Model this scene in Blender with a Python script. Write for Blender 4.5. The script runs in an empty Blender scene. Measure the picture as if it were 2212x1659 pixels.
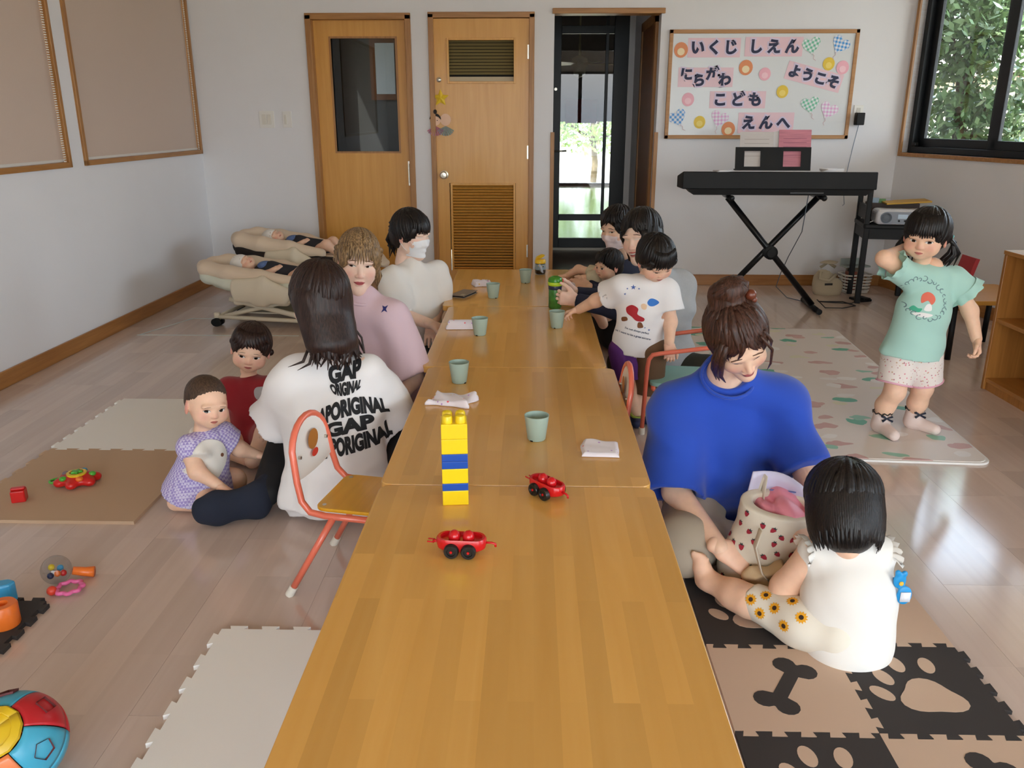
import bpy, bmesh, math, random
import numpy as np
from mathutils import Vector, Matrix, Euler
from mathutils.bvhtree import BVHTree
random.seed(7); RNG = np.random.default_rng(7)
SC = bpy.context.scene; COL = SC.collection
R_ = math.radians

# ------------------------------------------------------------------ camera, sky, light, exposure
cam_d = bpy.data.cameras.new('camera'); cam = bpy.data.objects.new('camera', cam_d); COL.objects.link(cam)
cam.location = (0, 0, 1.30); cam.rotation_euler = (R_(90-17.84), 0, R_(1.34))
cam_d.sensor_width = 36; cam_d.lens = 1790/2212*36; cam_d.clip_start = .02; cam_d.clip_end = 200
SC.camera = cam
W = bpy.data.worlds.new('sky'); SC.world = W; W.use_nodes = True
_nt = W.node_tree; _nt.nodes.clear()
_sky = _nt.nodes.new('ShaderNodeTexSky'); _sky.sky_type = 'NISHITA'; _sky.sun_disc = False
_sky.sun_elevation = R_(55); _sky.sun_rotation = R_(200); _sky.air_density = 1.6; _sky.dust_density = 4.0; _sky.ozone_density = 1.0
_mixw = _nt.nodes.new('ShaderNodeMixRGB'); _mixw.inputs[0].default_value = .55; _mixw.inputs[2].default_value = (5.0, 5.9, 7.0, 1)
_bg = _nt.nodes.new('ShaderNodeBackground'); _bg.inputs['Strength'].default_value = 0.42
_wo = _nt.nodes.new('ShaderNodeOutputWorld')
_nt.links.new(_sky.outputs[0], _mixw.inputs[1]); _nt.links.new(_mixw.outputs[0], _bg.inputs[0]); _nt.links.new(_bg.outputs[0], _wo.inputs[0])
_sd = bpy.data.lights.new('sun', 'SUN'); _sd.energy = 3.2; _sd.angle = R_(1.0); _sd.color = (1, .95, .86)
_so = bpy.data.objects.new('sun', _sd); COL.objects.link(_so); _so.rotation_euler = (R_(28), R_(-22), 0)
SC.view_settings.view_transform = 'Standard'; SC.view_settings.look = 'None'; SC.view_settings.gamma = 1
SC.view_settings.use_curve_mapping = False; SC.view_settings.exposure = 1.8
SC.cycles.use_denoising = True; SC.cycles.max_bounces = 10; SC.cycles.diffuse_bounces = 6; SC.cycles.glossy_bounces = 4
SC.cycles.transmission_bounces = 6; SC.cycles.transparent_max_bounces = 12; SC.cycles.sample_clamp_indirect = 8.0
SC.cycles.caustics_reflective = False; SC.cycles.caustics_refractive = False
def portal(name, m, w, h):
    d = bpy.data.lights.new(name, 'AREA'); d.shape = 'RECTANGLE'; d.size = w; d.size_y = h; d.cycles.is_portal = True
    o = bpy.data.objects.new(name, d); COL.objects.link(o); o.matrix_world = m; return o

# ------------------------------------------------------------------ design helper: where a sight line meets a plane
_f = 1790.; _p, _y = R_(17.84), R_(1.34)
_F = Vector((-math.sin(_y)*math.cos(_p), math.cos(_y)*math.cos(_p), -math.sin(_p))); _R = Vector((math.cos(_y), math.sin(_y), 0)); _U = _R.cross(_F)
def P(px, py, Y=None, Z=None, X=None):
    d = _F*_f + _R*(px-1106) - _U*(py-829.5)
    t = (X/d.x) if X is not None else (Y/d.y) if Y is not None else ((Z-1.3)/d.z)
    return Vector((0, 0, 1.3)) + d*t

# ------------------------------------------------------------------ materials
def lin(c):
    if isinstance(c, str): c = [int(c[i:i+2], 16)/255 for i in (0, 2, 4)]
    return tuple(x/12.92 if x <= .04045 else ((x+.055)/1.055)**2.4 for x in c)
MATS = {}
def N(nt, t, **k):
    n = nt.nodes.new(t)
    for a, b in k.items():
        if a[0] == 'i' and a[1:].isdigit(): n.inputs[int(a[1:])].default_value = b
        else: setattr(n, a, b)
    return n
def mat(name, col, rough=.5, metal=0, var=0, vscale=20, bump=0, bscale=80, stretch=(1, 1, 1), spec=None, trans=0, alpha=1, emit=None, sss=0, coat=0, sheen=0, objrand=0, coord='Object'):
    if name in MATS: return MATS[name]
    m = bpy.data.materials.new(name); m.use_nodes = True; nt = m.node_tree; b = nt.nodes['Principled BSDF']
    c = lin(col); b.inputs['Base Color'].default_value = (*c, 1); b.inputs['Roughness'].default_value = rough; b.inputs['Metallic'].default_value = metal
    if spec is not None: b.inputs['Specular IOR Level'].default_value = spec
    if trans: b.inputs['Transmission Weight'].default_value = trans
    if alpha < 1: b.inputs['Alpha'].default_value = alpha
    if sss: b.inputs['Subsurface Weight'].default_value = sss; b.inputs['Subsurface Radius'].default_value = (.012, .005, .003); b.inputs['Subsurface Scale'].default_value = 1
    if coat: b.inputs['Coat Weight'].default_value = coat; b.inputs['Coat Roughness'].default_value = .1
    if sheen: b.inputs['Sheen Weight'].default_value = sheen
    if emit: b.inputs['Emission Color'].default_value = (*c, 1); b.inputs['Emission Strength'].default_value = emit
    tc = N(nt, 'ShaderNodeTexCoord'); mp = N(nt, 'ShaderNodeMapping'); mp.inputs['Scale'].default_value = stretch
    nt.links.new(tc.outputs[coord], mp.inputs[0])
    if var or objrand:
        no = N(nt, 'ShaderNodeTexNoise'); no.inputs['Scale'].default_value = vscale; no.inputs['Detail'].default_value = 4
        nt.links.new(mp.outputs[0], no.inputs[0])
        hs = N(nt, 'ShaderNodeHueSaturation'); hs.inputs['Color'].default_value = (*c, 1)
        mr = N(nt, 'ShaderNodeMapRange'); mr.inputs[1].default_value = .25; mr.inputs[2].default_value = .75; mr.inputs[3].default_value = 1-var; mr.inputs[4].default_value = 1+var
        nt.links.new(no.outputs[0], mr.inputs[0])
        if objrand:
            oi = N(nt, 'ShaderNodeObjectInfo'); mr2 = N(nt, 'ShaderNodeMapRange'); mr2.inputs[3].default_value = 1-objrand; mr2.inputs[4].default_value = 1+objrand
            nt.links.new(oi.outputs['Random'], mr2.inputs[0]); mu = N(nt, 'ShaderNodeMath', operation='MULTIPLY')
            nt.links.new(mr.outputs[0], mu.inputs[0]); nt.links.new(mr2.outputs[0], mu.inputs[1]); nt.links.new(mu.outputs[0], hs.inputs['Value'])
        else: nt.links.new(mr.outputs[0], hs.inputs['Value'])
        nt.links.new(hs.outputs[0], b.inputs['Base Color'])
    if bump:
        n2 = N(nt, 'ShaderNodeTexNoise'); n2.inputs['Scale'].default_value = bscale; n2.inputs['Detail'].default_value = 3
        nt.links.new(mp.outputs[0], n2.inputs[0]); bp = N(nt, 'ShaderNodeBump'); bp.inputs['Strength'].default_value = bump; bp.inputs['Distance'].default_value = .004
        nt.links.new(n2.outputs[0], bp.inputs['Height']); nt.links.new(bp.outputs[0], b.inputs['Normal'])
    MATS[name] = m; return m
def woodmat(name, c1, c2, rough=.4, axis='y', grain=1.0, stave=None, objrand=0, coat=0, contrast=.5, spec=.5):
    """grain along axis; stave=(width,length) adds glued staves of alternating tone"""
    if name in MATS: return MATS[name]
    m = bpy.data.materials.new(name); m.use_nodes = True; nt = m.node_tree; b = nt.nodes['Principled BSDF']; L = nt.links.new
    b.inputs['Roughness'].default_value = rough; b.inputs['Specular IOR Level'].default_value = spec
    if coat: b.inputs['Coat Weight'].default_value = coat; b.inputs['Coat Roughness'].default_value = .12
    tc = N(nt, 'ShaderNodeTexCoord'); mp = N(nt, 'ShaderNodeMapping')
    sc = {'x': (1.2, 22, 22), 'y': (22, 1.2, 22), 'z': (22, 22, 1.2)}[axis]; mp.inputs['Scale'].default_value = [s*grain for s in sc]
    oi = N(nt, 'ShaderNodeObjectInfo'); vm = N(nt, 'ShaderNodeVectorMath', operation='ADD'); sclv = N(nt, 'ShaderNodeMath', operation='MULTIPLY', i1=37.0)
    L(oi.outputs['Random'], sclv.inputs[0]); L(tc.outputs['Object'], vm.inputs[0]); L(sclv.outputs[0], vm.inputs[1]); L(vm.outputs[0], mp.inputs[0])
    no = N(nt, 'ShaderNodeTexNoise'); no.inputs['Scale'].default_value = 2.2; no.inputs['Detail'].default_value = 5; no.inputs['Distortion'].default_value = .6
    L(mp.outputs[0], no.inputs[0])
    cr = N(nt, 'ShaderNodeValToRGB'); e = cr.color_ramp.elements; a1, a2 = lin(c1), lin(c2)
    e[0].position = .5-contrast*.5; e[1].position = .5+contrast*.5; e[0].color = (*a2, 1); e[1].color = (*a1, 1); L(no.outputs[0], cr.inputs[0]); out = cr.outputs[0]
    hs = N(nt, 'ShaderNodeHueSaturation'); L(out, hs.inputs['Color']); val = None
    if stave:
        br = N(nt, 'ShaderNodeTexBrick'); mp2 = N(nt, 'ShaderNodeMapping'); L(tc.outputs['Object'], mp2.inputs[0])
        mp2.inputs['Rotation'].default_value = (0, 0, R_(90) if axis == 'y' else 0)
        L(mp2.outputs[0], br.inputs['Vector']); br.inputs['Scale'].default_value = 1; br.inputs['Mortar Size'].default_value = 0; br.inputs['Brick Width'].default_value = stave[1]; br.inputs['Row Height'].default_value = stave[0]
        br.offset = .37; br.inputs['Color1'].default_value = (stave[2],)*3+(1,); br.inputs['Color2'].default_value = (stave[3],)*3+(1,); br.inputs['Bias'].default_value = 0
        val = br.outputs['Color']
    if objrand:
        mr2 = N(nt, 'ShaderNodeMapRange'); mr2.inputs[3].default_value = 1-objrand; mr2.inputs[4].default_value = 1+objrand; L(oi.outputs['Random'], mr2.inputs[0])
        if val:
            mu = N(nt, 'ShaderNodeMath', operation='MULTIPLY'); L(val, mu.inputs[0]); L(mr2.outputs[0], mu.inputs[1]); val = mu.outputs[0]
        else: val = mr2.outputs[0]
    if val: L(val, hs.inputs['Value'])
    L(hs.outputs[0], b.inputs['Base Color'])
    bp = N(nt, 'ShaderNodeBump'); bp.inputs['Strength'].default_value = .04; L(no.outputs[0], bp.inputs['Height']); L(bp.outputs[0], b.inputs['Normal'])
    MATS[name] = m; return m
def glassmat(name, col=(1, 1, 1), rough=0.0, mixf=.12):
    """thin pane: mostly see-through with a mirror share"""
    if name in MATS: return MATS[name]
    m = bpy.data.materials.new(name); m.use_nodes = True; nt = m.node_tree; nt.nodes.clear(); L = nt.links.new
    tr = N(nt, 'ShaderNodeBsdfTransparent'); tr.inputs[0].default_value = (*lin(col), 1); gl = N(nt, 'ShaderNodeBsdfGlossy'); gl.inputs['Roughness'].default_value = rough
    fr = N(nt, 'ShaderNodeFresnel'); ge = N(nt, 'ShaderNodeNewGeometry'); ir = N(nt, 'ShaderNodeMapRange', i3=1.45, i4=1/1.45); L(ge.outputs['Backfacing'], ir.inputs[0]); L(ir.outputs[0], fr.inputs[0]); mx = N(nt, 'ShaderNodeMixShader'); o = N(nt, 'ShaderNodeOutputMaterial')
    L(fr.outputs[0], mx.inputs[0]); L(tr.outputs[0], mx.inputs[1]); L(gl.outputs[0], mx.inputs[2]); L(mx.outputs[0], o.inputs[0])
    MATS[name] = m; return m

# ------------------------------------------------------------------ mesh building
class MB:
    def __init__(s, mx=None): s.v = []; s.f = []; s.m = []; s.mi = 0; s.mx = mx
    def add(s, vs, fs):
        n = len(s.v)
        for p in vs:
            p = Vector(p); s.v.append(s.mx @ p if s.mx else p)
        for f in fs: s.f.append(tuple(n+i for i in f)); s.m.append(s.mi)
        return s
    def b(s, x0, x1, y0, y1, z0, z1):
        return s.add([(x0, y0, z0), (x1, y0, z0), (x1, y1, z0), (x0, y1, z0), (x0, y0, z1), (x1, y0, z1), (x1, y1, z1), (x0, y1, z1)],
                     [(0, 3, 2, 1), (4, 5, 6, 7), (0, 1, 5, 4), (1, 2, 6, 5), (2, 3, 7, 6), (3, 0, 4, 7)])
    def bc(s, c, d): return s.b(c[0]-d[0]/2, c[0]+d[0]/2, c[1]-d[1]/2, c[1]+d[1]/2, c[2]-d[2]/2, c[2]+d[2]/2)
    def tube(s, pts, r, n=8, cap=True, flat=None, closed=False):
        pts = [Vector(p) for p in pts]; k = len(pts); rs = r if hasattr(r, '__len__') else [r]*k; vs = []; fs = []
        up = None
        for i, p in enumerate(pts):
            if closed: t = pts[(i+1) % k]-pts[i-1]
            else: t = pts[min(i+1, k-1)]-pts[max(i-1, 0)]
            t = t.normalized() if t.length > 1e-9 else Vector((0, 0, 1))
            if up is None:
                up = Vector((0, 0, 1)) if abs(t.z) < .9 else Vector((1, 0, 0))
                if flat is not None: up = Vector(flat[0])
            a = (up-t*up.dot(t));  a = a.normalized() if a.length > 1e-6 else t.orthogonal().normalized(); bb = t.cross(a); up = a
            w = flat[1] if flat is not None else 1
            for j in range(n):
                an = 2*math.pi*j/n; vs.append(p+(a*math.cos(an)*w+bb*math.sin(an))*rs[i])
        for i in range(k if closed else k-1):
            i2 = (i+1) % k
            for j in range(n): fs.append((i*n+j, i*n+(j+1) % n, i2*n+(j+1) % n, i2*n+j))
        if cap and not closed: fs.append(tuple(range(n))[::-1]); fs.append(tuple((k-1)*n+j for j in range(n)))
        return s.add(vs, fs)
    def cyl(s, a, b, r0, r1=None, n=16): return s.tube([a, b], [r0, r0 if r1 is None else r1], n)
    def lathe(s, prof, n=24, c=(0, 0, 0), cap=True):
        vs = []; fs = []; k = len(prof)
        for r, z in prof:
            for j in range(n): an = 2*math.pi*j/n; vs.append((c[0]+r*math.cos(an), c[1]+r*math.sin(an), c[2]+z))
        for i in range(k-1):
            for j in range(n): fs.append((i*n+j, i*n+(j+1) % n, (i+1)*n+(j+1) % n, (i+1)*n+j))
        if cap: fs.append(tuple(range(n))[::-1]); fs.append(tuple((k-1)*n+j for j in range(n)))
        return s.add(vs, fs)
    def prism(s, poly, z0, z1):
        n = len(poly); vs = [(x, y, z0) for x, y in poly]+[(x, y, z1) for x, y in poly]
        return s.add(vs, [tuple(range(n))[::-1], tuple(range(n, 2*n))]+[(i, (i+1) % n, n+(i+1) % n, n+i) for i in range(n)])
    def sph(s, c, r, n=16, k=10):
        if not hasattr(r, '__len__'): r = (r, r, r)
        vs = []; fs = []
        for i in range(k+1):
            th = math.pi*i/k
            for j in range(n): ph = 2*math.pi*j/n; vs.append((c[0]+r[0]*math.sin(th)*math.cos(ph), c[1]+r[1]*math.sin(th)*math.sin(ph), c[2]+r[2]*math.cos(th)))
        for i in range(k):
            for j in range(n): fs.append((i*n+j, (i+1)*n+j, (i+1)*n+(j+1) % n, i*n+(j+1) % n))
        return s.add(vs, fs)
    def raw(s, v, f): return s.add(v, f)
def mesh(name, v, f, mats=(), mi=None, smooth=False):
    me = bpy.data.meshes.new(name)
    if isinstance(v, np.ndarray):
        f = np.asarray(f, dtype=np.int32); nf, k = f.shape
        me.vertices.add(len(v)); me.vertices.foreach_set('co', v.astype(np.float32).ravel())
        me.loops.add(nf*k); me.loops.foreach_set('vertex_index', f.ravel())
        me.polygons.add(nf); me.polygons.foreach_set('loop_start', np.arange(0, nf*k, k, dtype=np.int32))
        me.update(calc_edges=True); me.validate()
    else: me.from_pydata([tuple(p) for p in v], [], f)
    for m in mats: me.materials.append(m)
    if mi is not None and len(set(mi)) > 1: me.polygons.foreach_set('material_index', np.asarray(mi, dtype=np.int32))
    if smooth: me.polygons.foreach_set('use_smooth', np.ones(len(me.polygons), dtype=bool))
    me.update(); return me
def tag(o, label=None, cat=None, group=None, kind=None):
    for k, v in (('label', label), ('category', cat), ('group', group), ('kind', kind)):
        if v: o[k] = v
    return o
def link(o, parent=None):
    COL.objects.link(o)
    if parent: o.parent = parent
    return o
def ob(name, mb, mats, parent=None, loc=None, rz=0, smooth=False, bevel=0, seg=2, sharp=None, **k):
    if not isinstance(mats, (list, tuple)): mats = [mats]
    me = mesh(name, mb.v, mb.f, mats, mb.m, smooth)
    o = bpy.data.objects.new(name, me); link(o, parent)
    if loc is not None: o.location = loc
    if rz: o.rotation_euler.z = rz
    if smooth and sharp:
        try: me.set_sharp_from_angle(angle=R_(sharp))
        except Exception: pass
    if bevel:
        b = o.modifiers.new('bevel', 'BEVEL'); b.width = bevel; b.segments = seg; b.limit_method = 'ANGLE'; b.angle_limit = R_(40)
    return tag(o, **k)
def empty(name, loc=(0, 0, 0), rz=0, **k):
    o = bpy.data.objects.new(name, None); o.empty_display_size = .05; COL.objects.link(o); o.location = loc; o.rotation_euler.z = rz
    return tag(o, **k)
def copy_tree(o, parent=None, **k):
    c = o.copy(); COL.objects.link(c); c.parent = parent
    for ch in list(o.children): copy_tree(ch, c)
    return tag(c, **k)
def shade(o, ang=35):
    me = o.data; me.polygons.foreach_set('use_smooth', np.ones(len(me.polygons), dtype=bool))
    me.set_sharp_from_angle(angle=R_(ang)); return o
def textmesh(s, size, bold=0.0, align='CENTER', spacing=1.0):
    c = bpy.data.curves.new('text', 'FONT'); c.body = s; c.size = size; c.offset = bold; c.align_x = align; c.align_y = 'CENTER'; c.space_character = spacing; c.resolution_u = 5
    o = bpy.data.objects.new('text', c); COL.objects.link(o)
    me = bpy.data.meshes.new_from_object(o.evaluated_get(bpy.context.evaluated_depsgraph_get()))
    v = [tuple(x.co) for x in me.vertices]; f = [tuple(p.vertices) for p in me.polygons]
    bpy.data.objects.remove(o); bpy.data.curves.remove(c); bpy.data.meshes.remove(me)
    return v, f

# ================================================================== ROOM SHELL
YB = 6.72; CEIL = 2.95; T = .13
wallm = mat('white_wallpaper', 'E3E3E6', .85, var=.015, vscale=3, bump=.12, bscale=260)
trimw = woodmat('honey_trim_wood', 'B5834A', '94622F', .38, 'z', 1.2)
trimx = woodmat('honey_trim_wood_flat', 'B5834A', '94622F', .38, 'x', 1.2)
trimy = woodmat('honey_trim_wood_long', 'B5834A', '94622F', .38, 'y', 1.2)
basem = woodmat('baseboard_wood', 'B07B43', '8F5C2C', .35, 'x', .8)
basey = woodmat('baseboard_wood_long', 'B07B43', '8F5C2C', .35, 'y', .8)
doorm = woodmat('oak_door_veneer', 'DDA44E', 'CF943F', .36, 'z', .7, coat=.15)
blackal = mat('black_aluminium', '15171A', .4, .3)
black = mat('black_plastic', '0B0B0D', .55, spec=.3)
steel = mat('brushed_steel', 'C9C4B8', .28, .95)
whitep = mat('white_plastic', 'E6E4DF', .4)
glass = glassmat('window_glass'); 

# floor: slab with floorboards laid on it
fb = woodmat('floorboard_print', 'D3C1B7', 'C3AEA2', .14, 'y', .55, stave=(.101, .606, .92, 1.06), objrand=.035, contrast=.9, spec=.85)
floor = ob('floor', MB().b(-2.85, 5.6, -3.4, 7.0, -.12, -.008), mat('subfloor', '6A5C52', .8), kind='structure')
fw, fl = .303, 1.818
fbm = mesh('floorboard', MB().b(.0003, fw-.0003, .0004, fl-.0004, -.008, 0).v, MB().b(.0003, fw-.0003, .0004, fl-.0004, -.008, 0).f, [fb])
ci = 0; x = -2.73
while x < 5.2:
    y = -3.3+(ci % 3)*.606-.606
    while y < 6.75:
        o = bpy.data.objects.new('floorboard', fbm); link(o, floor); o.location = (x, y, 0); y += fl
    x += fw; ci += 1
ceilm = woodmat('ceiling_board_wood', 'E3D6C2', 'D8C8B0', .5, 'y', .6, stave=(.12, 2.4, .92, 1.05))
ob('ceiling', MB().b(-3.9, 6.6, -4.6, 7.2, CEIL, CEIL+.15), ceilm, kind='structure')

def wallframe(A, B):
    A = Vector((*A, 0)); B = Vector((*B, 0)); u = (B-A).normalized(); n = Vector((u.y, -u.x, 0))
    m = Matrix(((u.x, n.x, 0, A.x), (u.y, n.y, 0, A.y), (0, 0, 1, 0), (0, 0, 0, 1))); return m, (B-A).length   # x along wall, y outward (right of direction)
def wall(name, A, B, opens, mat_=wallm, h=CEIL, t=T, y0=0):
    m, Lw = wallframe(A, B); mb = MB(m); us = sorted({0, Lw, *[o[0] for o in opens], *[o[1] for o in opens]})
    for a, b in zip(us, us[1:]):
        c = (a+b)/2; z = 0
        for o in sorted([o for o in opens if o[0] < c < o[1]], key=lambda o: o[2]):
            if o[2] > z: mb.b(a, b, y0, y0+t, z, o[2])
            z = o[3]
        if z < h: mb.b(a, b, y0, y0+t, z, h)
    return ob(name, mb, mat_, kind='structure'), m, Lw
# corners: left-back, right-back; right wall splays outward towards the camera
LB = (-2.60, YB); RB = (2.82, YB); RF = (2.82+9.9*math.tan(R_(13.2)), YB-9.9); LF = (-2.80, YB-9.9)
# frame: direction A->B has the outside on its right
D1 = (-1.70, -.93, 0, 2.03); D2 = (-.775, .0, 0, 2.035); O3 = (.160, .955, 0, 2.035)
ops = [(2.60+a, 2.60+b, c, d) for a, b, c, d in (D1, D2, O3)]
# back wall runs from right to left so that +Y is outside: mirror the openings
Lb = RB[0]-LB[0]
opsb = [(RB[0]-b, RB[0]-a, c, d) for a, b, c, d in (D1, D2, O3)]
wall('wall_back', RB, LB, opsb)
WZ0, WZ1 = 1.045, 2.36
wr, mR, LR = wall('wall_right', RF, RB, [(9.9/math.cos(R_(13.2))-3.25, 9.9/math.cos(R_(13.2))-.06, WZ0, WZ1), (1.2, 4.6, .25, WZ1)])
wl, mL, LL = wall('wall_left', LB, LF, [(.02, 1.74, 1.03, 2.45), (1.89, 3.61, 1.03, 2.45), (5.6, 8.6, 1.03, 2.45)])
wrear, mF, LF_ = wall('wall_rear', LF, RF, [(.9, 6.9, .02, 2.3)])
# baseboards
ob('baseboard_back', MB().b(LB[0], D1[0]-.03, YB-.014, YB, 0, .085).b(O3[1]+.03, RB[0], YB-.014, YB, 0, .085).b(D2[1]+.03, O3[0]-.03, YB-.014, YB, 0, .085).b(D1[1]+.03, D2[0]-.03, YB-.014, YB, 0, .085), basem, bevel=.003, kind='structure')
ob('baseboard_left', MB(mL).b(0, LL, -.014, 0, 0, .085), basey, bevel=.003, kind='structure')
ob('baseboard_right', MB(mR).b(0, LR, -.014, 0, 0, .085), basey, bevel=.003, kind='structure')

# ---- left wall windows with roller blinds let down
blindm = mat('roller_blind_cloth', 'C9B6A8', .9, var=.01, vscale=120, bump=.05, bscale=900)
def blind_window(name, u0, u1, chain):
    w = empty(name, kind='structure'); z0, z1 = 1.03, 2.45; fwd = .028
    fr = [(u0, u1, z0-.002, z0+fwd), (u0, u1, z1-fwd, z1), (u0, u0+fwd, z0, z1), (u1-fwd, u1, z0, z1)]
    for i, (a, b, c, d) in enumerate(fr):
        ob('window_frame', MB(mL).b(a, b, -.016, .13, c, d), trimy if i < 2 else trimw, w, bevel=.002)
    ob('window_glass', MB(mL).b(u0+fwd, u1-fwd, .10, .104, z0+fwd, z1-fwd), glass, w)
    mb = MB(mL); n = 10
    for i in range(n):
        a = u0+.03+(u1-u0-.062)*i/n; b = u0+.03+(u1-u0-.062)*(i+1)/n; mb.b(a, b, .016, .018, z0+.034, z1-.03)
    ob('blind_cloth', mb, blindm, w)
    ob('hem_bar', MB(mL).b(u0+.03, u1-.032, .012, .022, z0+.0285, z0+.044), mat('blind_hem', 'D8D4CC', .6), w, bevel=.002)
    ob('roller_tube', MB(mL).cyl((u0+.03, .03, z1-.06), (u1-.03, .03, z1-.06), .028), blindm, w, smooth=True)
    mb = MB(mL)
    for cx_ in (0, .012):
        for i in range(110): mb.sph((chain+cx_, -.004, z0+.02+i*.0125), .0042, 6, 4)
    ob('bead_chain', mb, whitep, w, smooth=True)
    return w
blind_window('window_2', .02, 1.74, .06); blind_window('window_3', 1.89, 3.61, 1.935); blind_window('window_4', 5.6, 8.6, 5.65)

# ---- right wall sliding window, black sashes, wood casing
U9 = 9.9/math.cos(R_(13.2)); wA, wB = U9-3.25, U9-.06
w5 = empty('window_5', kind='structure')
for a, b, c, d, mm in ((wA-.02, wB+.02, WZ0-.028, WZ0, trimx), (wA-.02, wB+.02, WZ1, WZ1+.028, trimx), (wB, wB+.028, WZ0-.028, WZ1+.028, trimw), (wA-.028, wA, WZ0-.028, WZ1+.028, trimw)):
    ob('window_casing', MB(mR).b(a, b, -.016, .13, c, d), mm, w5, bevel=.002)
for a, b, c, d in ((wA, wB, WZ0, WZ0+.045), (wA, wB, WZ1-.045, WZ1), (wB-.045, wB, WZ0, WZ1), (wA, wA+.045, WZ0, WZ1)):
    ob('outer_frame', MB(mR).b(a, b, .045, .13, c, d), blackal, w5, bevel=.003)
nsh = 4; sw = (wB-wA-.09)/nsh
for i in range(nsh):
    a = wA+.045+i*sw; b = a+sw; yy = .06 if i in (1, 2) else .09; st = .065
    s = empty('sash'); s.parent = w5
    for q in ((a-.02, a+st, WZ0+.045, WZ1-.045), (b-st, b+.02, WZ0+.045, WZ1-.045), (a, b, WZ0+.045, WZ0+.105), (a, b, WZ1-.095, WZ1-.045)):
        ob('sash_rail', MB(mR).b(q[0], q[1], yy, yy+.028, q[2], q[3]), blackal, s, bevel=.003)
    ob('pane', MB(mR).b(a+st, b-st, yy+.012, yy+.016, WZ0+.105, WZ1-.095), glass, s)
ob('latch', MB(mR).b(wB-.10, wB-.06, .03, .06, WZ0+.05, WZ0+.075), blackal, w5, bevel=.004)
w6 = empty('window_6', kind='structure')
for a, b, c, d in ((1.2, 4.6, .25, .30), (1.2, 4.6, WZ1-.05, WZ1), (1.2, 1.26, .25, WZ1), (4.54, 4.6, .25, WZ1), (2.87, 2.93, .25, WZ1)):
    ob('outer_frame', MB(mR).b(a, b, .03, .13, c, d), blackal, w6)
ob('pane', MB(mR).b(1.2, 4.6, .09, .095, .3, WZ1-.05), glass, w6)
w7 = empty('window_7', kind='structure')
for a, b, c, d in ((.9, 6.9, .02, .08), (.9, 6.9, 2.25, 2.3), *[(u-.04, u+.04, .02, 2.3) for u in (.94, 2.4, 3.9, 5.4, 6.86)]):
    ob('outer_frame', MB(mF).b(a, b, .03, .13, c, d), blackal, w7)
ob('pane', MB(mF).b(.9, 6.9, .09, .095, .08, 2.25), glass, w7)
def facing(m, u, n, z, inward=True):   # portal matrix: -Z of the lamp points into the room
    ux = Vector((m[0][0], m[1][0], 0)); ny = Vector((m[0][1], m[1][1], 0)); zz = ny; xx = ux; yy = zz.cross(xx)
    M4 = Matrix(((xx.x, yy.x, zz.x, 0), (xx.y, yy.y, zz.y, 0), (xx.z, yy.z, zz.z, 0), (0, 0, 0, 1))); M4.translation = m @ Vector((u, n, z)); return M4
portal('daylight_window_right', facing(mR, (wA+wB)/2, .16, (WZ0+WZ1)/2), wB-wA, WZ1-WZ0)
portal('daylight_window_right_front', facing(mR, 2.9, .16, 1.3), 3.4, 2.1)
portal('daylight_window_rear', facing(mF, 3.9, .16, 1.15), 6.0, 2.3)

# ---- sliding door with a tall pane (left)
def door_casing(nm, x0, x1, z1, wdt=.032, proud=.02):
    d = empty(nm, kind='structure')
    for a, b, c, e, mm in ((x0-.012, x0+wdt, 0, z1, trimw), (x1-wdt, x1+.012, 0, z1, trimw), (x0-.012, x1+.012, z1-wdt, z1+.012, trimx)):
        ob('door_casing', MB().b(a, b, YB-proud, YB+T, c, e), mm, d, bevel=.003)
    return d
d1 = door_casing('door_1', *D1[:2], D1[3])
x0, x1, yl = D1[0]+.032, D1[1]-.032, YB+.055; gx0, gx1, gz0, gz1 = -1.555, -1.035, 1.03, 1.885
ob('door_leaf', MB().b(x0, gx0, yl, yl+.036, .01, 1.998).b(gx1, x1, yl, yl+.036, .01, 1.998).b(gx0, gx1, yl, yl+.036, .01, gz0).b(gx0, gx1, yl, yl+.036, gz1, 1.998), doorm, d1)
ob('glazing_bead', MB().b(gx0, gx0+.014, yl-.006, yl, gz0, gz1).b(gx1-.014, gx1, yl-.006, yl, gz0, gz1).b(gx0+.014, gx1-.014, yl-.006, yl, gz0, gz0+.014).b(gx0+.014, gx1-.014, yl-.006, yl, gz1-.014, gz1), trimw, d1)
ob('pane', MB().b(gx0, gx1, yl+.016, yl+.02, gz0, gz1), glassmat('smoked_glass', (.72, .74, .76)), d1)
hp = ob('pull_plate', MB().b(-.985, -.955, yl-.004, yl, .78, .97), steel, d1, bevel=.002)
mb = MB(); mb.b(-.976, -.964, yl-.0045, yl-.004, .80, .95); ob('finger_recess', mb, mat('recess_grey', '8C8578', .5, .6), hp)
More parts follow.
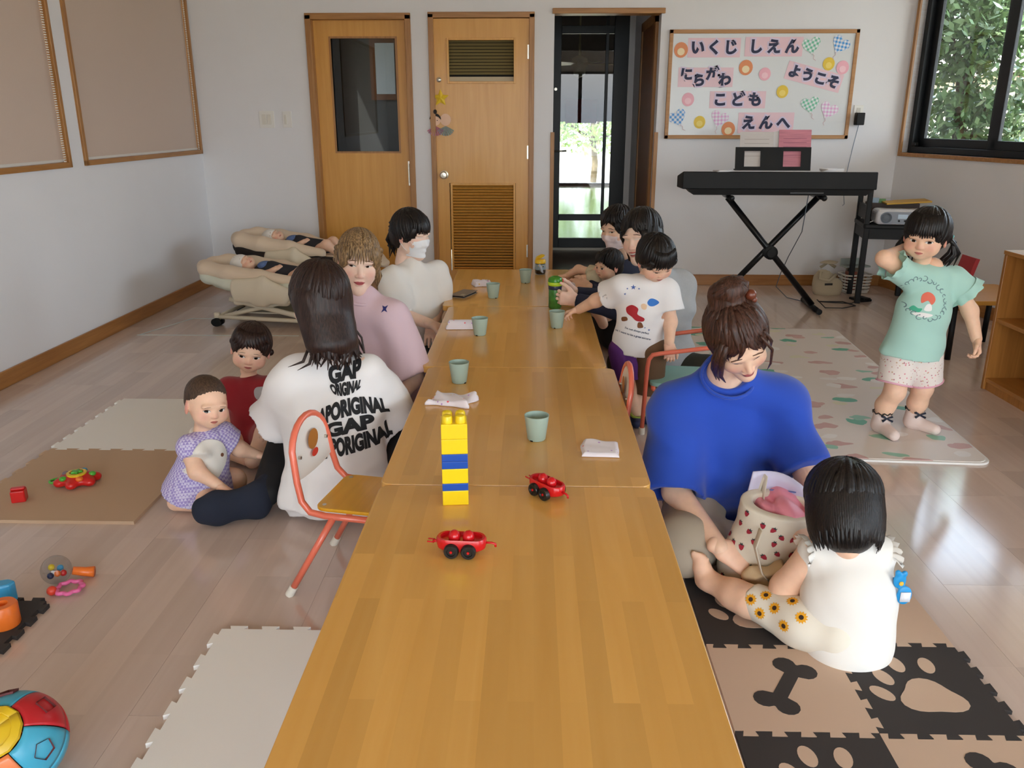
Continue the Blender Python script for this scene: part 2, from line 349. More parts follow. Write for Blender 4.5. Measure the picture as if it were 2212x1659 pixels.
# ---- hinged door with vent window and louvre
d2 = door_casing('door_2', *D2[:2], D2[3], .028)
x0, x1, yl = D2[0]+.028, D2[1]-.028, YB-.004
vx0, vx1, vz0, vz1 = -.652, -.128, 1.545, 1.868; lx0, lx1, lz0, lz1 = -.645, -.13, .105, .805
zs = [.008, lz0, lz1, vz0, vz1, 2.003]
mb = MB().b(x0, vx0, yl, yl+.038, .008, 2.003).b(vx1, x1, yl, yl+.038, .008, 2.003)
for a, b in ((zs[0], zs[1]), (zs[2], zs[3]), (zs[4], zs[5])): mb.b(vx0, vx1, yl, yl+.038, a, b)
ob('door_leaf', mb, doorm, d2)
for nm, (a, b, c, e) in (('vent_frame', (vx0, vx1, vz0, vz1)), ('louvre_frame', (lx0, lx1, lz0, lz1))):
    w_ = .016
    ob(nm, MB().b(a, a+w_, yl-.008, yl+.03, c, e).b(b-w_, b, yl-.008, yl+.03, c, e).b(a+w_, b-w_, yl-.008, yl+.03, c, c+w_).b(a+w_, b-w_, yl-.008, yl+.03, e-w_, e), doorm, d2, bevel=.002)
slat_m = Matrix.Rotation(R_(-38), 4, 'X')
ns = 30; sm_ = mesh('slat', MB(slat_m).bc((0, 0, 0), (lx1-lx0-.032, .026, .006)).v, MB().bc((0, 0, 0), (1, 1, 1)).f, [doorm])
for i in range(ns):
    o = bpy.data.objects.new('slat', sm_); link(o, d2); o.location = ((lx0+lx1)/2, yl+.012, lz0+.022+(lz1-lz0-.044)*i/(ns-1))
bs = mat('blind_slat_olive', '8A7C52', .45, .2)
bm_ = mesh('blind_slat', MB(Matrix.Rotation(R_(55), 4, 'X')).bc((0, 0, 0), (vx1-vx0-.03, .022, .0016)).v, MB().bc((0, 0, 0), (1, 1, 1)).f, [bs])
for i in range(11):
    o = bpy.data.objects.new('blind_slat', bm_); link(o, d2); o.location = ((vx0+vx1)/2, yl+.045, 1.62+i*.0228)
ob('sill_film', MB().b(vx0+.012, vx1-.012, yl+.03, yl+.034, vz0+.012, vz0+.050), mat('frosted_film', 'B9A988', .4), d2)
ob('dark_gap_sheet', MB().b(vx0-.02, vx1+.02, yl+.07, yl+.09, vz0-.05, vz1+.05).b(lx0, lx1, yl+.036, yl+.04, lz0, lz1), mat('dark_void', '1A1712', .8), d2)  # dark sheet stands for the shade behind the vent blind and louvre
for z in (.22, .99, 1.72):
    ob('hinge', MB().cyl((x1+.006, yl-.008, z), (x1+.006, yl-.008, z+.10), .008, n=10).b(x1-.012, x1, yl-.003, yl, z, z+.10), steel, d2, smooth=True, sharp=35)
kx = -.692
ob('door_knob', MB(Matrix.Translation((kx, yl, .868)) @ Matrix.Rotation(R_(90), 4, 'X')).lathe([(.033, 0), (.033, .006), (.016, .010), (.014, .03), (.026, .038), (.028, .056), (.022, .066), (.001, .068)], 20), steel, d2, smooth=True, sharp=40)
ob('bolt_rose', MB(Matrix.Translation((-.715, yl, 1.573)) @ Matrix.Rotation(R_(90), 4, 'X')).lathe([(.018, 0), (.018, .006), (.012, .010), (.001, .011)], 16), steel, d2, smooth=True, sharp=40)
# ---- vestibule opening with the black glazed entrance door
o3 = empty('door_3', kind='structure')
ob('lintel', MB().b(O3[0]-.015, O3[1]+.025, YB-.02, YB+T, O3[3]-.002, O3[3]+.036), trimx, o3, bevel=.003)
for a, b in ((O3[0]-.018, O3[0]+.012), (O3[1]-.012, O3[1]+.018)):
    ob('corner_guard', MB().b(a, b, YB-.008, YB+.012, 0, 1.19), trimw, o3, bevel=.002)
YD = 8.55
ob('wall_vestibule_left', MB().b(O3[0]-.12, O3[0], YB+T, YD+.1, 0, 2.6), wallm, kind='structure')
ob('wall_vestibule_right', MB().b(O3[1]+.02, O3[1]+.14, YB+T, YD+.1, 0, 2.6), wallm, kind='structure')
ob('wall_vestibule_end', MB().b(.92, 1.1, YD, YD+.1, 0, 2.6).b(O3[0], .92, YD, YD+.1, 2.32, 2.6), wallm, kind='structure')
ob('vestibule_ceiling', MB().b(O3[0]-.1, O3[1]+.14, YB+T, YD+.1, 2.6, 2.65), wallm, kind='structure')
ob('vestibule_floor', MB().b(O3[0]-.05, O3[1]+.1, YB+T*.5, YD+.12, -.01, .004), mat('brown_tile_floor', '4A362A', .35, var=.1, vscale=6), kind='structure')
dkw = woodmat('dark_oak_panel', '8A5426', '6E3F1A', .35, 'z')
d4 = empty('door_4', kind='structure')
ob('door_leaf', MB().b(O3[1]-.005, O3[1]+.02, 7.0, 7.75, 0, 2.0), dkw, d4); ob('door_casing', MB().b(O3[1]-.012, O3[1]+.02, 6.93, 7.0, 0, 2.06).b(O3[1]-.012, O3[1]+.02, 7.75, 7.82, 0, 2.06).b(O3[1]-.012, O3[1]+.02, 6.93, 7.82, 2.0, 2.07), trimw, d4)
gx = [.165, .275, .78, .92]
def bar(nm, a, b, c, d, dy=0): return ob(nm, MB().b(a, b, YD+dy, YD+.05+dy, c, d), blackal, o3, bevel=.003)
bar('stile', gx[0], gx[1], 0, 2.32); bar('stile', gx[2], gx[3], 0, 2.32); bar('rail', gx[1], gx[2], 0, .12); bar('rail', gx[1], gx[2], .30, .36); bar('rail', gx[1], gx[2], 2.06, 2.13); bar('rail', gx[1], gx[2], 2.24, 2.32); bar('mullion', .70, .73, .36, 2.24, .01)
ob('threshold', MB().b(gx[0], .95, YD-.04, YD+.05, .004, .03), mat('alu_sill', '8A857C', .4, .7), o3)
for c, d in ((.12, .30), (.36, 2.06), (2.13, 2.24)): ob('pane', MB().b(gx[1], gx[2], YD+.02, YD+.024, c, d), glass, o3)
ob('door_handle', MB().cyl((.215, YD-.005, .98), (.215, YD-.05, .98), .012, n=10).tube([(.215, YD-.05, .98), (.34, YD-.055, .985)], .009, 8), steel, o3, smooth=True)
ob('door_lock', MB().cyl((.225, YD-.002, 1.56), (.225, YD-.012, 1.56), .014), steel, o3)
# added hall standing in for the reflection in the door glass: floor, far wall with a wide window, fan, red cloth banner, low shelves
hm = mat('reflection_hall_wall', '8F8C88', .85); hy = 17.0
ob('reflection_hall_floor', MB().b(-.8, 2.9, YD+.1, hy+1, -.05, .0), mat('reflection_hall_floor_brown', '5C4636', .12), kind='structure')
ob('reflection_hall_far', MB().b(-.8, 2.9, hy, hy+.1, 1.22, 3.2).b(-.8, 2.9, hy, hy+.1, -.05, .05).b(-.8, .35, hy, hy+.1, .05, 1.22).b(2.4, 2.9, hy, hy+.1, .05, 1.22), hm, kind='structure')
ob('reflection_hall_side', MB().b(-.85, -.8, YD, hy, 0, 3.2).b(2.9, 3.0, YD, hy, 0, 3.2), hm, kind='structure')
ob('reflection_hall_ceiling', MB().b(-.85, 3.0, YD+.1, hy+.1, 3.2, 3.3), mat('reflection_hall_ceiling_grey', '7A706A', .9), kind='structure')
ob('reflection_hall_near', MB().b(-.85, .15, YD+.1, YD+.14, 0, 3.3).b(.95, 3.0, YD+.1, YD+.14, 0, 3.3).b(.15, .95, YD+.1, YD+.14, 2.33, 3.3), hm, kind='structure')
pf = P(1252, 138, Y=14.0); fan = empty('ceiling_fan', (pf.x, 14.0, pf.z), label='pale ceiling fan standing in for its reflection in the black glazed entrance door', cat='fan')
fm = mat('fan_cream', 'CFC9A8', .4)
ob('down_rod', MB().cyl((0, 0, .1), (0, 0, .3), .02).tube([(0, 0, .3), (0, 0, 3.2-pf.z)], .014, 8), fm, fan, smooth=True, sharp=40)
ob('motor_housing', MB().lathe([(.05, .12), (.12, .08), (.14, 0), (.10, -.06), (.09, -.16), (.02, -.2)], 20), fm, fan, smooth=True)
for i in range(5):
    ob('fan_blade', MB(Matrix.Rotation(R_(72*i+10), 4, 'Z') @ Matrix.Rotation(R_(9), 4, 'X')).prism([(.12, -.05), (.55, -.075), (.6, 0), (.55, .075), (.12, .05)], -.005, .005), fm, fan)
pa, pb = P(1222, 214, Y=16.9), P(1289, 266, Y=16.9)
ob('red_banner', MB().b(pa.x, pb.x, 16.94, 16.96, pb.z, pa.z), mat('red_banner_cloth', '7C2A2A', .8, var=.25, vscale=18), label='dark red patterned cloth banner standing in for its reflection in the black entrance door', cat='banner')
# added room standing in for the reflection in the sliding door pane
SX = -2.12
ob('wall_reflection_room', MB().b(SX, -.9, 9.4, 9.5, 0, 2.9).b(-.9, -.86, YB+T, 9.5, 0, 2.9).b(SX-.05, SX, YB+T, 7.7, 0, 2.9).b(SX-.05, SX, 9.2, 9.5, 0, 2.9).b(SX-.05, SX, 7.7, 9.2, 0, 1.1).b(SX-.05, SX, 7.7, 9.2, 2.3, 2.9), mat('reflection_room_wall', '55534C', .9), kind='structure')
ob('reflection_room_floor', MB().b(SX-.05, -.86, YB+T, 9.5, -.05, 0), mat('reflection_room_floor', '4F4238', .5), kind='structure')
ob('reflection_room_ceiling', MB().b(SX-.05, -.86, YB+T, 9.5, 2.9, 2.95), mat('reflection_room_ceil', '6A665F', .9), kind='structure')
pa, pb = P(797, 80, Y=9.38), P(868, 216, Y=9.38)
fbz = empty('reflected_panel', ((pa.x+pb.x)/2, 9.39, (pa.z+pb.z)/2), label='pale panel in a dark wooden frame standing in for its reflection in the sliding door pane', cat='panel'); hw, hh_ = (pb.x-pa.x)/2, (pa.z-pb.z)/2
ob('panel_frame', MB().b(-hw, hw, -.03, 0, -hh_, hh_), dkw, fbz); ob('panel_sheet', MB().b(-hw+.06, hw-.06, -.034, -.03, -hh_+.06, hh_-.06), mat('panel_cream', 'DAD6CC', .8), fbz)
ob('reflected_window', MB().b(SX, SX+.04, 7.7, 7.78, 1.1, 2.3).b(SX, SX+.04, 9.12, 9.2, 1.1, 2.3).b(SX, SX+.04, 8.38, 8.46, 1.1, 2.3).b(SX, SX+.04, 7.7, 9.2, 1.1, 1.16), blackal, kind='structure')  # built in place of the window mirrored in the pane
# unseen overhead slab added to keep the high sun off the glass
ob('sun_block_slab', MB().b(-2.5, 3.6, 6.9, 18, 3.32, 3.4).b(-4.3, 5.9, -5.0, 6.9, 3.32, 3.4), mat('sun_block_grey', '55555A', .7), kind='structure')

# ================================================================== OUTSIDE
ob('ground_outside', MB().b(-30, 45, -25, 50, -.6, -.5), mat('garden_ground', 'A9A48C', .9, var=.2, vscale=.7), kind='structure')
def leafcloud(n, fn, size, rng):
    c = fn(n, rng); a = rng.normal(size=(n, 3)); a /= np.linalg.norm(a, axis=1)[:, None]; b_ = np.cross(a, rng.normal(size=(n, 3))); b_ /= np.linalg.norm(b_, axis=1)[:, None]
    s = size*rng.uniform(.6, 1.3, (n, 1)); q = np.stack([c-a*s, c+b_*s*.45, c+a*s, c-b_*s*.45], 1).reshape(-1, 3)
    return q, np.arange(n*4).reshape(n, 4)
leafm = [mat('leaf_green', '7FA052', .5, objrand=.1, var=.3, vscale=3), mat('leaf_dark', '4F6E3C', .5, var=.3, vscale=3)]
for m_ in leafm: m_.node_tree.nodes['Principled BSDF'].inputs['Transmission Weight'].default_value = .15
def tree(name, base, h, blobs, n, size, label, mi, group=None):
    t = empty(name, base, label=label, cat='tree', group=group)
    ob('trunk', MB().tube([(0, 0, -.1), (.05, 0, h*.3), (-.04, .05, h*.7), (0, 0, h)], [.09, .08, .06, .03], 8), mat('bark', '5E5340', .9, var=.3, vscale=10), t, smooth=True)
    for i, (bx, by, bz, r) in enumerate(blobs):
        ob('branch', MB().tube([(0, 0, min(h*.9, bz)*.6), (bx*.5, by*.5, bz*.85), (bx, by, bz)], [.04, .03, .012], 6), MATS['bark'], t, smooth=True)
    def fn(n, rng):
        k = rng.integers(0, len(blobs), n); B = np.array(blobs)[k]; d = rng.normal(size=(n, 3)); d /= np.linalg.norm(d, axis=1)[:, None]
        return B[:, :3]+d*B[:, 3:]*(rng.uniform(.25, 1, (n, 1))**.6)
    v, f = leafcloud(n, fn, size, RNG); o = bpy.data.objects.new('foliage', mesh('foliage', v, f, [leafm[mi]])); link(o, t); o['kind'] = 'stuff'
    return t
tree('garden_tree', (4.22, 8.6, -.5), 2.9, [(0, 0, 2.7, .55), (.3, -.2, 2.2, .6), (-.2, .1, 1.6, .6), (.3, .2, 1.0, .55), (-.3, -.1, 2.6, .5), (.25, .3, 1.5, .6)], 9000, .05, 'leafy green tree close outside the black framed window', 1)
tree('garden_tree', (7.55, 12.9, -.5), 4.6, [(0, 0, 4.4, 1.3), (-.6, -.3, 3.6, .8), (.8, .2, 4.0, 1.0)], 7000, .07, 'bright tree farther off whose branches hang before the sky', 0)
tree('garden_bush', (6.3, 10.4, -.5), 1.5, [(0, 0, 1.5, .7), (.8, .1, 1.1, .6), (-.5, 0, 1.0, .6), (1.6, .3, 1.0, .6)], 6000, .055, 'low yellow green bush below the neighbour house roof', 0)
tree('garden_tree', (1.6, 22.5, -.5), 2.2, [(0, 0, 2.0, 1.2), (1.6, 0, 1.9, 1.1), (-1.5, 0, 2.0, 1.2), (.6, .3, 3.0, 1.0)], 6000, .09, 'green shrubbery standing in for the garden reflected in the entrance door', 0)  # shrubs added behind the hall in place of the mirrored garden
hs_ = empty('neighbour_house', (13.5, 20, -.5), label='neighbour house with pale tiled hip roof beyond the window', cat='house')
ob('house_wall', MB().b(-4, 4, -3, 3, 0, 2.6), mat('house_wall_cream', 'D8CDB8', .8), hs_)
ob('roof', MB().add([(-4.6, -3.6, 2.6), (4.6, -3.6, 2.6), (4.6, 3.6, 2.6), (-4.6, 3.6, 2.6), (-1.8, 0, 4.2), (1.8, 0, 4.2)], [(0, 1, 5, 4), (1, 2, 5), (2, 3, 4, 5), (3, 0, 4), (3, 2, 1, 0)]), mat('roof_tile_pale', 'B8AAA2', .6, var=.15, vscale=30, stretch=(1, 1, 6)), hs_)
ob('red_gutter', MB().b(-4.6, 4.6, -3.68, -3.6, 2.5, 2.62), mat('gutter_red', 'B5483C', .5), hs_)
ob('house_window', MB().b(-2, -.6, -3.02, -2.98, 1.0, 2.1), mat('house_glass', '3A4650', .1), hs_)
ob('house_window', MB().b(1, 2.4, -3.02, -2.98, 1.0, 2.1), MATS['house_glass'], hs_)

# ================================================================== WALL FITTINGS
def wallplate(px, py, w, h, nm, label, rocker):
    p = P(px, py, Y=YB); e = empty(nm, (p.x, YB, p.z), label=label, cat='switch', group='switch plates by the sliding door')
    ob('plate', MB().b(-w/2, w/2, -.008, 0, -h/2, h/2), whitep, e, bevel=.002)
    for i in range(rocker): ob('rocker', MB().b(-w*.32+i*w*.34, -w*.32+i*w*.34+w*.28, -.012, -.008, -h*.3, h*.3), mat('rocker_ivory', 'DAD6CC', .4), e, bevel=.002)
wallplate(577, 258, .115, .125, 'switch_plate', 'wide ivory double switch plate on the white wall', 2)
wallplate(621, 258, .07, .12, 'switch_plate', 'narrow ivory switch plate nearer the sliding door frame', 1)
# whiteboard ---------------------------------------------------------------------------
wb = empty('whiteboard', (1.722, YB, 1.532), label='wood framed whiteboard covered with pink letter strips above the keyboard', cat='whiteboard')
W2, H2 = .702, .39
ob('board_panel', MB().b(-W2, W2, -.012, 0, -H2, H2), mat('whiteboard_enamel', 'DADDDF', .22), wb)
wf = woodmat('whiteboard_frame_wood', 'B98A5A', 'A67544', .45, 'x')
for a, b, c, d in ((-W2, W2, H2-.028, H2), (-W2, W2, -H2, -H2+.028), (-W2, -W2+.028, -H2, H2), (W2-.028, W2, -H2, H2)):
    ob('frame_rail', MB().b(a, b, -.022, 0, c, d), wf, wb, bevel=.003)
YW = YB-.0125
pinkp = mat('pink_letter_paper', 'E6C3CC', .35); lilac = mat('lilac_letter_halo', 'D9CBE2', .5); navyi = mat('navy_letter_ink', '232848', .6)
def strip(px0, py0, px1, py1, chars, label, ang=0, dy=None, size=.105, phalf=None):
    """one laminated paper strip with cut-out hiragana letters"""
    a = P(px0, py0, Y=YW); b = P(px1, py1, Y=YW); c = (a+b)/2; w = abs(b.x-a.x); h = abs(a.z-b.z) if phalf is None else phalf
    e = empty('letter_strip', (c.x, YW, c.z), label=label, cat='paper strip', group='pink letter strips on the whiteboard'); e.rotation_euler = (0, R_(ang), 0)
    w = w/math.cos(R_(ang)) if ang else w
    ob('paper', MB().b(-w/2, w/2, -.0012, 0, -h/2, h/2), pinkp, e)
    n = len(chars)
    for i, ch in enumerate(chars):
        x = (-w/2+w*(i+.5)/n)*.94; z = (dy[i] if dy else 0)
        for off, bold, mm, nm in ((-.0022, .016, lilac, 'letter_halo'), (-.0034, .0055, navyi, 'letter')):
            v, f = textmesh(ch, size, bold)
            mb = MB(Matrix.Translation((x, off, z-.004))); mb.add([(q[0], 0, q[1]) for q in v], [tuple(reversed(t)) for t in f]); ob(nm, mb, mm, e)
strip(1487, 82, 1598, 124, 'いくじ', 'pink paper strip reading いくじ at the top left of the whiteboard')
strip(1611, 80, 1732, 122, 'しえん', 'pink paper strip reading しえん along the top edge')
strip(1466, 146, 1582, 188, 'にらがわ', 'pink paper strip reading にらがわ with letters stepping up and down', 0, [.02, -.022, .022, -.018], .095)
strip(1700, 142, 1816, 190, 'ようこそ', 'tilted pink paper strip reading ようこそ', 14, None, .095, .13)
strip(1534, 197, 1652, 234, 'こども', 'pink paper strip reading こども in the middle')
strip(1596, 243, 1712, 288, 'えんへ', 'pink paper strip reading えんへ behind the music books')
def gingham(name, col):
    if name in MATS: return MATS[name]
    m = bpy.data.materials.new(name); m.use_nodes = True; nt = m.node_tree; b = nt.nodes['Principled BSDF']; L = nt.links.new
    tc = N(nt, 'ShaderNodeTexCoord'); mp = N(nt, 'ShaderNodeMapping'); mp.inputs['Rotation'].default_value = (0, R_(20), 0); L(tc.outputs['Object'], mp.inputs[0]); sx = N(nt, 'ShaderNodeSeparateXYZ'); L(mp.outputs[0], sx.inputs[0]); res = []
    for k in (0, 2):
        mu = N(nt, 'ShaderNodeMath', operation='MULTIPLY', i1=38.0); L(sx.outputs[k], mu.inputs[0]); fr = N(nt, 'ShaderNodeMath', operation='FRACT'); L(mu.outputs[0], fr.inputs[0]); gt = N(nt, 'ShaderNodeMath', operation='GREATER_THAN', i1=.5); L(fr.outputs[0], gt.inputs[0]); res.append(gt)
    ad = N(nt, 'ShaderNodeMath', operation='ADD'); L(res[0].outputs[0], ad.inputs[0]); L(res[1].outputs[0], ad.inputs[1]); hf = N(nt, 'ShaderNodeMath', operation='MULTIPLY', i1=.5); L(ad.outputs[0], hf.inputs[0])
    mx = N(nt, 'ShaderNodeMixRGB'); mx.inputs[1].default_value = (.8, .82, .85, 1); mx.inputs[2].default_value = (*lin(col), 1); L(hf.outputs[0], mx.inputs[0]); L(mx.outputs[0], b.inputs['Base Color']); b.inputs['Roughness'].default_value = .4
    MATS[name] = m; return m
def cutout(kind, px, py, col, label, ang=0, s=1.0):
    p = P(px, py, Y=YW); e = empty('paper_cutout', (p.x, YW, p.z), label=label, cat='paper cutout', group='paper cutouts on the whiteboard'); e.rotation_euler = (0, R_(ang), 0)
    def flat(nm, poly, m, y, par=e): 
        mb = MB(); mb.add([(x*s, y, z*s) for x, z in poly]+[(x*s, y+.001, z*s) for x, z in poly], [tuple(range(len(poly))), tuple(range(2*len(poly)-1, len(poly)-1, -1))]+[(i, len(poly)+i, len(poly)+(i+1) % len(poly), (i+1) % len(poly)) for i in range(len(poly))]); return ob(nm, mb, m, par)
    circ = lambda cx, cz, rx, rz, n=20: [(cx+rx*math.cos(2*math.pi*i/n), cz+rz*math.sin(2*math.pi*i/n)) for i in range(n)]
    if kind == 'heart':
        poly = []
        for i in range(36):
            t = 2*math.pi*i/36; poly.append((.0043*16*math.sin(t)**3, (.0043)*(13*math.cos(t)-5*math.cos(2*t)-2*math.cos(3*t)-math.cos(4*t))+.008))
        flat('balloon', poly, gingham('gingham_'+col, {'blue': '2F8FD8', 'green': '5FB894', 'pink': 'DDA6D2'}[col]), -.0025)
        ob('string', MB().tube([(0, -.003, -.05*s), (.012*s, -.003, -.07*s), (.004*s, -.003, -.09*s), (.02*s, -.003, -.105*s)], .0012, 5), mat('balloon_string', 'D9A0A8', .6), e)
    else:
        c1 = {'orange': 'E08A55', 'yellow': 'E6C33A', 'pink': 'EFB0BE'}[col]
        flat('paper_round', circ(0, 0, .052, .055), mat('card_'+col, c1, .4), -.0025)
        flat('paper_centre', circ(0, -.012, .028, .026), mat('card_inner_'+col, {'orange': 'F3DDB0', 'yellow': 'EFD569', 'pink': 'F6C9D2'}[col], .4), -.0036)
cutout('r', 1471, 108, 'orange', 'orange round paper cutout left of the いくじ strip'); cutout('r', 1611, 146, 'orange', 'orange round paper cutout above the middle of the board'); cutout('r', 1573, 279, 'orange', 'orange round paper cutout on the bottom frame edge')
cutout('r', 1652, 160, 'pink', 'pink round paper cutout in the middle of the board', s=.85); cutout('r', 1486, 215, 'pink', 'pink round paper cutout left of the こども strip', s=.9); cutout('r', 1820, 146, 'pink', 'pink round paper cutout against the right frame rail', s=.9)
cutout('r', 1790, 138, 'yellow', 'yellow round paper cutout above the ようこそ strip', s=.85); cutout('r', 1690, 198, 'yellow', 'yellow round paper cutout in the open middle right', s=.85); cutout('r', 1511, 264, 'yellow', 'yellow round paper cutout near the bottom left', s=.85)
cutout('heart', 1753, 100, 'green', 'green gingham heart balloon cutout right of the しえん strip', -12); cutout('heart', 1814, 98, 'blue', 'blue gingham heart balloon cutout in the top right corner', 30); cutout('heart', 1750, 228, 'green', 'green gingham heart balloon cutout at the lower right', -10)
cutout('heart', 1789, 240, 'pink', 'pink gingham heart balloon cutout at the lower right corner', 22); cutout('heart', 1464, 256, 'blue', 'blue gingham heart balloon cutout in the bottom left corner', -25); cutout('heart', 1553, 258, 'pink', 'pink gingham heart balloon cutout at the bottom centre left', 18)
# outlet with adapter and cord
p = P(1853, 245, Y=YB); e = empty('wall_outlet', (p.x, YB, p.z), label='white wall outlet plate right of the whiteboard', cat='outlet')
ob('plate', MB().b(-.035, .035, -.008, 0, -.06, .06), whitep, e, bevel=.002); ob('socket', MB().b(-.014, .014, -.011, -.008, .005, .04), mat('socket_grey', 'C8C4BC', .5), e)
e = empty('power_adapter', (p.x+.002, YB-.012, p.z-.04), label='black power adapter plugged in the wall outlet with thin cord', cat='adapter')
ob('adapter_body', MB().b(-.031, .031, -.06, .0, -.045, .045), black, e, bevel=.006)
ob('cord', MB().tube([(0, -.03, -.04), (-.02, -.02, -.2), (-.06, -.03, -.5), (-.1, -.2, -.62), (-.22, -.5, -.6)], .003, 6), mat('cord_blue_grey', '7F8FA0', .5), e, smooth=True)
# star and paper dolls on the door
p = P(952, 212, Y=D2 and YB); yl = YB-.009
poly = [((.066 if i % 2 == 0 else .031)*math.sin(math.pi*i/5), (.066 if i % 2 == 0 else .031)*math.cos(math.pi*i/5)) for i in range(10)]
mb = MB(Matrix.Translation((p.x, yl, p.z)) @ Matrix.Rotation(R_(90), 4, 'X')); mb.add([(x, z, .003) for x, z in poly]+[(0, 0, .016)]+[(x, z, 0) for x, z in poly], [(i, (i+1) % 10, 10) for i in range(10)]+[(11+i, 11+(i+1) % 10, (i+1) % 10, i) for i in range(10)])
ob('paper_star', mb, mat('origami_yellow', 'E8C22A', .5), label='folded yellow paper star stuck on the hinged door', cat='star')
def doll(px, py, robe, hairy, label):
    p = P(px, py, Y=YB); e = empty('paper_doll', (p.x, yl, p.z), label=label, cat='paper doll', group='paper dolls on the door'); e.scale = (1.25, 1.1, 1.3)
    ob('face', MB(Matrix.Rotation(R_(90), 4, 'X')).lathe([(.034, 0), (.034, .003), (.001, .005)], 20, (0, .03, 0)), mat('doll_face', 'EBC3A6', .6), e)
    mb = MB()
    for i in range(9):
        a = R_(-70+140*i/8); mb.add([(0, -.006, -.005), (math.sin(a-.12)*.05, -.004, -.02-.04*math.cos(a-.12)), (math.sin(a)*.055, -.014, -.02-.045*math.cos(a)), (math.sin(a+.12)*.05, -.004, -.02-.04*math.cos(a+.12))], [(0, 1, 2), (0, 2, 3), (0, 3, 1), (1, 3, 2)])
    ob('robe', mb, mat('robe_'+robe, {'pink': 'C98AA0', 'grey': '9FB0AC'}[robe], .7, var=.25, vscale=60), e)
    if hairy:
        ob('hair', MB(Matrix.Rotation(R_(90), 4, 'X')).prism([(.036*math.cos(R_(a)), .03+.036*math.sin(R_(a))) for a in range(0, 181, 15)]+[(-.02, .045), (0, .052), (.02, .045)], .004, .008), mat('doll_hair', '1A1614', .7), e)
        ob('topknot', MB().sph((0, -.008, .075), (.012, .006, .014), 10, 6), MATS['doll_hair'], e, smooth=True)
        for sx in (-.012, .012): ob('eye', MB().sph((sx, -.0065, .026), .0028, 6, 4), MATS['doll_hair'], e)
doll(941, 270, 'pink', True, 'paper doll with black topknot and pink robe on the door'); doll(963, 270, 'grey', False, 'faceless paper doll with grey robe beside the pink one')

# ================================================================== TABLES
tabm = woodmat('table_laminate_wood', 'E2B062', 'D7A04F', .2, 'y', .5, stave=(.043, .47, .89, 1.07), coat=.25, contrast=.8, objrand=.02)
tabe = woodmat('table_edge_wood', 'D0A060', 'B8823E', .3, 'y', .8)
def rrect(w, d, r, n=5):
    o = []
    for cx, cy, a0 in ((w/2-r, d/2-r, 0), (-w/2+r, d/2-r, 90), (-w/2+r, -d/2+r, 180), (w/2-r, -d/2+r, 270)):
        for i in range(n+1): a = R_(a0+90*i/n); o.append((cx+r*math.cos(a), cy+r*math.sin(a)))
    return o
def table(cx, cy, label):
    t = empty('low_table', (cx, cy, 0), label=label, cat='table', group='low tables pushed end to end')
    ob('tabletop', MB().prism(rrect(.70, 1.054, .03), .373, .40), tabm, t, bevel=.0022)
    for sx in (-1, 1):
        ob('apron', MB().b(sx*.29-.009, sx*.29+.009, -.43, .43, .32, .373), tabe, t)
        ob('apron', MB(Matrix.Rotation(R_(90), 4, 'Z')).b(sx*.46-.009, sx*.46+.009, -.28, .28, .32, .373), tabe, t)
        for sy in (-1, 1): ob('leg', MB().b(sx*.30-.024, sx*.30+.024, sy*.47-.024, sy*.47+.024, 0, .373), tabe, t, bevel=.006)
    return t
table(-.034, 1.415, 'low honey wood table nearest the viewer with the toy blocks'); table(-.037, 2.473, 'low wood table second from the front with two towels and two cups')
t3 = table(-.062, 3.530, 'low wood table third from the front beside the toddler boy'); t4 = table(-.100, 4.594, 'low wood table farthest back with the phone and straw bottle'); t4.rotation_euler.z = R_(.5)
ZT = .4005
# cups
cupm = mat('sage_plastic', 'A3B8AC', .45, bump=.05, bscale=300)
proto = None
for i, (px, py, lb) in enumerate(((1135, 612, 'sage green cup beside the straw bottle at the far end'), (1065, 645, 'sage green cup behind which a crumpled towel lies'), (1036, 726, 'sage green cup with a rolled towel at its left'), (1203, 710, 'sage green cup near the toddler boy hand'), (991, 830, 'sage green cup near the table edge above a crumpled towel'), (1159, 955, 'sage green cup nearest the viewer right of the block tower'))):
    p = P(px, py, Z=ZT)
    if proto is None:
        mb = MB().lathe([(.001, 0), (.024, 0), (.0265, .003), (.036, .074), (.0365, .0755), (.034, .0755), (.0245, .005), (.001, .005)], 32)
        proto = ob('cup', mb, cupm, smooth=True, sharp=50); c = proto
        ob('drain_notch', MB().b(-.004, .004, -.027, -.024, 0, .004), black, c)
    else: c = copy_tree(proto)
    c.location = (p.x, p.y+.024, ZT); c.rotation_euler.z = [0, .6, -.5, -.4, 1.0, -.6][i]; tag(c, label=lb, cat='cup', group='sage cups on the tables')
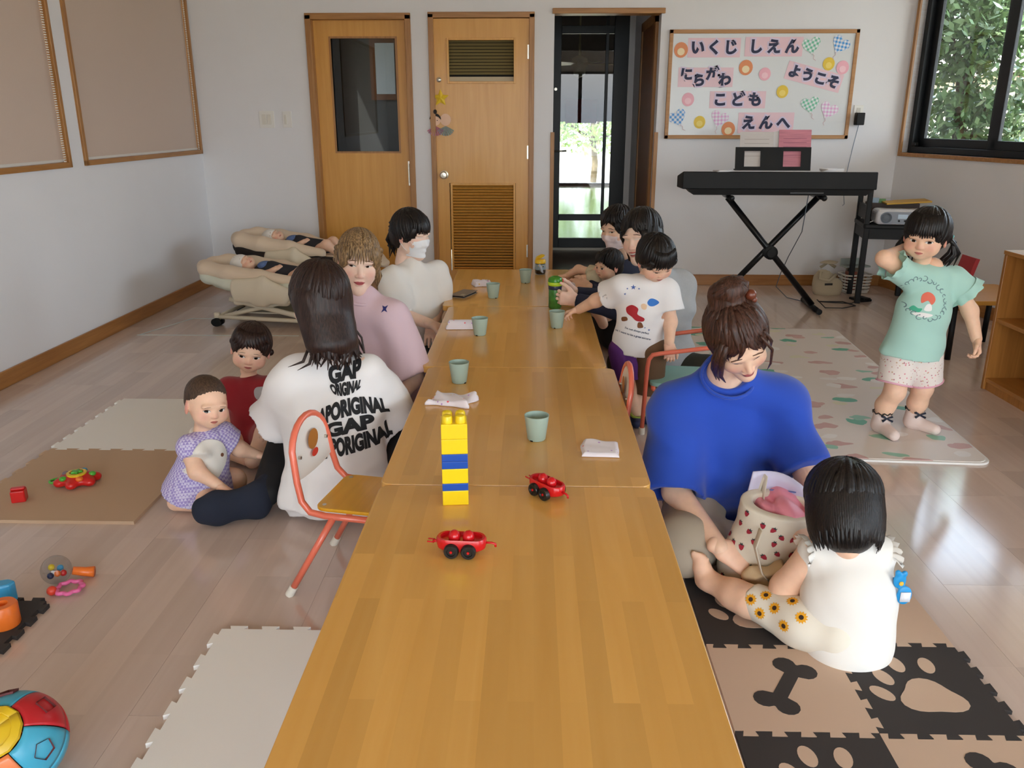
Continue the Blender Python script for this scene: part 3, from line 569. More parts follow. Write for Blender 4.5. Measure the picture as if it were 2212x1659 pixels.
# towels ------------------------------------------------------------------
def speckle(name, base, cols, scale=26, thr=.16):
    if name in MATS: return MATS[name]
    m = bpy.data.materials.new(name); m.use_nodes = True; nt = m.node_tree; b = nt.nodes['Principled BSDF']; L = nt.links.new
    tc = N(nt, 'ShaderNodeTexCoord'); vo = N(nt, 'ShaderNodeTexVoronoi'); vo.inputs['Scale'].default_value = scale; L(tc.outputs['Object'], vo.inputs['Vector'])
    lt = N(nt, 'ShaderNodeMath', operation='LESS_THAN', i1=thr); L(vo.outputs['Distance'], lt.inputs[0])
    cr = N(nt, 'ShaderNodeValToRGB'); cr.color_ramp.interpolation = 'CONSTANT'; e = cr.color_ramp.elements
    while len(e) < len(cols): e.new(.5)
    for i, c in enumerate(cols): e[i].position = i/len(cols); e[i].color = (*lin(c), 1)
    sp = N(nt, 'ShaderNodeSeparateColor'); L(vo.outputs['Color'], sp.inputs[0]); L(sp.outputs[0], cr.inputs[0])
    mx = N(nt, 'ShaderNodeMixRGB'); mx.inputs[1].default_value = (*lin(base), 1); L(lt.outputs[0], mx.inputs[0]); L(cr.outputs[0], mx.inputs[2]); L(mx.outputs[0], b.inputs['Base Color']); b.inputs['Roughness'].default_value = .9; b.inputs['Sheen Weight'].default_value = .2
    MATS[name] = m; return m
towm = speckle('towel_gauze', 'E9E2EA', ['E76A7A', 'E9E2EA', 'E8C45A', 'E9E2EA', 'B98AD0'], 60, .22)
def towel(px, py, w, d, h, ang, mode, label, seed):
    p = P(px, py, Z=ZT); rg = np.random.default_rng(seed); n = 34; ph = rg.uniform(0, 6.28, 12); fr = rg.uniform(2, 7, (12, 2)); vs = []; fs = []
    for lay in (0, 1):
        for i in range(n):
            for j in range(n):
                u, v = i/(n-1)*2-1, j/(n-1)*2-1; ed = min(1-abs(u), 1-abs(v)); k = min(1, ed*5)
                wob = sum(math.sin(fr[q, 0]*u*(1 if mode == 'c' else .4)+fr[q, 1]*v+ph[q]) for q in range(6))/6; wob2 = sum(math.sin(fr[q, 0]*v+fr[q, 1]*u+ph[q]) for q in range(6, 12))/6
                amp = {'c': 1, 'r': .25, 'f': .35}[mode]
                x = w/2*u*(1+.16*amp*wob2)+.004*wob; y = d/2*v*(1+.22*amp*wob)
                prof = {'c': .55+.45*wob, 'r': math.sqrt(max(0, 1-v*v))*.95+.05*wob, 'f': .7+.5*wob*abs(v)+.12*wob2}[mode]
                z = .001+(h*max(.12, prof)*min(1, k+.25) if lay else 0)
                vs.append((x, y, z))
    for lay in (0, 1):
        for i in range(n-1):
            for j in range(n-1):
                q = [lay*n*n+i*n+j, lay*n*n+(i+1)*n+j, lay*n*n+(i+1)*n+j+1, lay*n*n+i*n+j+1]; fs.append(tuple(q if lay else q[::-1]))
    bd = [i*n for i in range(n)]+[(n-1)*n+j for j in range(1, n)]+[i*n+n-1 for i in range(n-2, -1, -1)]+[j for j in range(n-2, 0, -1)]
    for a, b in zip(bd, bd[1:]+bd[:1]): fs.append((a, b, n*n+b, n*n+a))
    o = ob('hand_towel', MB().add(vs, fs), towm, loc=(p.x, p.y, ZT), rz=R_(ang), smooth=True, label=label, cat='towel', group='thin printed hand towels on the tables')
    pass
towel(1041, 617, .10, .07, .045, 20, 'c', 'crumpled white towel beyond the phone', 3); towel(996, 709, .13, .055, .04, 3, 'r', 'rolled speckled towel left of the third row cup', 5); towel(976, 868, .145, .10, .032, -14, 'c', 'crumpled white towel behind the yellow block tower', 8)
towel(1296, 972, .105, .11, .015, -4, 'f', 'flat folded speckled towel at the right table edge', 11); towel(1222, 623, .12, .06, .035, 0, 'r', 'rolled pink white towel behind the green bottle', 13)
# phone in a wallet case
p = P(1001, 640, Z=ZT); e = empty('phone', (p.x, p.y+.03, ZT), rz=R_(-22), label='phone in a grey wallet case lying left on the far table', cat='phone')
ob('case_cover', MB().b(-.042, .042, -.08, .08, .011, .0145), mat('case_taupe', '8C8071', .5, bump=.1, bscale=300), e, bevel=.0015); ob('case_back', MB().b(-.042, .042, -.08, .08, 0, .003), MATS['case_taupe'], e, bevel=.001)
ob('phone_body', MB().b(-.038, .038, -.077, .077, .003, .011), mat('phone_edge', '3A3A3C', .25, .7), e, bevel=.002); ob('camera_window', MB().b(.012, .034, -.072, -.04, .0145, .0155), mat('case_lens', 'B0A895', .3), e, bevel=.001)
# straw bottle
p = P(1167, 594, Z=ZT); e = empty('straw_bottle', (p.x, p.y+.03, ZT), label='clear straw training bottle of dark tea with open yellow lid', cat='bottle')
clearm = glassmat('clear_bottle_plastic', (.9, .93, .95))
ob('tea', MB().lathe([(.001, .003), (.028, .003), (.031, .012), (.031, .038), (.001, .038)], 24), mat('dark_tea', '2E1508', .15), e, smooth=True, sharp=50)
ob('bottle_body', MB().lathe([(.001, 0), (.029, 0), (.033, .012), (.0335, .03), (.030, .06), (.029, .072)], 24, cap=False), clearm, e, smooth=True)
ob('printed_sleeve', MB().lathe([(.0337, .03), (.0325, .045), (.0305, .062)], 24, cap=False), speckle('bottle_print', '8FA3AE', ['E8C45A', '3A2A1E', 'E8C45A', '4A5A60'], 70, .3), e, smooth=True)
ob('straw_arm', MB().tube([(-.008, -.034, .065), (.004, -.036, .045), (.010, -.036, .022), (.016, -.034, .014)], [.006, .007, .007, .004], 8), mat('pale_blue_plastic', 'B7C4D6', .4), e, smooth=True)
yel = mat('lid_yellow', 'F0C31E', .35)
ob('collar', MB().lathe([(.031, .066), (.033, .068), (.033, .082), (.028, .090), (.001, .092)], 24), yel, e, smooth=True, sharp=40); ob('flip_lid', MB(Matrix.Translation((.0, .004, .098)) @ Matrix.Rotation(R_(-24), 4, 'Y')).lathe([(.001, 0), (.028, 0), (.031, .006), (.02, .015), (.001, .017)], 20), yel, e, smooth=True, sharp=40)
ob('straw', MB().tube([(0, 0, .09), (.002, 0, .106), (.012, 0, .112)], .004, 8), whitep, e, smooth=True)
# green bottle
p = P(1199, 668, Z=ZT); GB = Vector((p.x, p.y+.03, ZT)); e = empty('green_bottle', GB, label='green lidded drink bottle held in two hands at the table', cat='bottle')
ob('bottle_body', MB().lathe([(.001, 0), (.029, 0), (.032, .006), (.032, .105), (.030, .112)], 24), mat('bottle_green', '3E7A32', .3, var=.5, vscale=40), e, smooth=True, sharp=40)
ob('navy_band', MB().lathe([(.0325, .095), (.0335, .098), (.0335, .113), (.0325, .116)], 24, cap=False), mat('navy_plastic', '1E2440', .4), e, smooth=True); ob('lime_ring', MB().lathe([(.034, .114), (.0365, .117), (.0365, .130), (.034, .133)], 24), mat('lime_plastic', 'B7D62E', .35), e, smooth=True, sharp=40)
ob('lid', MB().lathe([(.035, .131), (.0355, .142), (.031, .152), (.02, .157), (.018, .154), (.001, .155)], 24), mat('lid_green', '3C8A1E', .25), e, smooth=True, sharp=40); ob('lid_latch', MB().b(.030, .040, -.008, .008, .116, .145), mat('latch_red', 'C8322E', .4), e, bevel=.002)
# toy block tower
p = P(982, 1090, Z=ZT); bw, bu = .0625, .0382; ym = mat('toy_yellow', 'F2D21A', .3); bm2 = mat('toy_blue', '1C50B0', .3); z = ZT
def block(h, m):
    mb = MB().b(-bw/2, bw/2, -bw/2, bw/2, 0, h)
    o = ob('toy_block', mb, m, bevel=.0015)
    for sx in (-1, 1):
        for sy in (-1, 1): ob('stud', MB().lathe([(.0125, 0), (.0125, .012), (.0105, .017), (.004, .0195), (.001, .0195)], 14, (sx*.0157, sy*.0157, h)), m, o, smooth=True, sharp=45)
    return o
protos = {}; kinds = [('y', 1, 'yellow toy block at the bottom of the tower'), ('b', .5, 'thin blue toy block just above the bottom yellow one'), ('y', 1, 'yellow toy block between the blue ones'), ('b', .5, 'lower of the two stacked thin blue toy blocks'), ('b', .5, 'upper of the two stacked thin blue toy blocks'), ('y', 1, 'yellow toy block second from the top of the tower'), ('y', 1, 'topmost yellow toy block with its four studs bare')]
for i, (c, h, lb) in enumerate(kinds):
    if (c, h) not in protos: o = protos[(c, h)] = block(bu*h-.0003, ym if c == 'y' else bm2)
    else: o = copy_tree(protos[(c, h)])
    o.location = (p.x, p.y+.028, z); o.rotation_euler.z = R_(6); z += bu*h; tag(o, label=lb, cat='toy block', group='stacked toy blocks')
# red toy cars
rm = mat('toy_red', 'C8161C', .22); tyre = mat('toy_tyre', '151515', .35)
def car():
    e = empty('toy_car')
    n = 14; L_, Wd = .062, .027; prof = []
    for k, (s, z) in enumerate(((.80, .012), (.96, .018), (1, .028), (1, .040), (.95, .0445), (.84, .044), (.82, .036))):
        ring = []
        for i in range(2*n):
            a = math.pi*2*i/(2*n); cx = (L_-Wd)*(1 if math.cos(a) >= 0 else -1); ring.append((cx*s+Wd*s*math.cos(a), Wd*s*math.sin(a), z))
        prof.append(ring)
    vs = [q for r in prof for q in r]; m = 2*n; fs = [(i*m+j, i*m+(j+1) % m, (i+1)*m+(j+1) % m, (i+1)*m+j) for i in range(len(prof)-1) for j in range(m)]+[tuple(range(m))[::-1], tuple((len(prof)-1)*m+j for j in range(m))]
    ob('car_body', MB().add(vs, fs), rm, e, smooth=True, sharp=40)
    for x in (-.0175, .0175): ob('dome_stud', MB().lathe([(.0145, .034), (.0145, .046), (.012, .054), (.006, .059), (.001, .06)], 16, (x, 0, 0)), rm, e, smooth=True, sharp=60)
    ob('hook', MB().tube([(.058, 0, .030), (.075, 0, .030), (.084, 0, .027), (.084, 0, .020)], .0032, 6), rm, e, smooth=True); ob('coupling', MB().tube([(-.058, 0, .028), (-.070, 0, .029)], .004, 6).tube([(-.068, -.007, .029), (-.084, -.007, .030)], .0022, 6).tube([(-.068, .007, .029), (-.084, .007, .030)], .0022, 6).tube([(-.069, -.007, .029), (-.069, .007, .029)], .003, 6), rm, e, smooth=True)
    for x in (-.021, .021):
        for sy in (-1, 1):
            w = ob('wheel', MB(Matrix.Translation((x, sy*.030, .0185)) @ Matrix.Rotation(R_(-90*sy), 4, 'X')).lathe([(.001, -.006), (.0185, -.006), (.0185, .005), (.0165, .008), (.011, .008), (.0095, .005), (.001, .005)], 24), tyre, e, smooth=True, sharp=40)
            ob('axle_cap', MB(Matrix.Translation((x, sy*.037, .0185)) @ Matrix.Rotation(R_(90), 4, 'X')).lathe([(.0035, -.001), (.0035, .001)], 10), rm, w)
    return e
c1 = car(); c1.scale = (.88,)*3; p = P(995, 1208, Z=ZT); c1.location = (p.x, p.y+.03, ZT); c1.rotation_euler.z = R_(-4); tag(c1, label='red toy car in front seen from its side', cat='toy car', group='red toy cars')
c2 = copy_tree(c1); p = P(1182, 1080, Z=ZT); c2.location = (p.x, p.y+.03, ZT); c2.rotation_euler.z = R_(-48); tag(c2, label='red toy car behind turned away across the table seam', cat='toy car')
# ================================================================== CHILDREN'S CHAIRS
coral = mat('coral_enamel', 'E8745A', .3, coat=.3); chw = mat('chair_white_panel', 'EDE8E2', .35)
def chair(kind, name, label):
    e = empty(name, label=label, cat='chair', group='small coral tube chairs'); r = .0095
    def arch():
        pts = [(-.125, .13, .25), (-.125, -.08, .25), (-.124, -.125, .256), (-.121, -.15, .285), (-.116, -.162, .34), (-.11, -.17, .40)]
        for i in range(1, 12): a = math.pi-math.pi*i/12; pts.append((.11*math.cos(a), -.172-.008*math.sin(a), .40+.095*math.sin(a)))
        return pts+[(-x, y, z) for x, y, z in reversed(pts[:6])]
    if kind == 'plain':
        ob('frame_tube', MB().tube(arch(), r, 10), coral, e, smooth=True)
        ob('front_rail', MB().tube([(-.125, .13, .25), (.125, .13, .25)], r, 10), coral, e, smooth=True)
        legs = [((sx*.125, .115, .25), (sx*.135, .155, .022)) for sx in (-1, 1)]+[((sx*.125, -.055, .25), (sx*.15, -.185, .022)) for sx in (-1, 1)]
        for a, b in legs:
            l = ob('leg', MB().tube([a, b], r, 10), coral, e, smooth=True); d = (Vector(b)-Vector(a)).normalized()
            ob('rubber_foot', MB().tube([Vector(b)-d*.008, Vector(b)+d*.024], [.012, .013], 10), mat('foot_white', 'D8D2C6', .5), l, smooth=True, sharp=50)
        s = ob('seat', MB().prism(rrect(.235, .235, .03), .258, .269), woodmat('seat_ply', 'E2AE30', 'D29C20', .3, 'x', .6), e, bevel=.003)
        for sx in (-1, 1):
            for sy in (-1, 1): ob('screw', MB().cyl((sx*.095, sy*.095, .268), (sx*.095, sy*.095, .2705), .006, n=10), steel, s)
        poly = [(-.113, .345)]+[(.104*math.cos(math.pi-math.pi*i/12), .40+.088*math.sin(math.pi-math.pi*i/12)) for i in range(13)]+[(.113, .345)]+[(.113*math.cos(-math.pi*i/8), .345-.012*math.sin(math.pi*i/8)) for i in range(1, 8)]
        mb = MB(); nP = len(poly); f_ = lambda z: -.162-.055*max(0, (z-.33))/.17*.3
        mb.add([(x, f_(z)-.006, z) for x, z in poly]+[(x, f_(z)+.006-.004, z) for x, z in poly], [tuple(range(nP)), tuple(range(2*nP-1, nP-1, -1))]+[(i, nP+i, nP+(i+1) % nP, (i+1) % nP) for i in range(nP)])
        bk = ob('backrest', mb, chw, e)
        yb = -.1745
        def disc(cx, cz, rx, rz, y, m, nm):
            for s_, yy in ((1, y+.013), (-1, y-.0065)): ob(nm, MB().add([(cx+rx*math.cos(2*math.pi*i/18), yy-.0*i, cz+rz*math.sin(2*math.pi*i/18)) for i in range(18)], [tuple(range(18))[::s_]]), m, bk)
        brn = mat('print_brown', 'B0702E', .5); disc(0, .425, .032, .03, yb-.0, brn, 'printed_patch'); disc(0, .385, .020, .012, yb+.0035, mat('print_red', 'D03A28', .5), 'printed_patch')
        for sx in (-1, 1): ob('screw', MB(Matrix.Translation((sx*.085, -.168, .40)) @ Matrix.Rotation(R_(90), 4, 'X')).cyl((0, 0, -.009), (0, 0, .009), .005, n=8), steel, bk)
    else:
        for sx in (-1, 1):
            pts = [(sx*.15, .16, .02), (sx*.15, .15, .30), (sx*.15, .145, .335), (sx*.15, .13, .355), (sx*.15, .10, .362), (sx*.15, -.14, .40), (sx*.15, -.17, .40)]
            l = ob('arm_tube', MB().tube(pts, r, 10), coral, e, smooth=True); ob('rubber_foot', MB().cyl((sx*.15, .16, 0), (sx*.15, .16, .03), .013), MATS['foot_white'], l)
            l = ob('leg', MB().tube([(sx*.15, -.15, .41), (sx*.15, -.17, .02)], r, 10), coral, e, smooth=True); ob('rubber_foot', MB().cyl((sx*.15, -.17, 0), (sx*.15, -.17, .03), .013), MATS['foot_white'], l)
        ob('back_tube', MB().tube([(-.15, -.15, .40)]+[(-.15*math.cos(math.pi*i/10), -.165, .42+.07*math.sin(math.pi*i/10)) for i in range(11)]+[(.15, -.15, .40)], r, 10), coral, e, smooth=True)
        [ob('seat_rail', MB().tube([(-.15, yy, .205), (.15, yy, .205)], r, 8), coral, e, smooth=True) for yy in (.12, -.14)]
        ob('seat', MB().prism(rrect(.28, .27, .03), .212, .228), mat('seat_mint', '8FC4C0', .45), e, bevel=.004); ob('backrest', MB().b(-.135, .135, -.172, -.158, .31, .44), MATS['seat_mint'], e, bevel=.005)
    return e
c = chair('plain', 'child_chair', 'coral tube child chair with yellow wooden seat at the left table edge'); c.location = (-.462, 2.165, 0); c.rotation_euler.z = R_(-101)
c2 = copy_tree(c); c2.location = (.158, 2.72, 0); c2.rotation_euler.z = R_(91); tag(c2, label='coral chair pushed under the right table edge, only its rounded back showing')
c3 = chair('arm', 'child_armchair', 'coral tube armchair with mint seat behind the standing boy'); c3.location = (.655, 3.48, 0); c3.rotation_euler.z = R_(84)

# ================================================================== SOFT SHAPES: blended solids turned into one surface
A_ = lambda *p: np.array(p, dtype=np.float32)
class Sdf:
    def __init__(s): s.ops = []
    def cone(s, a, b, ra, rb, k=.02, flat=(0, 0), ell=None, sub=False):
        a = np.array(a, dtype=np.float32); b = np.array(b, dtype=np.float32); s.ops.append(('c', a, b, ra, rb, k, flat, ell, sub)); return s
    def path(s, pts, rs, k=.02, ell=None, flat0=0, flat1=0):
        for i in range(len(pts)-1): s.cone(pts[i], pts[i+1], rs[i], rs[i+1], k, (flat0 if i == 0 else 0, flat1 if i == len(pts)-2 else 0), ell)
        return s
    def ell(s, c, r, k=.02, rot=None, sub=False):
        s.ops.append(('e', np.array(c, dtype=np.float32), np.array(r, dtype=np.float32), k, None if rot is None else np.array(rot, dtype=np.float32), sub)); return s
    def _bb(s, o):
        if o[0] == 'c':
            w = 1 if o[7] is None else max(o[7][1], o[7][2], 1); r = max(o[3], o[4])*w; return np.minimum(o[1], o[2])-r, np.maximum(o[1], o[2])+r
        r = max(o[2]) if o[4] is not None else o[2]; return o[1]-r, o[1]+r
    def mesh(s, vox, disp=None, smooth=1):
        bb = [s._bb(o) for o in s.ops if not o[-1]]
        lo = np.min([b[0] for b in bb], 0)-vox*3; hi = np.max([b[1] for b in bb], 0)+vox*3
        n = np.ceil((hi-lo)/vox).astype(int)+1; D = np.full(n, .06, dtype=np.float32)
        ax = [lo[i]+np.arange(n[i], dtype=np.float32)*vox for i in range(3)]
        for o in s.ops:
            k = o[5] if o[0] == 'c' else o[3]; b0, b1 = s._bb(o); m = k+vox*3+.004
            i0 = np.clip(np.floor((b0-m-lo)/vox).astype(int), 0, n); i1 = np.clip(np.ceil((b1+m-lo)/vox).astype(int)+1, 0, n)
            if np.any(i1 <= i0): continue
            sl = tuple(slice(i0[i], i1[i]) for i in range(3)); x, y, z = np.meshgrid(ax[0][sl[0]], ax[1][sl[1]], ax[2][sl[2]], indexing='ij', sparse=True)
            if o[0] == 'c':
                _, a, b, ra, rb, k, flat, el, sub = o; ab = b-a; L = float(np.linalg.norm(ab))+1e-9; u = ab/L
                px, py, pz = x-a[0], y-a[1], z-a[2]; t = px*u[0]+py*u[1]+pz*u[2]; tc = np.clip(t, 0, L); r = ra+(rb-ra)*tc/L
                if el is None:
                    qx, qy, qz = px-u[0]*t, py-u[1]*t, pz-u[2]*t; rad2 = qx*qx+qy*qy+qz*qz; sc = 1.0
                else:
                    e = np.array(el[0], dtype=np.float32); e = e-u*np.dot(e, u); e /= np.linalg.norm(e); v = np.cross(u, e)
                    pu = (px*e[0]+py*e[1]+pz*e[2])/el[1]; pv = (px*v[0]+py*v[1]+pz*v[2])/el[2]; rad2 = pu*pu+pv*pv; sc = min(el[1], el[2])
                over = np.where(t < 0, (0 if flat[0] else -t), np.where(t > L, (0 if flat[1] else t-L), 0))
                d = (np.sqrt(rad2+(over/sc)**2)-r)*sc
                if flat[0]: d = np.maximum(d, -t)
                if flat[1]: d = np.maximum(d, t-L)
            else:
                _, c, r, k, rot, sub = o; px, py, pz = x-c[0], y-c[1], z-c[2]
                if rot is not None: px, py, pz = [px*rot[0][i]+py*rot[1][i]+pz*rot[2][i] for i in range(3)]
                k0 = np.sqrt((px/r[0])**2+(py/r[1])**2+(pz/r[2])**2); k1 = np.sqrt((px/r[0]**2)**2+(py/r[1]**2)**2+(pz/r[2]**2)**2)+1e-9; d = k0*(k0-1)/k1
            O = D[sl]
            if sub:
                d = -d; h = np.clip(.5-.5*(O-d)/k, 0, 1); D[sl] = O*(1-h)+d*h+k*h*(1-h)
            else:
                h = np.clip(.5+.5*(O-d)/k, 0, 1); D[sl] = O*(1-h)+d*h-k*h*(1-h)
        if disp is not None:
            near = np.argwhere(np.abs(D) < vox*3+.008); D[near[:, 0], near[:, 1], near[:, 2]] += disp(near*vox+lo).astype(np.float32)
        return nets(D, lo, vox, smooth)
def nets(D, lo, vox, smooth):
    neg = D < 0; cnt = np.zeros(tuple(np.array(D.shape)-1), dtype=np.int8)
    for dx in (0, 1):
        for dy in (0, 1):
            for dz in (0, 1): cnt += neg[dx:D.shape[0]-1+dx, dy:D.shape[1]-1+dy, dz:D.shape[2]-1+dz]
    act = (cnt > 0) & (cnt < 8); c = np.argwhere(act); idx = np.full(act.shape, -1, dtype=np.int32); idx[act] = np.arange(len(c))
    acc = np.zeros((len(c), 3), dtype=np.float32); num = np.zeros(len(c), dtype=np.float32)
    co = [(a, b, d) for a in (0, 1) for b in (0, 1) for d in (0, 1)]; val = {q: D[c[:, 0]+q[0], c[:, 1]+q[1], c[:, 2]+q[2]] for q in co}
    for q in co:
        for axi in range(3):
            if q[axi]: continue
            q2 = list(q); q2[axi] = 1; q2 = tuple(q2); a, b = val[q], val[q2]; m = (a < 0) != (b < 0); t = np.where(m, a/(a-b+1e-12*(a == b)), 0)
            for j in range(3): acc[:, j] += np.where(m, (t if j == axi else q[j]), 0)
            num += m
    V = lo+(c+acc/np.maximum(num, 1)[:, None])*vox; F = []
    for axi in range(3):
        sl0 = [slice(None)]*3; sl1 = [slice(None)]*3; sl0[axi] = slice(0, -1); sl1[axi] = slice(1, None); a, b = neg[tuple(sl0)], neg[tuple(sl1)]
        e = np.argwhere(a != b); o1, o2 = [i for i in range(3) if i != axi]; e = e[(e[:, o1] > 0) & (e[:, o2] > 0) & (e[:, o1] < D.shape[o1]-1) & (e[:, o2] < D.shape[o2]-1)]
        q = []
        for (s1, s2) in ((-1, -1), (0, -1), (0, 0), (-1, 0)): p = e.copy(); p[:, o1] += s1; p[:, o2] += s2; q.append(idx[p[:, 0], p[:, 1], p[:, 2]])
        q = np.stack(q, 1); inside = neg[e[:, 0], e[:, 1], e[:, 2]]; fl = inside if axi != 1 else ~inside; q[~fl] = q[~fl][:, ::-1]; F.append(q)
    F = np.concatenate(F)
    for _ in range(smooth):
        S = np.zeros_like(V); K = np.zeros(len(V), dtype=np.float32)
        for i in range(4):
            j = (i+1) % 4; np.add.at(S, F[:, i], V[F[:, j]]); np.add.at(K, F[:, i], 1); np.add.at(S, F[:, j], V[F[:, i]]); np.add.at(K, F[:, j], 1)
        V = V*.5+S/np.maximum(K, 1)[:, None]*.5
    return V.astype(np.float32), F.astype(np.int32)
def folds(seed, amp=.004, f=34, dirv=(.4, .2, 1), warp=1.2):
    rg = np.random.default_rng(seed); ds = [np.array(dirv)+rg.normal(size=3)*.35 for _ in range(4)]; ds = [d/np.linalg.norm(d) for d in ds]; ph = rg.uniform(0, 6.28, (4, 2)); wd = rg.normal(size=(4, 3))*7
    def fn(p):
        o = np.zeros(len(p))
        for i in range(4): s = np.sin(p@ds[i]*f*(.7+.25*i)+warp*np.sin(p@wd[i]+ph[i, 1])*2+ph[i, 0]); m = .5+.5*np.sin(p@wd[(i+1) % 4]*1.3+ph[i, 1]*2); o += (np.abs(s)**1.5*np.sign(s))*m
        for i in (0, 2): o += 1.1*np.sin(p@ds[i]*f*.4+warp*np.sin(p@wd[i]*.5+ph[i, 0])*1.5+ph[i, 1])*(.5+.5*np.sin(p@wd[3-i]*.7+ph[i, 0]))
        return o*amp*.7
    return fn
# ------------------------------------------------------------------ people
def skinmat(name, col, blush):
    if name in MATS: return MATS[name]
    m = bpy.data.materials.new(name); m.use_nodes = True; nt = m.node_tree; b = nt.nodes['Principled BSDF']; L = nt.links.new
    at = N(nt, 'ShaderNodeAttribute', attribute_name='blush'); mx = N(nt, 'ShaderNodeMixRGB'); mx.inputs[1].default_value = (*lin(col), 1); mx.inputs[2].default_value = (*lin(blush), 1)
    no = N(nt, 'ShaderNodeTexNoise'); no.inputs['Scale'].default_value = 45; tc = N(nt, 'ShaderNodeTexCoord'); L(tc.outputs['Object'], no.inputs[0])
    hs = N(nt, 'ShaderNodeHueSaturation'); mr = N(nt, 'ShaderNodeMapRange', i1=.3, i2=.7, i3=.96, i4=1.04); L(no.outputs[0], mr.inputs[0]); L(mr.outputs[0], hs.inputs['Value']); L(at.outputs['Fac'], mx.inputs[0]); L(mx.outputs[0], hs.inputs['Color']); L(hs.outputs[0], b.inputs['Base Color'])
    b.inputs['Roughness'].default_value = .5; b.inputs['Specular IOR Level'].default_value = .35
    b.inputs['Subsurface Weight'].default_value = .12; b.inputs['Subsurface Radius'].default_value = (.01, .004, .002); b.inputs['Subsurface Scale'].default_value = .6
    MATS[name] = m; return m
skinA = skinmat('skin_adult', 'EDC6AC', 'E09C88'); skinB = skinmat('skin_child', 'ECC2A6', 'E0998A'); skinC = skinmat('skin_fair', 'F2D2C0', 'E8A69A')
def hairmat(name, col, hi, rough=.42):
    if name in MATS: return MATS[name]
    m = bpy.data.materials.new(name); m.use_nodes = True; nt = m.node_tree; b = nt.nodes['Principled BSDF']; L = nt.links.new
    tc = N(nt, 'ShaderNodeTexCoord'); mp = N(nt, 'ShaderNodeMapping'); mp.inputs['Scale'].default_value = (230, 230, 16); L(tc.outputs['Object'], mp.inputs[0]); no = N(nt, 'ShaderNodeTexNoise'); no.inputs['Scale'].default_value = 1; no.inputs['Detail'].default_value = 3; L(mp.outputs[0], no.inputs[0])
    mx = N(nt, 'ShaderNodeMixRGB'); mx.inputs[1].default_value = (*lin(col), 1); mx.inputs[2].default_value = (*lin(hi), 1); mr = N(nt, 'ShaderNodeMapRange', i1=.35, i2=.7); L(no.outputs[0], mr.inputs[0]); L(mr.outputs[0], mx.inputs[0]); L(mx.outputs[0], b.inputs['Base Color'])
    bp = N(nt, 'ShaderNodeBump'); bp.inputs['Strength'].default_value = .5; bp.inputs['Distance'].default_value = .002; L(no.outputs[0], bp.inputs['Height']); L(bp.outputs[0], b.inputs['Normal']); b.inputs['Roughness'].default_value = rough; b.inputs['Specular IOR Level'].default_value = .32
    MATS[name] = m; return m
hairK = hairmat('hair_black', '100D0D', '221B19'); hairB = hairmat('hair_dark_brown', '1E1210', '3A2620'); hairC = hairmat('hair_chestnut', '2C1A12', '54352A'); hairO = hairmat('hair_ash_blonde', '543F2B', 'B09068'); hairF = hairmat('hair_baby_brown', '3A2A20', '5A4434', .5)
KIND = {   # eye x, eye z, eye half width, up, low; brow z; lips z; chin z; skull top
 'adult': dict(ex=.031, ez=0., ew=.0145, eu=.0055, el=.004, ir=.0062, bz=.021, bw=.017, lz=-.064, lw=.022, lu=.0065, ll=.0075),
 'child': dict(ex=.030, ez=-.006, ew=.0145, eu=.0075, el=.0055, ir=.0075, bz=.016, bw=.014, lz=-.051, lw=.0165, lu=.005, ll=.006),
 'baby': dict(ex=.029, ez=-.008, ew=.0135, eu=.0075, el=.0058, ir=.0078, bz=.013, bw=.012, lz=-.050, lw=.0145, lu=.005, ll=.006)}
def headsdf(kind):
    S = Sdf(); rot = lambda a: np.array(Matrix.Rotation(R_(a), 3, 'Z'))
    if kind == 'adult':
        S.ell((0, -.018, .028), (.074, .093, .087), .02).ell((0, .018, -.030), (.060, .064, .078), .03)
        for s in (-1, 1): S.cone((s*.043, .002, -.058), (0, .056, -.098), .024, .019, .025).ell((s*.036, .052, -.032), (.026, .022, .027), .02)
        S.ell((0, .056, -.098), (.020, .018, .017), .02)
        for s in (-1, 1): S.ell((s*.026, .072, .017), (.025, .012, .009), .014); S.ell((s*.032, .096, -.001), (.019, .012, .011), .012, sub=True)
        S.cone((0, .078, .004), (0, .094, -.034), .0062, .0088, .012)
        for s in (-1, 1): S.ell((s*.0105, .086, -.037), (.0078, .009, .0068), .006)
        S.ell((0, .077, -.0605), (.019, .010, .006), .006).ell((0, .077, -.0705), (.016, .010, .0065), .006)
        ez, ex, er = -.012, .074, (.008, .018, .030); S.cone((0, -.024, -.05), (0, -.040, -.155), .047, .048, .03)
    else:
        b = kind == 'baby'
        S.ell((0, -.018, .024), (.076, .089, .080), .02).ell((0, .016, -.026), (.063, .060, .058), .03)
        for s in (-1, 1): S.ell((s*.036, .044, -.036), (.029, .027, .028), .025)
        S.ell((0, .046, -.068), (.022, .020, .016), .025)
        for s in (-1, 1): S.ell((s*.026, .070, .012), (.024, .010, .008), .014); S.ell((s*.030, .090, -.007), (.018, .012, .011), .012, sub=True)
        S.cone((0, .072, -.006), (0, .082, -.027), .0055, .0075, .012)
        for s in (-1, 1): S.ell((s*.0085, .077, -.029), (.0068, .0075, .0055), .005)
        S.ell((0, .070, -.048), (.015, .010, .006), .006).ell((0, .069, -.0565), (.013, .010, .006), .006)
        ez, ex, er = -.014, .076, (.008, .017, .027); S.cone((0, -.016, -.04), (0, -.024, -.115), .034, .036, .03)
    for s in (-1, 1):
        S.ell((s*ex, -.010, ez), er, .006, rot(s*-18)); S.ell((s*(ex+.008), -.006, ez+.002), (.005, .009, .016), .004, rot(s*-18), True)
    return S
_HEAD = {}
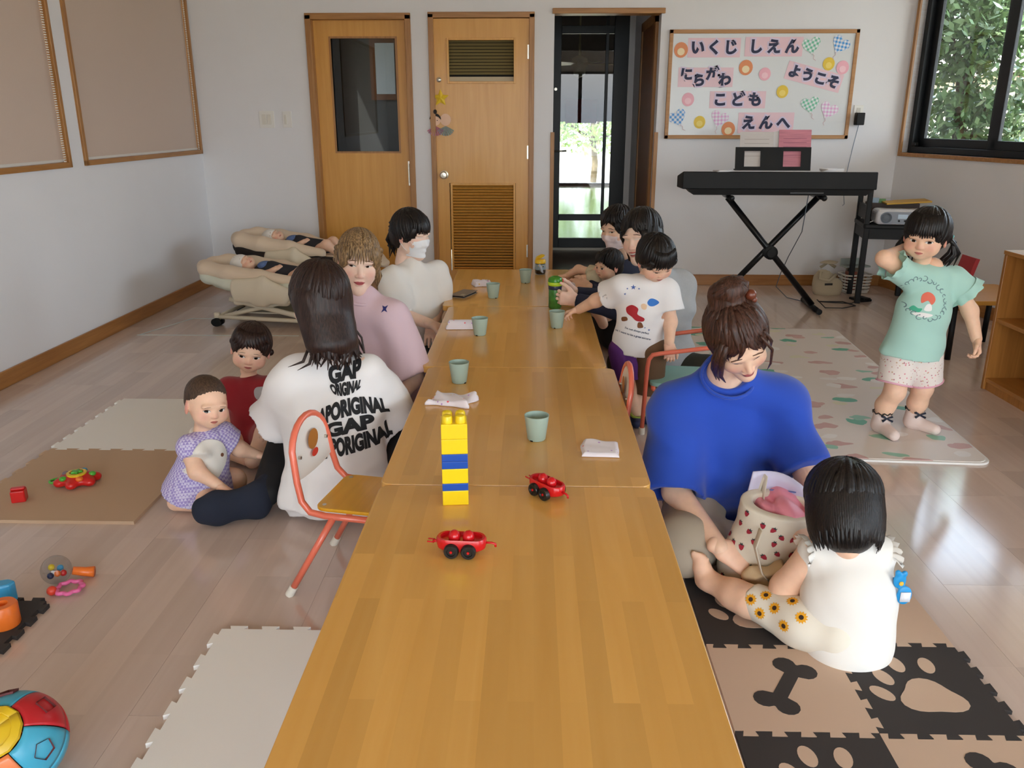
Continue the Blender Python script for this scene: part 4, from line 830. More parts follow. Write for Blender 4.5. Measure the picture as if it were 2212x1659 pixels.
def head_template(kind):
    if kind not in _HEAD:
        V, F = headsdf(kind).mesh(.0033); V = V.astype(np.float64); bv = BVHTree.FromPolygons([tuple(v) for v in V], [tuple(f) for f in F])
        K = KIND[kind]; bl = np.zeros(len(V))
        for s in (-1, 1): bl += .55*np.exp(-(((V[:, 0]-s*.042)/.02)**2+((V[:, 2]-K['lz']*.5)/.018)**2))*(V[:, 1] > .02); bl += .5*(np.abs(V[:, 0]) > .076)
        bl += .45*np.exp(-((V[:, 0]/.012)**2+((V[:, 2]-K['lz']*.55)/.012)**2))*(V[:, 1] > .07)
        _HEAD[kind] = (V, F, bv, np.clip(bl, 0, .8))
    return _HEAD[kind]
eyeW = mat('eye_white', 'E8E4E0', .25); irisM = mat('iris_dark', '1C120D', .12); lashM = mat('lash_black', '17100E', .6); mouthM = mat('mouth_dark', '5A1F20', .5); toothM = mat('teeth', 'ECE6DC', .3)
def clumps(n, info, zmin, cr, seed):
    """hair locks that run over the scalp from the crown to the hairline"""
    c, r, fc, fr = info; rg = random.Random(seed); out = []; pole = Vector((0, -.35, .94)).normalized(); e1 = Vector((1, 0, 0)); e2 = pole.cross(e1)
    for i in range(n):
        ph = 2*math.pi*(i+rg.random())/n*7; off = rg.uniform(.0, .0035); pts = []; th = R_(rg.uniform(4, 50)); sw = rg.uniform(-.12, .12); jz = zmin+rg.uniform(-.012, .012)
        while th < R_(165):
            a = ph+sw*th; d = pole*math.cos(th)+(e1*math.cos(a)+e2*math.sin(a))*math.sin(th); p = Vector((c[0]+d.x*(r[0]+off), c[1]+d.y*(r[1]+off), c[2]+d.z*(r[2]+off)))
            if p.z < jz or sum(((p[k]-fc[k])/(fr[k]*1.0))**2 for k in range(3)) < 1: break
            pts.append(tuple(p)); th += R_(11)
        if len(pts) > 2: q = Vector(pts[0])-Vector(c); out.append((pts, cr*rg.uniform(.7, 1.2), .45, tuple(q.normalized())))
    return out
class Person:
    def __init__(s, base, label, skin=skinA, cat='person', group=None):
        s.base = Vector(base); s.label = label; s.skin = skin; s.S = Sdf(); s.hands = []; s.extra = []; s.parts = []; s.vox = .0075; s.group = group
        s.o = bpy.data.objects.new('person', None); s.cat = cat; s.blush = []
    def mxhead(s, c, yaw, pitch, roll=0, scale=1.0):
        y, p = R_(yaw), R_(pitch); f = Vector((math.sin(y)*math.cos(p), -math.cos(y)*math.cos(p), -math.sin(p))); r = f.cross(Vector((0, 0, 1))).normalized(); u = r.cross(f)
        M = Matrix(((r.x, f.x, u.x, 0), (r.y, f.y, u.y, 0), (r.z, f.z, u.z, 0), (0, 0, 0, 1))) @ Matrix.Rotation(R_(roll), 4, 'Y') @ Matrix.Scale(scale, 4); M.translation = Vector(c); return M
    def head(s, c, yaw, pitch, roll=0, scale=1.0, kind='adult', eyes='open', gaze=(0, 0), smile=0, face=True, lip='C4756C', brow='5E483C', eyes_at=False, openm=False):
        M = s.mxhead(c, yaw, pitch, roll, scale)
        if eyes_at: M.translation = Vector(c)-(M.to_3x3() @ Vector((0, .088 if kind == 'adult' else .08, 0)))
        s.M = M; s.kind = kind; V, F, bv, bl = head_template(kind); s.bv = bv
        s.extra.append((tf(V, M), F, bl)); K = KIND[kind]
        if not face: return M
        def strip(fu, fl, x0, x1, n=14, rows=3, off=.0007):
            vs = []; fs = []
            for i in range(n+1):
                x = x0+(x1-x0)*i/n
                for j in range(rows+1):
                    z = fl(x)+(fu(x)-fl(x))*j/rows; h = bv.ray_cast(Vector((x, .25, z)), Vector((0, -1, 0))); p = h[0]+h[1]*off if h[0] else Vector((x, .05, z)); vs.append(p)
            for i in range(n):
                for j in range(rows): a = i*(rows+1)+j; fs.append((a, a+1, a+rows+2, a+rows+1))
            return vs, fs
        W_ = K['ew']
        for sd in (-1, 1):
            ex, ez = sd*K['ex'], K['ez']; mb = MB()
            sl = sd*.12*(x if False else 1)
            up = lambda x, o=0: ez+o+K['eu']*max(0, 1-((x-ex)/W_)**2)**.7*(1 if eyes == 'open' else .45)+.06*abs(x)
            lo_ = lambda x: ez-K['el']*max(0, 1-((x-ex)/W_)**2)**.8+.06*abs(x)
            if eyes in ('open', 'down'):
                if eyes == 'down': up_ = lambda x: lo_(x)+(K['eu']+K['el'])*.38*max(0, 1-((x-ex)/W_)**2)
                else: up_ = up
                v, f = strip(up_, lo_, ex-W_, ex+W_); mb.mi = 0; mb.add(v, f)
                gx, gz = gaze; r = K['ir']; cx_, cz_ = ex+gx, ez+gz+.06*abs(ex)+.0008-(.004 if eyes == 'down' else 0)
                v, f = strip(lambda x: max(lo_(x), min(up_(x), cz_+math.sqrt(max(0, r*r-(x-cx_)**2)))), lambda x: min(max(lo_(x), cz_-math.sqrt(max(0, r*r-(x-cx_)**2))), up_(x)), max(cx_-r, ex-W_), min(cx_+r, ex+W_), 12, 3, .0013); mb.mi = 1; mb.add(v, f)
                v, f = strip(lambda x: up_(x)+.0017*(.5+.5*abs(x)/(.045)), lambda x: up_(x)-.0006, ex-W_*1.04, ex+W_*1.06, 14, 1, .0019); mb.mi = 2; mb.add(v, f)
            elif eyes == 'closed':
                v, f = strip(lambda x: lo_(x)+.0018, lo_, ex-W_, ex+W_, 12, 1, .0012); mb.mi = 2; mb.add(v, f)
            else:   # laughing arcs
                v, f = strip(lambda x: ez+.004*(1-((x-ex)/W_)**2)+.0022, lambda x: ez+.004*(1-((x-ex)/W_)**2)-.0014, ex-W_, ex+W_, 12, 1, .0012); mb.mi = 2; mb.add(v, f)
            s.parts.append(('eye', [M @ Vector(q) for q in mb.v], mb.f, [eyeW, irisM, lashM], mb.m))
            bz = K['bz']+ez+(.0 if kind == 'adult' else .004); bx = sd*(K['ex']+.001)
            v, f = strip(lambda x: bz+.003-.35*max(0, abs(x)-abs(bx))**1.2*2+(.0014 if kind == 'adult' else .0009), lambda x: bz+.003-.35*max(0, abs(x)-abs(bx))**1.2*2-(.0014 if kind == 'adult' else .0009)*(1.2-abs(x-bx)/K['bw']*.6), bx-K['bw'], bx+K['bw'], 10, 1)
            s.parts.append(('eyebrow', [M @ Vector(q) for q in v], f, [mat('brow_'+brow, brow, .8)], None))
        lz, lw = K['lz'], K['lw']*(1+.25*smile); crv = lambda x: lz+smile*.007*(x/lw)**2-.0 
        prof = lambda x: max(0, 1-(x/lw)**2)
        op = .004*openm
        v, f = strip(lambda x: crv(x)+op*prof(x)+K['lu']*prof(x)**.8*(1-.18*math.exp(-(x/.004)**2)), lambda x: crv(x)+op*prof(x), -lw, lw, 16, 2); mb = MB(); mb.add(v, f)
        v, f = strip(lambda x: crv(x)-op*prof(x), lambda x: crv(x)-op*prof(x)-K['ll']*prof(x)**.9, -lw, lw, 16, 2); mb.add(v, f)
        mb.mi = 1; v, f = strip(lambda x: crv(x)+op*prof(x)+.0006, lambda x: crv(x)-op*prof(x)-.0006, -lw*.98, lw*.98, 14, 1, .001); mb.add(v, f)
        if smile > .6: mb.mi = 2; v, f = strip(lambda x: crv(x)+op*prof(x), lambda x: crv(x)-op*prof(x)*.3, -lw*.75, lw*.75, 12, 1, .0016); mb.add(v, f)
        s.parts.append(('lips', [M @ Vector(q) for q in mb.v], mb.f, [mat('lip_'+lip, lip, .4), mouthM, toothM], mb.m))
        return M
    def hand(s, w, fwd, palm, size=1.0, curl=(25, 28, 30, 34), thumb=(30, 20), side=1, spread=1.0, vox=.0036, bend=0):
        """w wrist, fwd wrist->knuckles, palm = way the palm faces, side=+1 thumb on fwd x palm side"""
        f = Vector(fwd).normalized(); n = Vector(palm); n = (n-f*n.dot(f)).normalized(); t = f.cross(n)*side; w = Vector(w); S = Sdf(); z = size
        S.cone(w-f*.02*z, w+f*.012*z, .025*z, .024*z, .01, ell=(n, .78, 1.0))
        for q, (o, r) in enumerate(((.026, .0155), (.009, .0165), (-.009, .016), (-.025, .0145))):
            S.cone(w+f*.012*z+t*o*.55*z, w+f*.085*z+t*o*z*1.05, .017*z, r*.82*z, .012, ell=(n, .8, 1.0))
        ln = (.066, .074, .069, .054)
        for q, o in enumerate((.028, .0095, -.0095, -.027)):
            p = w+f*(.084-.006*(q == 3)-.002*(q == 0))*z+t*o*z; a = R_(curl[q])*.8; d = (f+t*(.10*(1.5-q)*spread)).normalized(); r0 = (.0088, .009, .0086, .0076)[q]*z
            for i, l in enumerate((.46, .30, .24)):
                dd = (d*math.cos(a)+n*math.sin(a)).normalized(); p2 = p+dd*ln[q]*l*z; S.cone(p, p2, r0*(1-.08*i), r0*(.92-.1*i), .004); p = p2; a += R_(curl[q])*(1.0 if i == 0 else .7)
        p = w+f*.02*z+t*.022*z+n*.004*z; a = R_(thumb[0])
        d = (f*.75+t*.75+n*math.sin(a)).normalized(); p2 = p+d*.045*z; S.cone(p, p2, .015*z, .0118*z, .012)
        d = (f*.95+t*(.55-thumb[1]*.012)+n*math.sin(a)).normalized(); p3 = p2+d*.031*z; S.cone(p2, p3, .011*z, .0098*z, .005); d = (f+t*(.25-thumb[1]*.014)+n*math.sin(a)).normalized(); S.cone(p3, p3+d*.024*z, .0095*z, .008*z, .005)
        s.hands.append((S, vox*max(.75, z)))
    def cloth(s, name, S, m, vox=.007, disp=None, label=None):
        V, F = S.mesh(vox, disp); s.parts.append((name, V, F, m if isinstance(m, (list, tuple)) else [m], None, label)); return BVHTree.FromPolygons([tuple(map(float, v)) for v in V], [tuple(map(int, f)) for f in F])
    def add(s, name, mb, m, label=None, smooth=True): s.parts.append((name, mb.v, mb.f, m if isinstance(m, (list, tuple)) else [m], mb.m, label))
    def hair(s, S, m, locks=(), vox=.005, groove=.0012, gf=70, name='hair', ncl=190, zmin=-.055, cr=.0075):
        """S and locks are in head space"""
        def dsp(p): return groove*np.sin(gf*np.arctan2(p[:, 0], p[:, 1]+.02)+18*p[:, 2])*np.clip(1.2-np.abs(p[:, 2]-.1)*4, 0, 1)
        V, F = S.mesh(vox, dsp); V = tf(V, s.M); mb = MB(); locks = list(locks)+(clumps(ncl, S.capinfo, zmin, cr, len(V)) if hasattr(S, 'capinfo') and ncl else [])
        for lk_ in locks:
            pts, r0, fl = lk_[:3]; upv = lk_[3] if len(lk_) > 3 else (0, 1, 0); n = len(pts); rs = [r0*max(.12, math.sin(math.pi*min(1, .35+.65*i/(n-1)))**.8) for i in range(n)]
            q = [s.M @ Vector(x) for x in pts]; mb.tube(q, [r*s.M.to_scale()[0] for r in rs], 6, True, ((s.M.to_3x3() @ Vector(upv)).normalized(), fl))
        nv = len(V); allv = np.concatenate([V, np.array([tuple(x) for x in mb.v], dtype=np.float32)]) if mb.v else V
        fs = [tuple(map(int, f)) for f in F]+[tuple(i+nv for i in f) for f in mb.f]; s.parts.append((name, [tuple(map(float, v)) for v in allv], fs, [m], None))
    def done(s):
        Vs, Fs, Bs = [], [], []; n = 0; groups = list(s.extra)
        if s.S.ops: v, f = s.S.mesh(s.vox); groups.append((v, f, np.zeros(len(v))))
        for S, vx in s.hands: v, f = S.mesh(vx); groups.append((v, f, np.full(len(v), .12)))
        for v, f, b in groups: Vs.append(v); Fs.append(np.asarray(f)+n); Bs.append(b); n += len(v)
        V = np.concatenate(Vs)-np.array(s.base); F = np.concatenate(Fs); me = mesh('person', V.astype(np.float32), F, [s.skin], smooth=True)
        at = me.attributes.new('blush', 'FLOAT', 'POINT'); bl = np.concatenate(Bs).astype(np.float32)
        if len(bl) == len(me.vertices): at.data.foreach_set('value', bl)
        o = bpy.data.objects.new('person', me); COL.objects.link(o); o.location = s.base; tag(o, s.label, s.cat, s.group); s.o = o
        for q in s.parts:
            nm, v, f, m, mi = q[:5]
            if isinstance(v, np.ndarray): me = mesh(nm, (v-np.array(s.base)).astype(np.float32), f, m, mi, True)
            else: me = mesh(nm, [tuple(Vector(x)-s.base) for x in v], f, m, mi, True)
            c = bpy.data.objects.new(nm, me); link(c, o)
            if len(q) > 5 and q[5]: c['label'] = q[5]
        return o
def tf(V, M):
    R3 = np.array(M.to_3x3()); return (np.asarray(V) @ R3.T+np.array(M.translation)).astype(np.float32)
def ring(mb, c, ax, r, t, n=28, sq=None):
    ax = Vector(ax).normalized(); u = Vector(sq[0]) if sq else ax.orthogonal(); u = (u-ax*u.dot(ax)).normalized(); v = ax.cross(u); w = sq[1] if sq else 1
    return mb.tube([Vector(c)+u*math.cos(2*math.pi*i/n)*r*w+v*math.sin(2*math.pi*i/n)*r for i in range(n)], t, 8, closed=True)
def decal(bv, shape, c, ux, uy, d, off=.0012):
    """lay a flat 2D shape (verts, faces) on a surface: c centre, ux/uy print axes, d shooting direction"""
    c, ux, uy, d = Vector(c), Vector(ux).normalized(), Vector(uy).normalized(), Vector(d).normalized(); v, f = shape; out = []; ok = []
    for x, y in v:
        p = c+ux*x+uy*y; h = bv.ray_cast(p-d*.4, d); ok.append(h[0] is not None); out.append(h[0]-d*off if h[0] else p)
    return out, [t for t in f if all(ok[i] for i in t)]
def dense(v, f, mx):
    """split long edges so a print follows the cloth"""
    bm = bmesh.new(); vs = [bm.verts.new((*p[:2], 0)) for p in v]
    for t in f:
        try: bm.faces.new([vs[i] for i in t])
        except ValueError: pass
    bmesh.ops.triangulate(bm, faces=bm.faces[:])
    for _ in range(5):
        es = [e for e in bm.edges if e.calc_length() > mx]
        if not es: break
        bmesh.ops.subdivide_edges(bm, edges=es, cuts=1, use_grid_fill=False); bmesh.ops.triangulate(bm, faces=[q for q in bm.faces if len(q.verts) > 3])
    bm.verts.index_update(); r = [tuple(p.co[:2]) for p in bm.verts], [tuple(w.index for w in q.verts) for q in bm.faces]; bm.free(); return r
def disc2(cx, cy, rx, ry, n=18): return [(cx, cy)]+[(cx+rx*math.cos(2*math.pi*i/n), cy+ry*math.sin(2*math.pi*i/n)) for i in range(n)], [(0, i+1, (i+1) % n+1) for i in range(n)]
def poly2(pts): return pts, [tuple(range(len(pts)))]

# ================================================================== PEOPLE
V3 = lambda *a: Vector(a)
def torso(S, pel, chest, neck, Ls, Rs, rp=.125, rc=.125, rs=.058, wide=1.25, thin=.85, k=.05, flat0=1):
    sh = (Vector(Rs)-Vector(Ls)).normalized()
    S.cone(pel, chest, rp, rc, k, (flat0, 0), (sh, wide, thin)); m = (Vector(Ls)+Vector(Rs))/2
    S.cone(chest, Vector(chest)*.25+m*.75, rc, rc*.72, k, (0, 0), (sh, wide*1.02, thin)); S.cone(Ls, Rs, rs, rs, k, (0, 0)); S.cone(m, neck, rs*1.05, rs*.95, .03); return S
def sleeve(S, a, b, ra, rb, k=.03, hollow=.018, dep=.04):
    a, b = Vector(a), Vector(b); S.cone(a, b, ra, rb, k, (0, 1)); return (a, b, rb, hollow, dep)
def hollow(S, h):
    a, b, rb, ho, dep = h; d = (b-a).normalized(); S.cone(b-d*dep, b+d*.03, rb-ho-.006, rb-ho, .006, (1, 1), None, True)
def bangs(n, x0, x1, ztop, zbot, yt, yb, r=.008, seed=0, fl=2.2, sweep=0, jit=.006):
    rg = random.Random(seed); L = []
    ys = lambda x, z: -.02+.104*math.sqrt(max(.02, 1-(x/.088)**2-((z-.028)/.099)**2))
    for i in range(n):
        t = i/(n-1); x = x0+(x1-x0)*t; j = rg.uniform(-jit, jit); o = rg.uniform(.001, .005); pts = []
        for q in range(6): k = q/5; z = ztop+(zbot+j-ztop)*k; xx = x*(.72+.28*k)+sweep*k*k; pts.append((xx, ys(xx, max(z, -.03))+o*(.4+k)-(.004 if q == 0 else 0), z))
        L.append((pts, r*1.35, .40 if fl > 1.3 else .8))
    return L
def cap(S, t=.010, kind='adult', face=True, fz=-.045, fr=(.066, .075, .075), fy=.098, low=0):
    if kind == 'adult': S.ell((0, -.020, .030), (.074+t, .093+t, .088+t), .02)
    else: S.ell((0, -.020, .026), (.076+t, .089+t, .081+t), .02)
    S.capinfo = ((0, -.020, .030), (.074+t, .093+t, .088+t), (0, fy, fz), fr) if kind == 'adult' else ((0, -.020, .026), (.076+t, .089+t, .081+t), (0, fy, fz), fr)
    if low: S.ell((0, -.055, -.03), (.070, .055, low), .03)
    if face: S.ell((0, fy, fz), fr, .015, sub=True)
    return S

# ---- woman in white printed tee, back to the viewer -------------------------------------
w = Person((-.66, 2.55, 0), 'woman seated on the floor in a white tee with black lettering, back turned', skinC)
Ls, Rs, NK, CH, PE = V3(-.775, 2.63, .475), V3(-.545, 2.63, .50), V3(-.67, 2.65, .585), V3(-.665, 2.615, .36), V3(-.655, 2.575, .02)
torso(w.S, PE+V3(0, 0, .07), CH, NK, Ls, Rs, .10, .10, .045); eL, eR = V3(-.885, 2.72, .275), V3(-.485, 2.74, .28)
for a, b, c in ((Ls, eL, V3(-.93, 2.93, .27)), (Rs, eR, V3(-.56, 2.95, .24))): w.S.path([a, b, c], [.045, .036, .026])
w.hand(V3(-.93, 2.93, .27), (-.2, 1, 0), (0, .2, -1), .95); w.hand(V3(-.56, 2.95, .24), (-.4, 1, 0), (0, .2, -1), .95, side=-1)
S = Sdf(); torso(S, PE, CH+V3(0, .0, 0), NK-V3(0, 0, .03), Ls, Rs, .135, .135, .062, 1.22, .92)
S.cone(PE+V3(-.02, -.02, .02), PE+V3(0, 0, .15), .165, .14, .05, (1, 0), (V3(1, 0, 0), 1.05, .85))
h1 = sleeve(S, Ls, eL+V3(-.01, 0, 0), .07, .098, .04); h2 = sleeve(S, Rs, eR, .066, .085, .04)
whiteT = mat('white_cotton', 'E9E7E8', .9, bump=.06, bscale=500, sheen=.15)
bv = w.cloth('tee_shirt', S, whiteT, .0075, folds(3, .011, 24, (.5, .1, .8)))
blackpt = mat('black_leggings', '141417', .8, bump=.05, bscale=400)
S = Sdf().path([V3(-.73, 2.66, .10), V3(-.90, 2.88, .17), V3(-.905, 2.57, .075)], [.095, .07, .05], .03); S.path([V3(-.58, 2.66, .10), V3(-.42, 2.86, .19), V3(-.5, 3.05, .10)], [.095, .07, .05], .03); w.cloth('trousers', S, blackpt, .008)
S = Sdf().path([V3(-.905, 2.60, .08), V3(-.925, 2.535, .06), V3(-1.04, 2.475, .062), V3(-1.085, 2.46, .058)], [.05, .050, .046, .040], .03, (V3(0, 0, 1), 1.15, .8)); w.cloth('sock', S, mat('navy_sock', '1B2233', .9, bump=.1, bscale=600), .005)
M = w.head((-.70, 2.665, .725), -132, 16, 4, 1.0, eyes='down')
S = cap(Sdf(), .014, fz=-.06, fr=(.060, .070, .085), fy=.10); S.cone((0, -.045, .0), (.0, -.070, -.145), .086, .074, .03, (0, 0), (V3(1, 0, 0), 1.0, .75)); S.cone((-.05, -.02, .0), (-.060, -.045, -.14), .05, .038, .03); S.cone((.05, -.02, .0), (.062, -.02, -.13), .05, .034, .03)
rg = random.Random(4); lk = []
for i in range(60):
    a = R_(-100+200*i/59); x, y = .080*math.sin(a), -.045-.055*math.cos(a); l = rg.uniform(.015, .055)+.02*math.cos(a); lk.append(([(x*.98, y, -.02), (x*1.03, y-.003, -.09), (x*1.0, y-.004, -.15), (x*.98+rg.uniform(-.01, .01), y+rg.uniform(-.006, .006), -.16-l*.5), (x*.96+rg.uniform(-.02, .02), y+rg.uniform(-.012, .016), -.16-l)], rg.uniform(.009, .014), .55, (math.sin(a), -math.cos(a), 0)))
lk += bangs(8, -.075, -.045, .09, -.05, .075, .05, .009, 3, 1.5)+bangs(6, .05, .078, .09, -.07, .07, .04, .009, 5, 1.5)
lk += [([(.07, -.05, -.10), (.10, -.045, -.15), (.125, -.03, -.19), (.11, -.02, -.23)], .005, .8), ([(.07, -.06, -.09), (.11, -.05, -.14), (.115, -.045, -.20), (.09, -.04, -.22)], .004, .8), ([(-.07, -.03, -.13), (-.10, -.01, -.19), (-.14, .02, -.20)], .006, .8), ([(-.06, -.04, -.13), (-.09, -.03, -.2), (-.12, -.0, -.215)], .006, .8)]
w.hair(S, hairB, lk, ncl=260, zmin=-.06, cr=.008)
# lettering on the back, rows bent to the outline of a bear
black_ink = mat('black_print', '17171A', .8)
def warp_row(txt, wd, h, fx, bold=.0):
    v, f = textmesh(txt, 1.0, .062+bold, spacing=1.0); xs = [q[0] for q in v]; ys = [q[1] for q in v]; x0, x1, y0, y1 = min(xs), max(xs), min(ys), max(ys)
    v, f = dense([((q[0]-x0)/(x1-x0)*2-1, (q[1]-y0)/(y1-y0)) for q in v], f, .12); return [fx(a, b) for a, b in v], f
rows = [('GAP', lambda u, t: (u*(.044+.004*t), .100+t*(.046+.012*u*u)-.004*abs(u)+.004*u)), ('ORIGINAL', lambda u, t: (u*(.036+.012*t), .064+t*.032-.004*(1-u*u)*(1-t)+.008*u*u*(1-t))),
        ('GAPORIGINAL', lambda u, t: (u*(.104-.006*t), .004+t*(.050-.006*abs(u))-.024*u*u)), ('GAP', lambda u, t: (u*(.066), -.044+t*.043-.004*u*u)), ('GAPORIGINAL', lambda u, t: (u*(.098), -.100+t*(.050+.006*abs(u))-.010*u*u+.012*(abs(u) > .85)))]
DC = P(752, 903, Y=2.50); ux = Vector((.985, .10, .12)); uy = Vector((-.10, .17, .98))
for txt, fx in rows:
    sh = warp_row(txt, 1, 1, fx); sh = ([(a*1.16, b*1.16) for a, b in sh[0]], sh[1]); v, f = decal(bv, sh, DC, ux, uy, (-.05, 1, -.12), .0032); w.add('print_lettering', MB().add(v, f), black_ink)
w.done()

# ---- woman in pink top -----------------------------------------------------------------
w = Person((-.55, 3.22, 0), 'woman with ash blonde tied hair in a pale pink top, turning to look', skinC)
pinkT = mat('pale_pink_cotton', 'D9BFCB', .9, bump=.05, bscale=500, sheen=.15)
Ls, Rs, NK, CH, PE = V3(-.540, 3.16, .555), V3(-.785, 3.27, .565), V3(-.665, 3.20, .645), V3(-.605, 3.22, .38), V3(-.54, 3.24, .06)
torso(w.S, PE+V3(0, 0, .06), CH, NK, Ls, Rs, .09, .09, .042); eL, eR = V3(-.455, 3.07, .335), V3(-.83, 3.22, .30)
w.S.path([Ls, eL, V3(-.53, 2.98, .245)], [.042, .036, .026]); w.S.path([Rs, eR, V3(-.72, 3.05, .22)], [.042, .036, .026]); w.hand(V3(-.53, 2.98, .245), (-.5, -.6, -.3), (0, 0, -1), .95); w.hand(V3(-.72, 3.05, .22), (.6, -.5, -.3), (0, 0, -1), .95, side=-1)
S = Sdf(); torso(S, PE, CH, NK-V3(0, 0, .02), Ls, Rs, .13, .122, .056, 1.2, .9); h1 = sleeve(S, Ls, eL, .064, .085, .04); h2 = sleeve(S, Rs, eR, .064, .08, .04); hollow(S, h1); hollow(S, h2)
bv = w.cloth('pink_top', S, pinkT, .0075, folds(9, .010, 26, (.8, .1, .6)))
mb = MB(); ring(mb, NK+V3(.004, -.004, -.028), (.1, -.15, 1), .058, .007); w.add('collar', mb, pinkT)
for pts in (((-.012, .012), (.0, .008), (.012, .014), (.006, 0), (.013, -.012), (0, -.006), (-.012, -.014), (-.006, 0)),):
    v, f = decal(bv, dense(*poly2(list(pts)), .006), P(829, 668, Y=3.1), (1, 0, 0), (0, 0, 1), (.1, 1, -.1)); w.add('chest_motif', MB().add(v, f), mat('navy_thread', '2A2E70', .7))
S = Sdf().path([V3(-.60, 3.22, .10), V3(-.50, 2.92, .12), V3(-.56, 3.2, .06)], [.09, .07, .05], .03).path([V3(-.50, 3.24, .10), V3(-.42, 2.98, .12), V3(-.46, 3.3, .06)], [.09, .07, .05], .03); w.cloth('trousers', S, blackpt, .009)
w.head(P(779, 578, Y=3.12), 16, 6, -6, .98, eyes='open', gaze=(.004, 0), lip='B8555A', brow='7A5C48', eyes_at=True)
S = cap(Sdf(), .008, fz=-.032, fr=(.069, .08, .092), fy=.10); S.ell((.045, -.095, -.03), (.035, .03, .04), .02).ell((-.045, -.095, -.03), (.035, .03, .04), .02).ell((.072, -.03, -.01), (.018, .03, .035), .015).ell((-.074, -.03, -.01), (.018, .03, .035), .015)
lk = bangs(11, -.055, .055, .105, .010, .072, .090, .0052, 2, 2.0, .0, .010)+bangs(5, -.080, -.066, .07, -.085, .04, .045, .008, 4, 1.2, -.004)+bangs(5, .066, .082, .07, -.095, .04, .045, .008, 6, 1.2, .006)
for sd in (-1, 1):
    for i in range(7): z = .04-.018*i; lk.append(([(sd*.070, .01-.012*i, z+.02), (sd*(.086), -.02-.01*i, z+.005), (sd*.084, -.05-.006*i, z-.01), (sd*.06, -.085, z-.015)], .013, 1.0))
lk += [([(-.08, -.06, -.03), (-.095, -.06, -.07), (-.085, -.05, -.12)], .013, 1), ([(-.07, -.08, -.03), (-.08, -.08, -.08), (-.09, -.07, -.13)], .012, 1)]
w.hair(S, hairO, lk, groove=.002, gf=46)
w.done()

# ---- masked woman in white blouse (left) -----------------------------------------------
w = Person((-.60, 4.15, 0), 'woman in a white frilled blouse and white face mask at the far left', skinC)
Rs, Ls, NK, CH, PE = V3(-.685, 4.03, .545), V3(-.485, 4.24, .545), V3(-.60, 4.13, .625), V3(-.595, 4.14, .40), V3(-.60, 4.15, .10)
eR, eL = V3(-.645, 3.985, .375), V3(-.475, 4.24, .38); hR = P(930, 700, Y=3.93); hL = V3(-.50, 4.03, .29)
torso(w.S, PE, CH, NK, Ls, Rs, .09, .09, .042); w.S.path([Rs, eR, hR], [.042, .037, .026]); w.S.path([Ls, eL, hL], [.042, .036, .026]); w.hand(hR, (.9, .1, -.25), (0, 0, -1), .95, side=-1); w.hand(hL, (.1, -.9, -.2), (0, 0, -1), .95)
S = Sdf(); torso(S, PE-V3(0, 0, .02), CH, NK-V3(0, 0, .035), Ls, Rs, .125, .118, .052, 1.2, .95)
S.cone(Rs, eR, .06, .068, .03, (0, 1)); S.ell(Rs*.45+eR*.55, (.072, .07, .075), .03); S.cone(Ls, eL, .058, .064, .03, (0, 1)); S.ell(Ls*.5+eL*.5, (.07, .068, .07), .03)
blouse = mat('ivory_blouse', 'E9E6E1', .85, bump=.06, bscale=400, sheen=.1); w.cloth('blouse', S, blouse, .0075, folds(15, .008, 28, (.2, .2, 1)))
for a, b in ((Rs, eR), (Ls, eL)):   # frilled cuffs
    d = (b-a).normalized(); u = d.orthogonal().normalized(); v = d.cross(u); vs = []; fs = []; n = 48
    for j, (t, r, wv) in enumerate(((-.03, .066, 0), (-.005, .060, .002), (.012, .066, .006), (.034, .072, .010))):
        for i in range(n): an = 2*math.pi*i/n; rr = r+wv*math.sin(an*11); vs.append(b+d*t+(u*math.cos(an)+v*math.sin(an))*rr)
    for j in range(3):
        for i in range(n): fs.append((j*n+i, j*n+(i+1) % n, (j+1)*n+(i+1) % n, (j+1)*n+i))
    w.add('cuff_frill', MB().add(vs, fs), blouse)
S = Sdf().path([V3(-.64, 4.08, .10), V3(-.42, 3.86, .16), V3(-.6, 3.95, .07)], [.10, .075, .06], .03).path([V3(-.56, 4.2, .10), V3(-.38, 4.15, .14), V3(-.5, 4.3, .07)], [.10, .075, .06], .03); w.cloth('trousers', S, blackpt, .009)
M = w.head((-.590, 4.12, .748), 58, 8, 0, .97, eyes='laugh', eyes_at=False)
def facemask(w, m, ml, drop=0):
    bv = w.bv; vs = []; fs = []; n, r = 18, 12
    for i in range(n+1):
        u = i/n*2-1
        for j in range(r+1):
            t = j/r; z = -.018-.085*t+.012*(1-abs(u))*(1-t)-.006*drop; x = u*(.064-.020*t*t); h = bv.ray_cast(Vector((x, .3, max(z, -.10))), Vector((0, -1, 0))); yb = (h[0].y if h[0] else .03)
            y = max(yb+.004, .074+.022*(1-u*u)*math.sin(math.pi*min(1, .25+t*.7))-.055*u*u-.02*t*t); vs.append(Vector((x, y+.0015*math.sin(t*22), z)))
    for i in range(n):
        for j in range(r): a = i*(r+1)+j; fs.append((a, a+r+1, a+r+2, a+1))
    w.add('face_mask', MB(w.M).add(vs, fs), m); mb = MB(w.M)
    for sd in (-1, 1):
        for z0, z1 in ((-.022, -.002), (-.085, -.032)): mb.tube([(sd*(.062 if z0 > -.05 else .046), .028, z0), (sd*.074, .012, (z0+z1)/2), (sd*.081, -.012, z1)], .0014, 5)
    w.add('mask_loops', mb, m)
facemask(w, mat('white_mask', 'EEF0F4', .8), None)
S = cap(Sdf(), .012, fz=-.045, fr=(.068, .075, .080), fy=.105, low=.06); S.ell((0, -.105, -.02), (.045, .035, .07), .03)
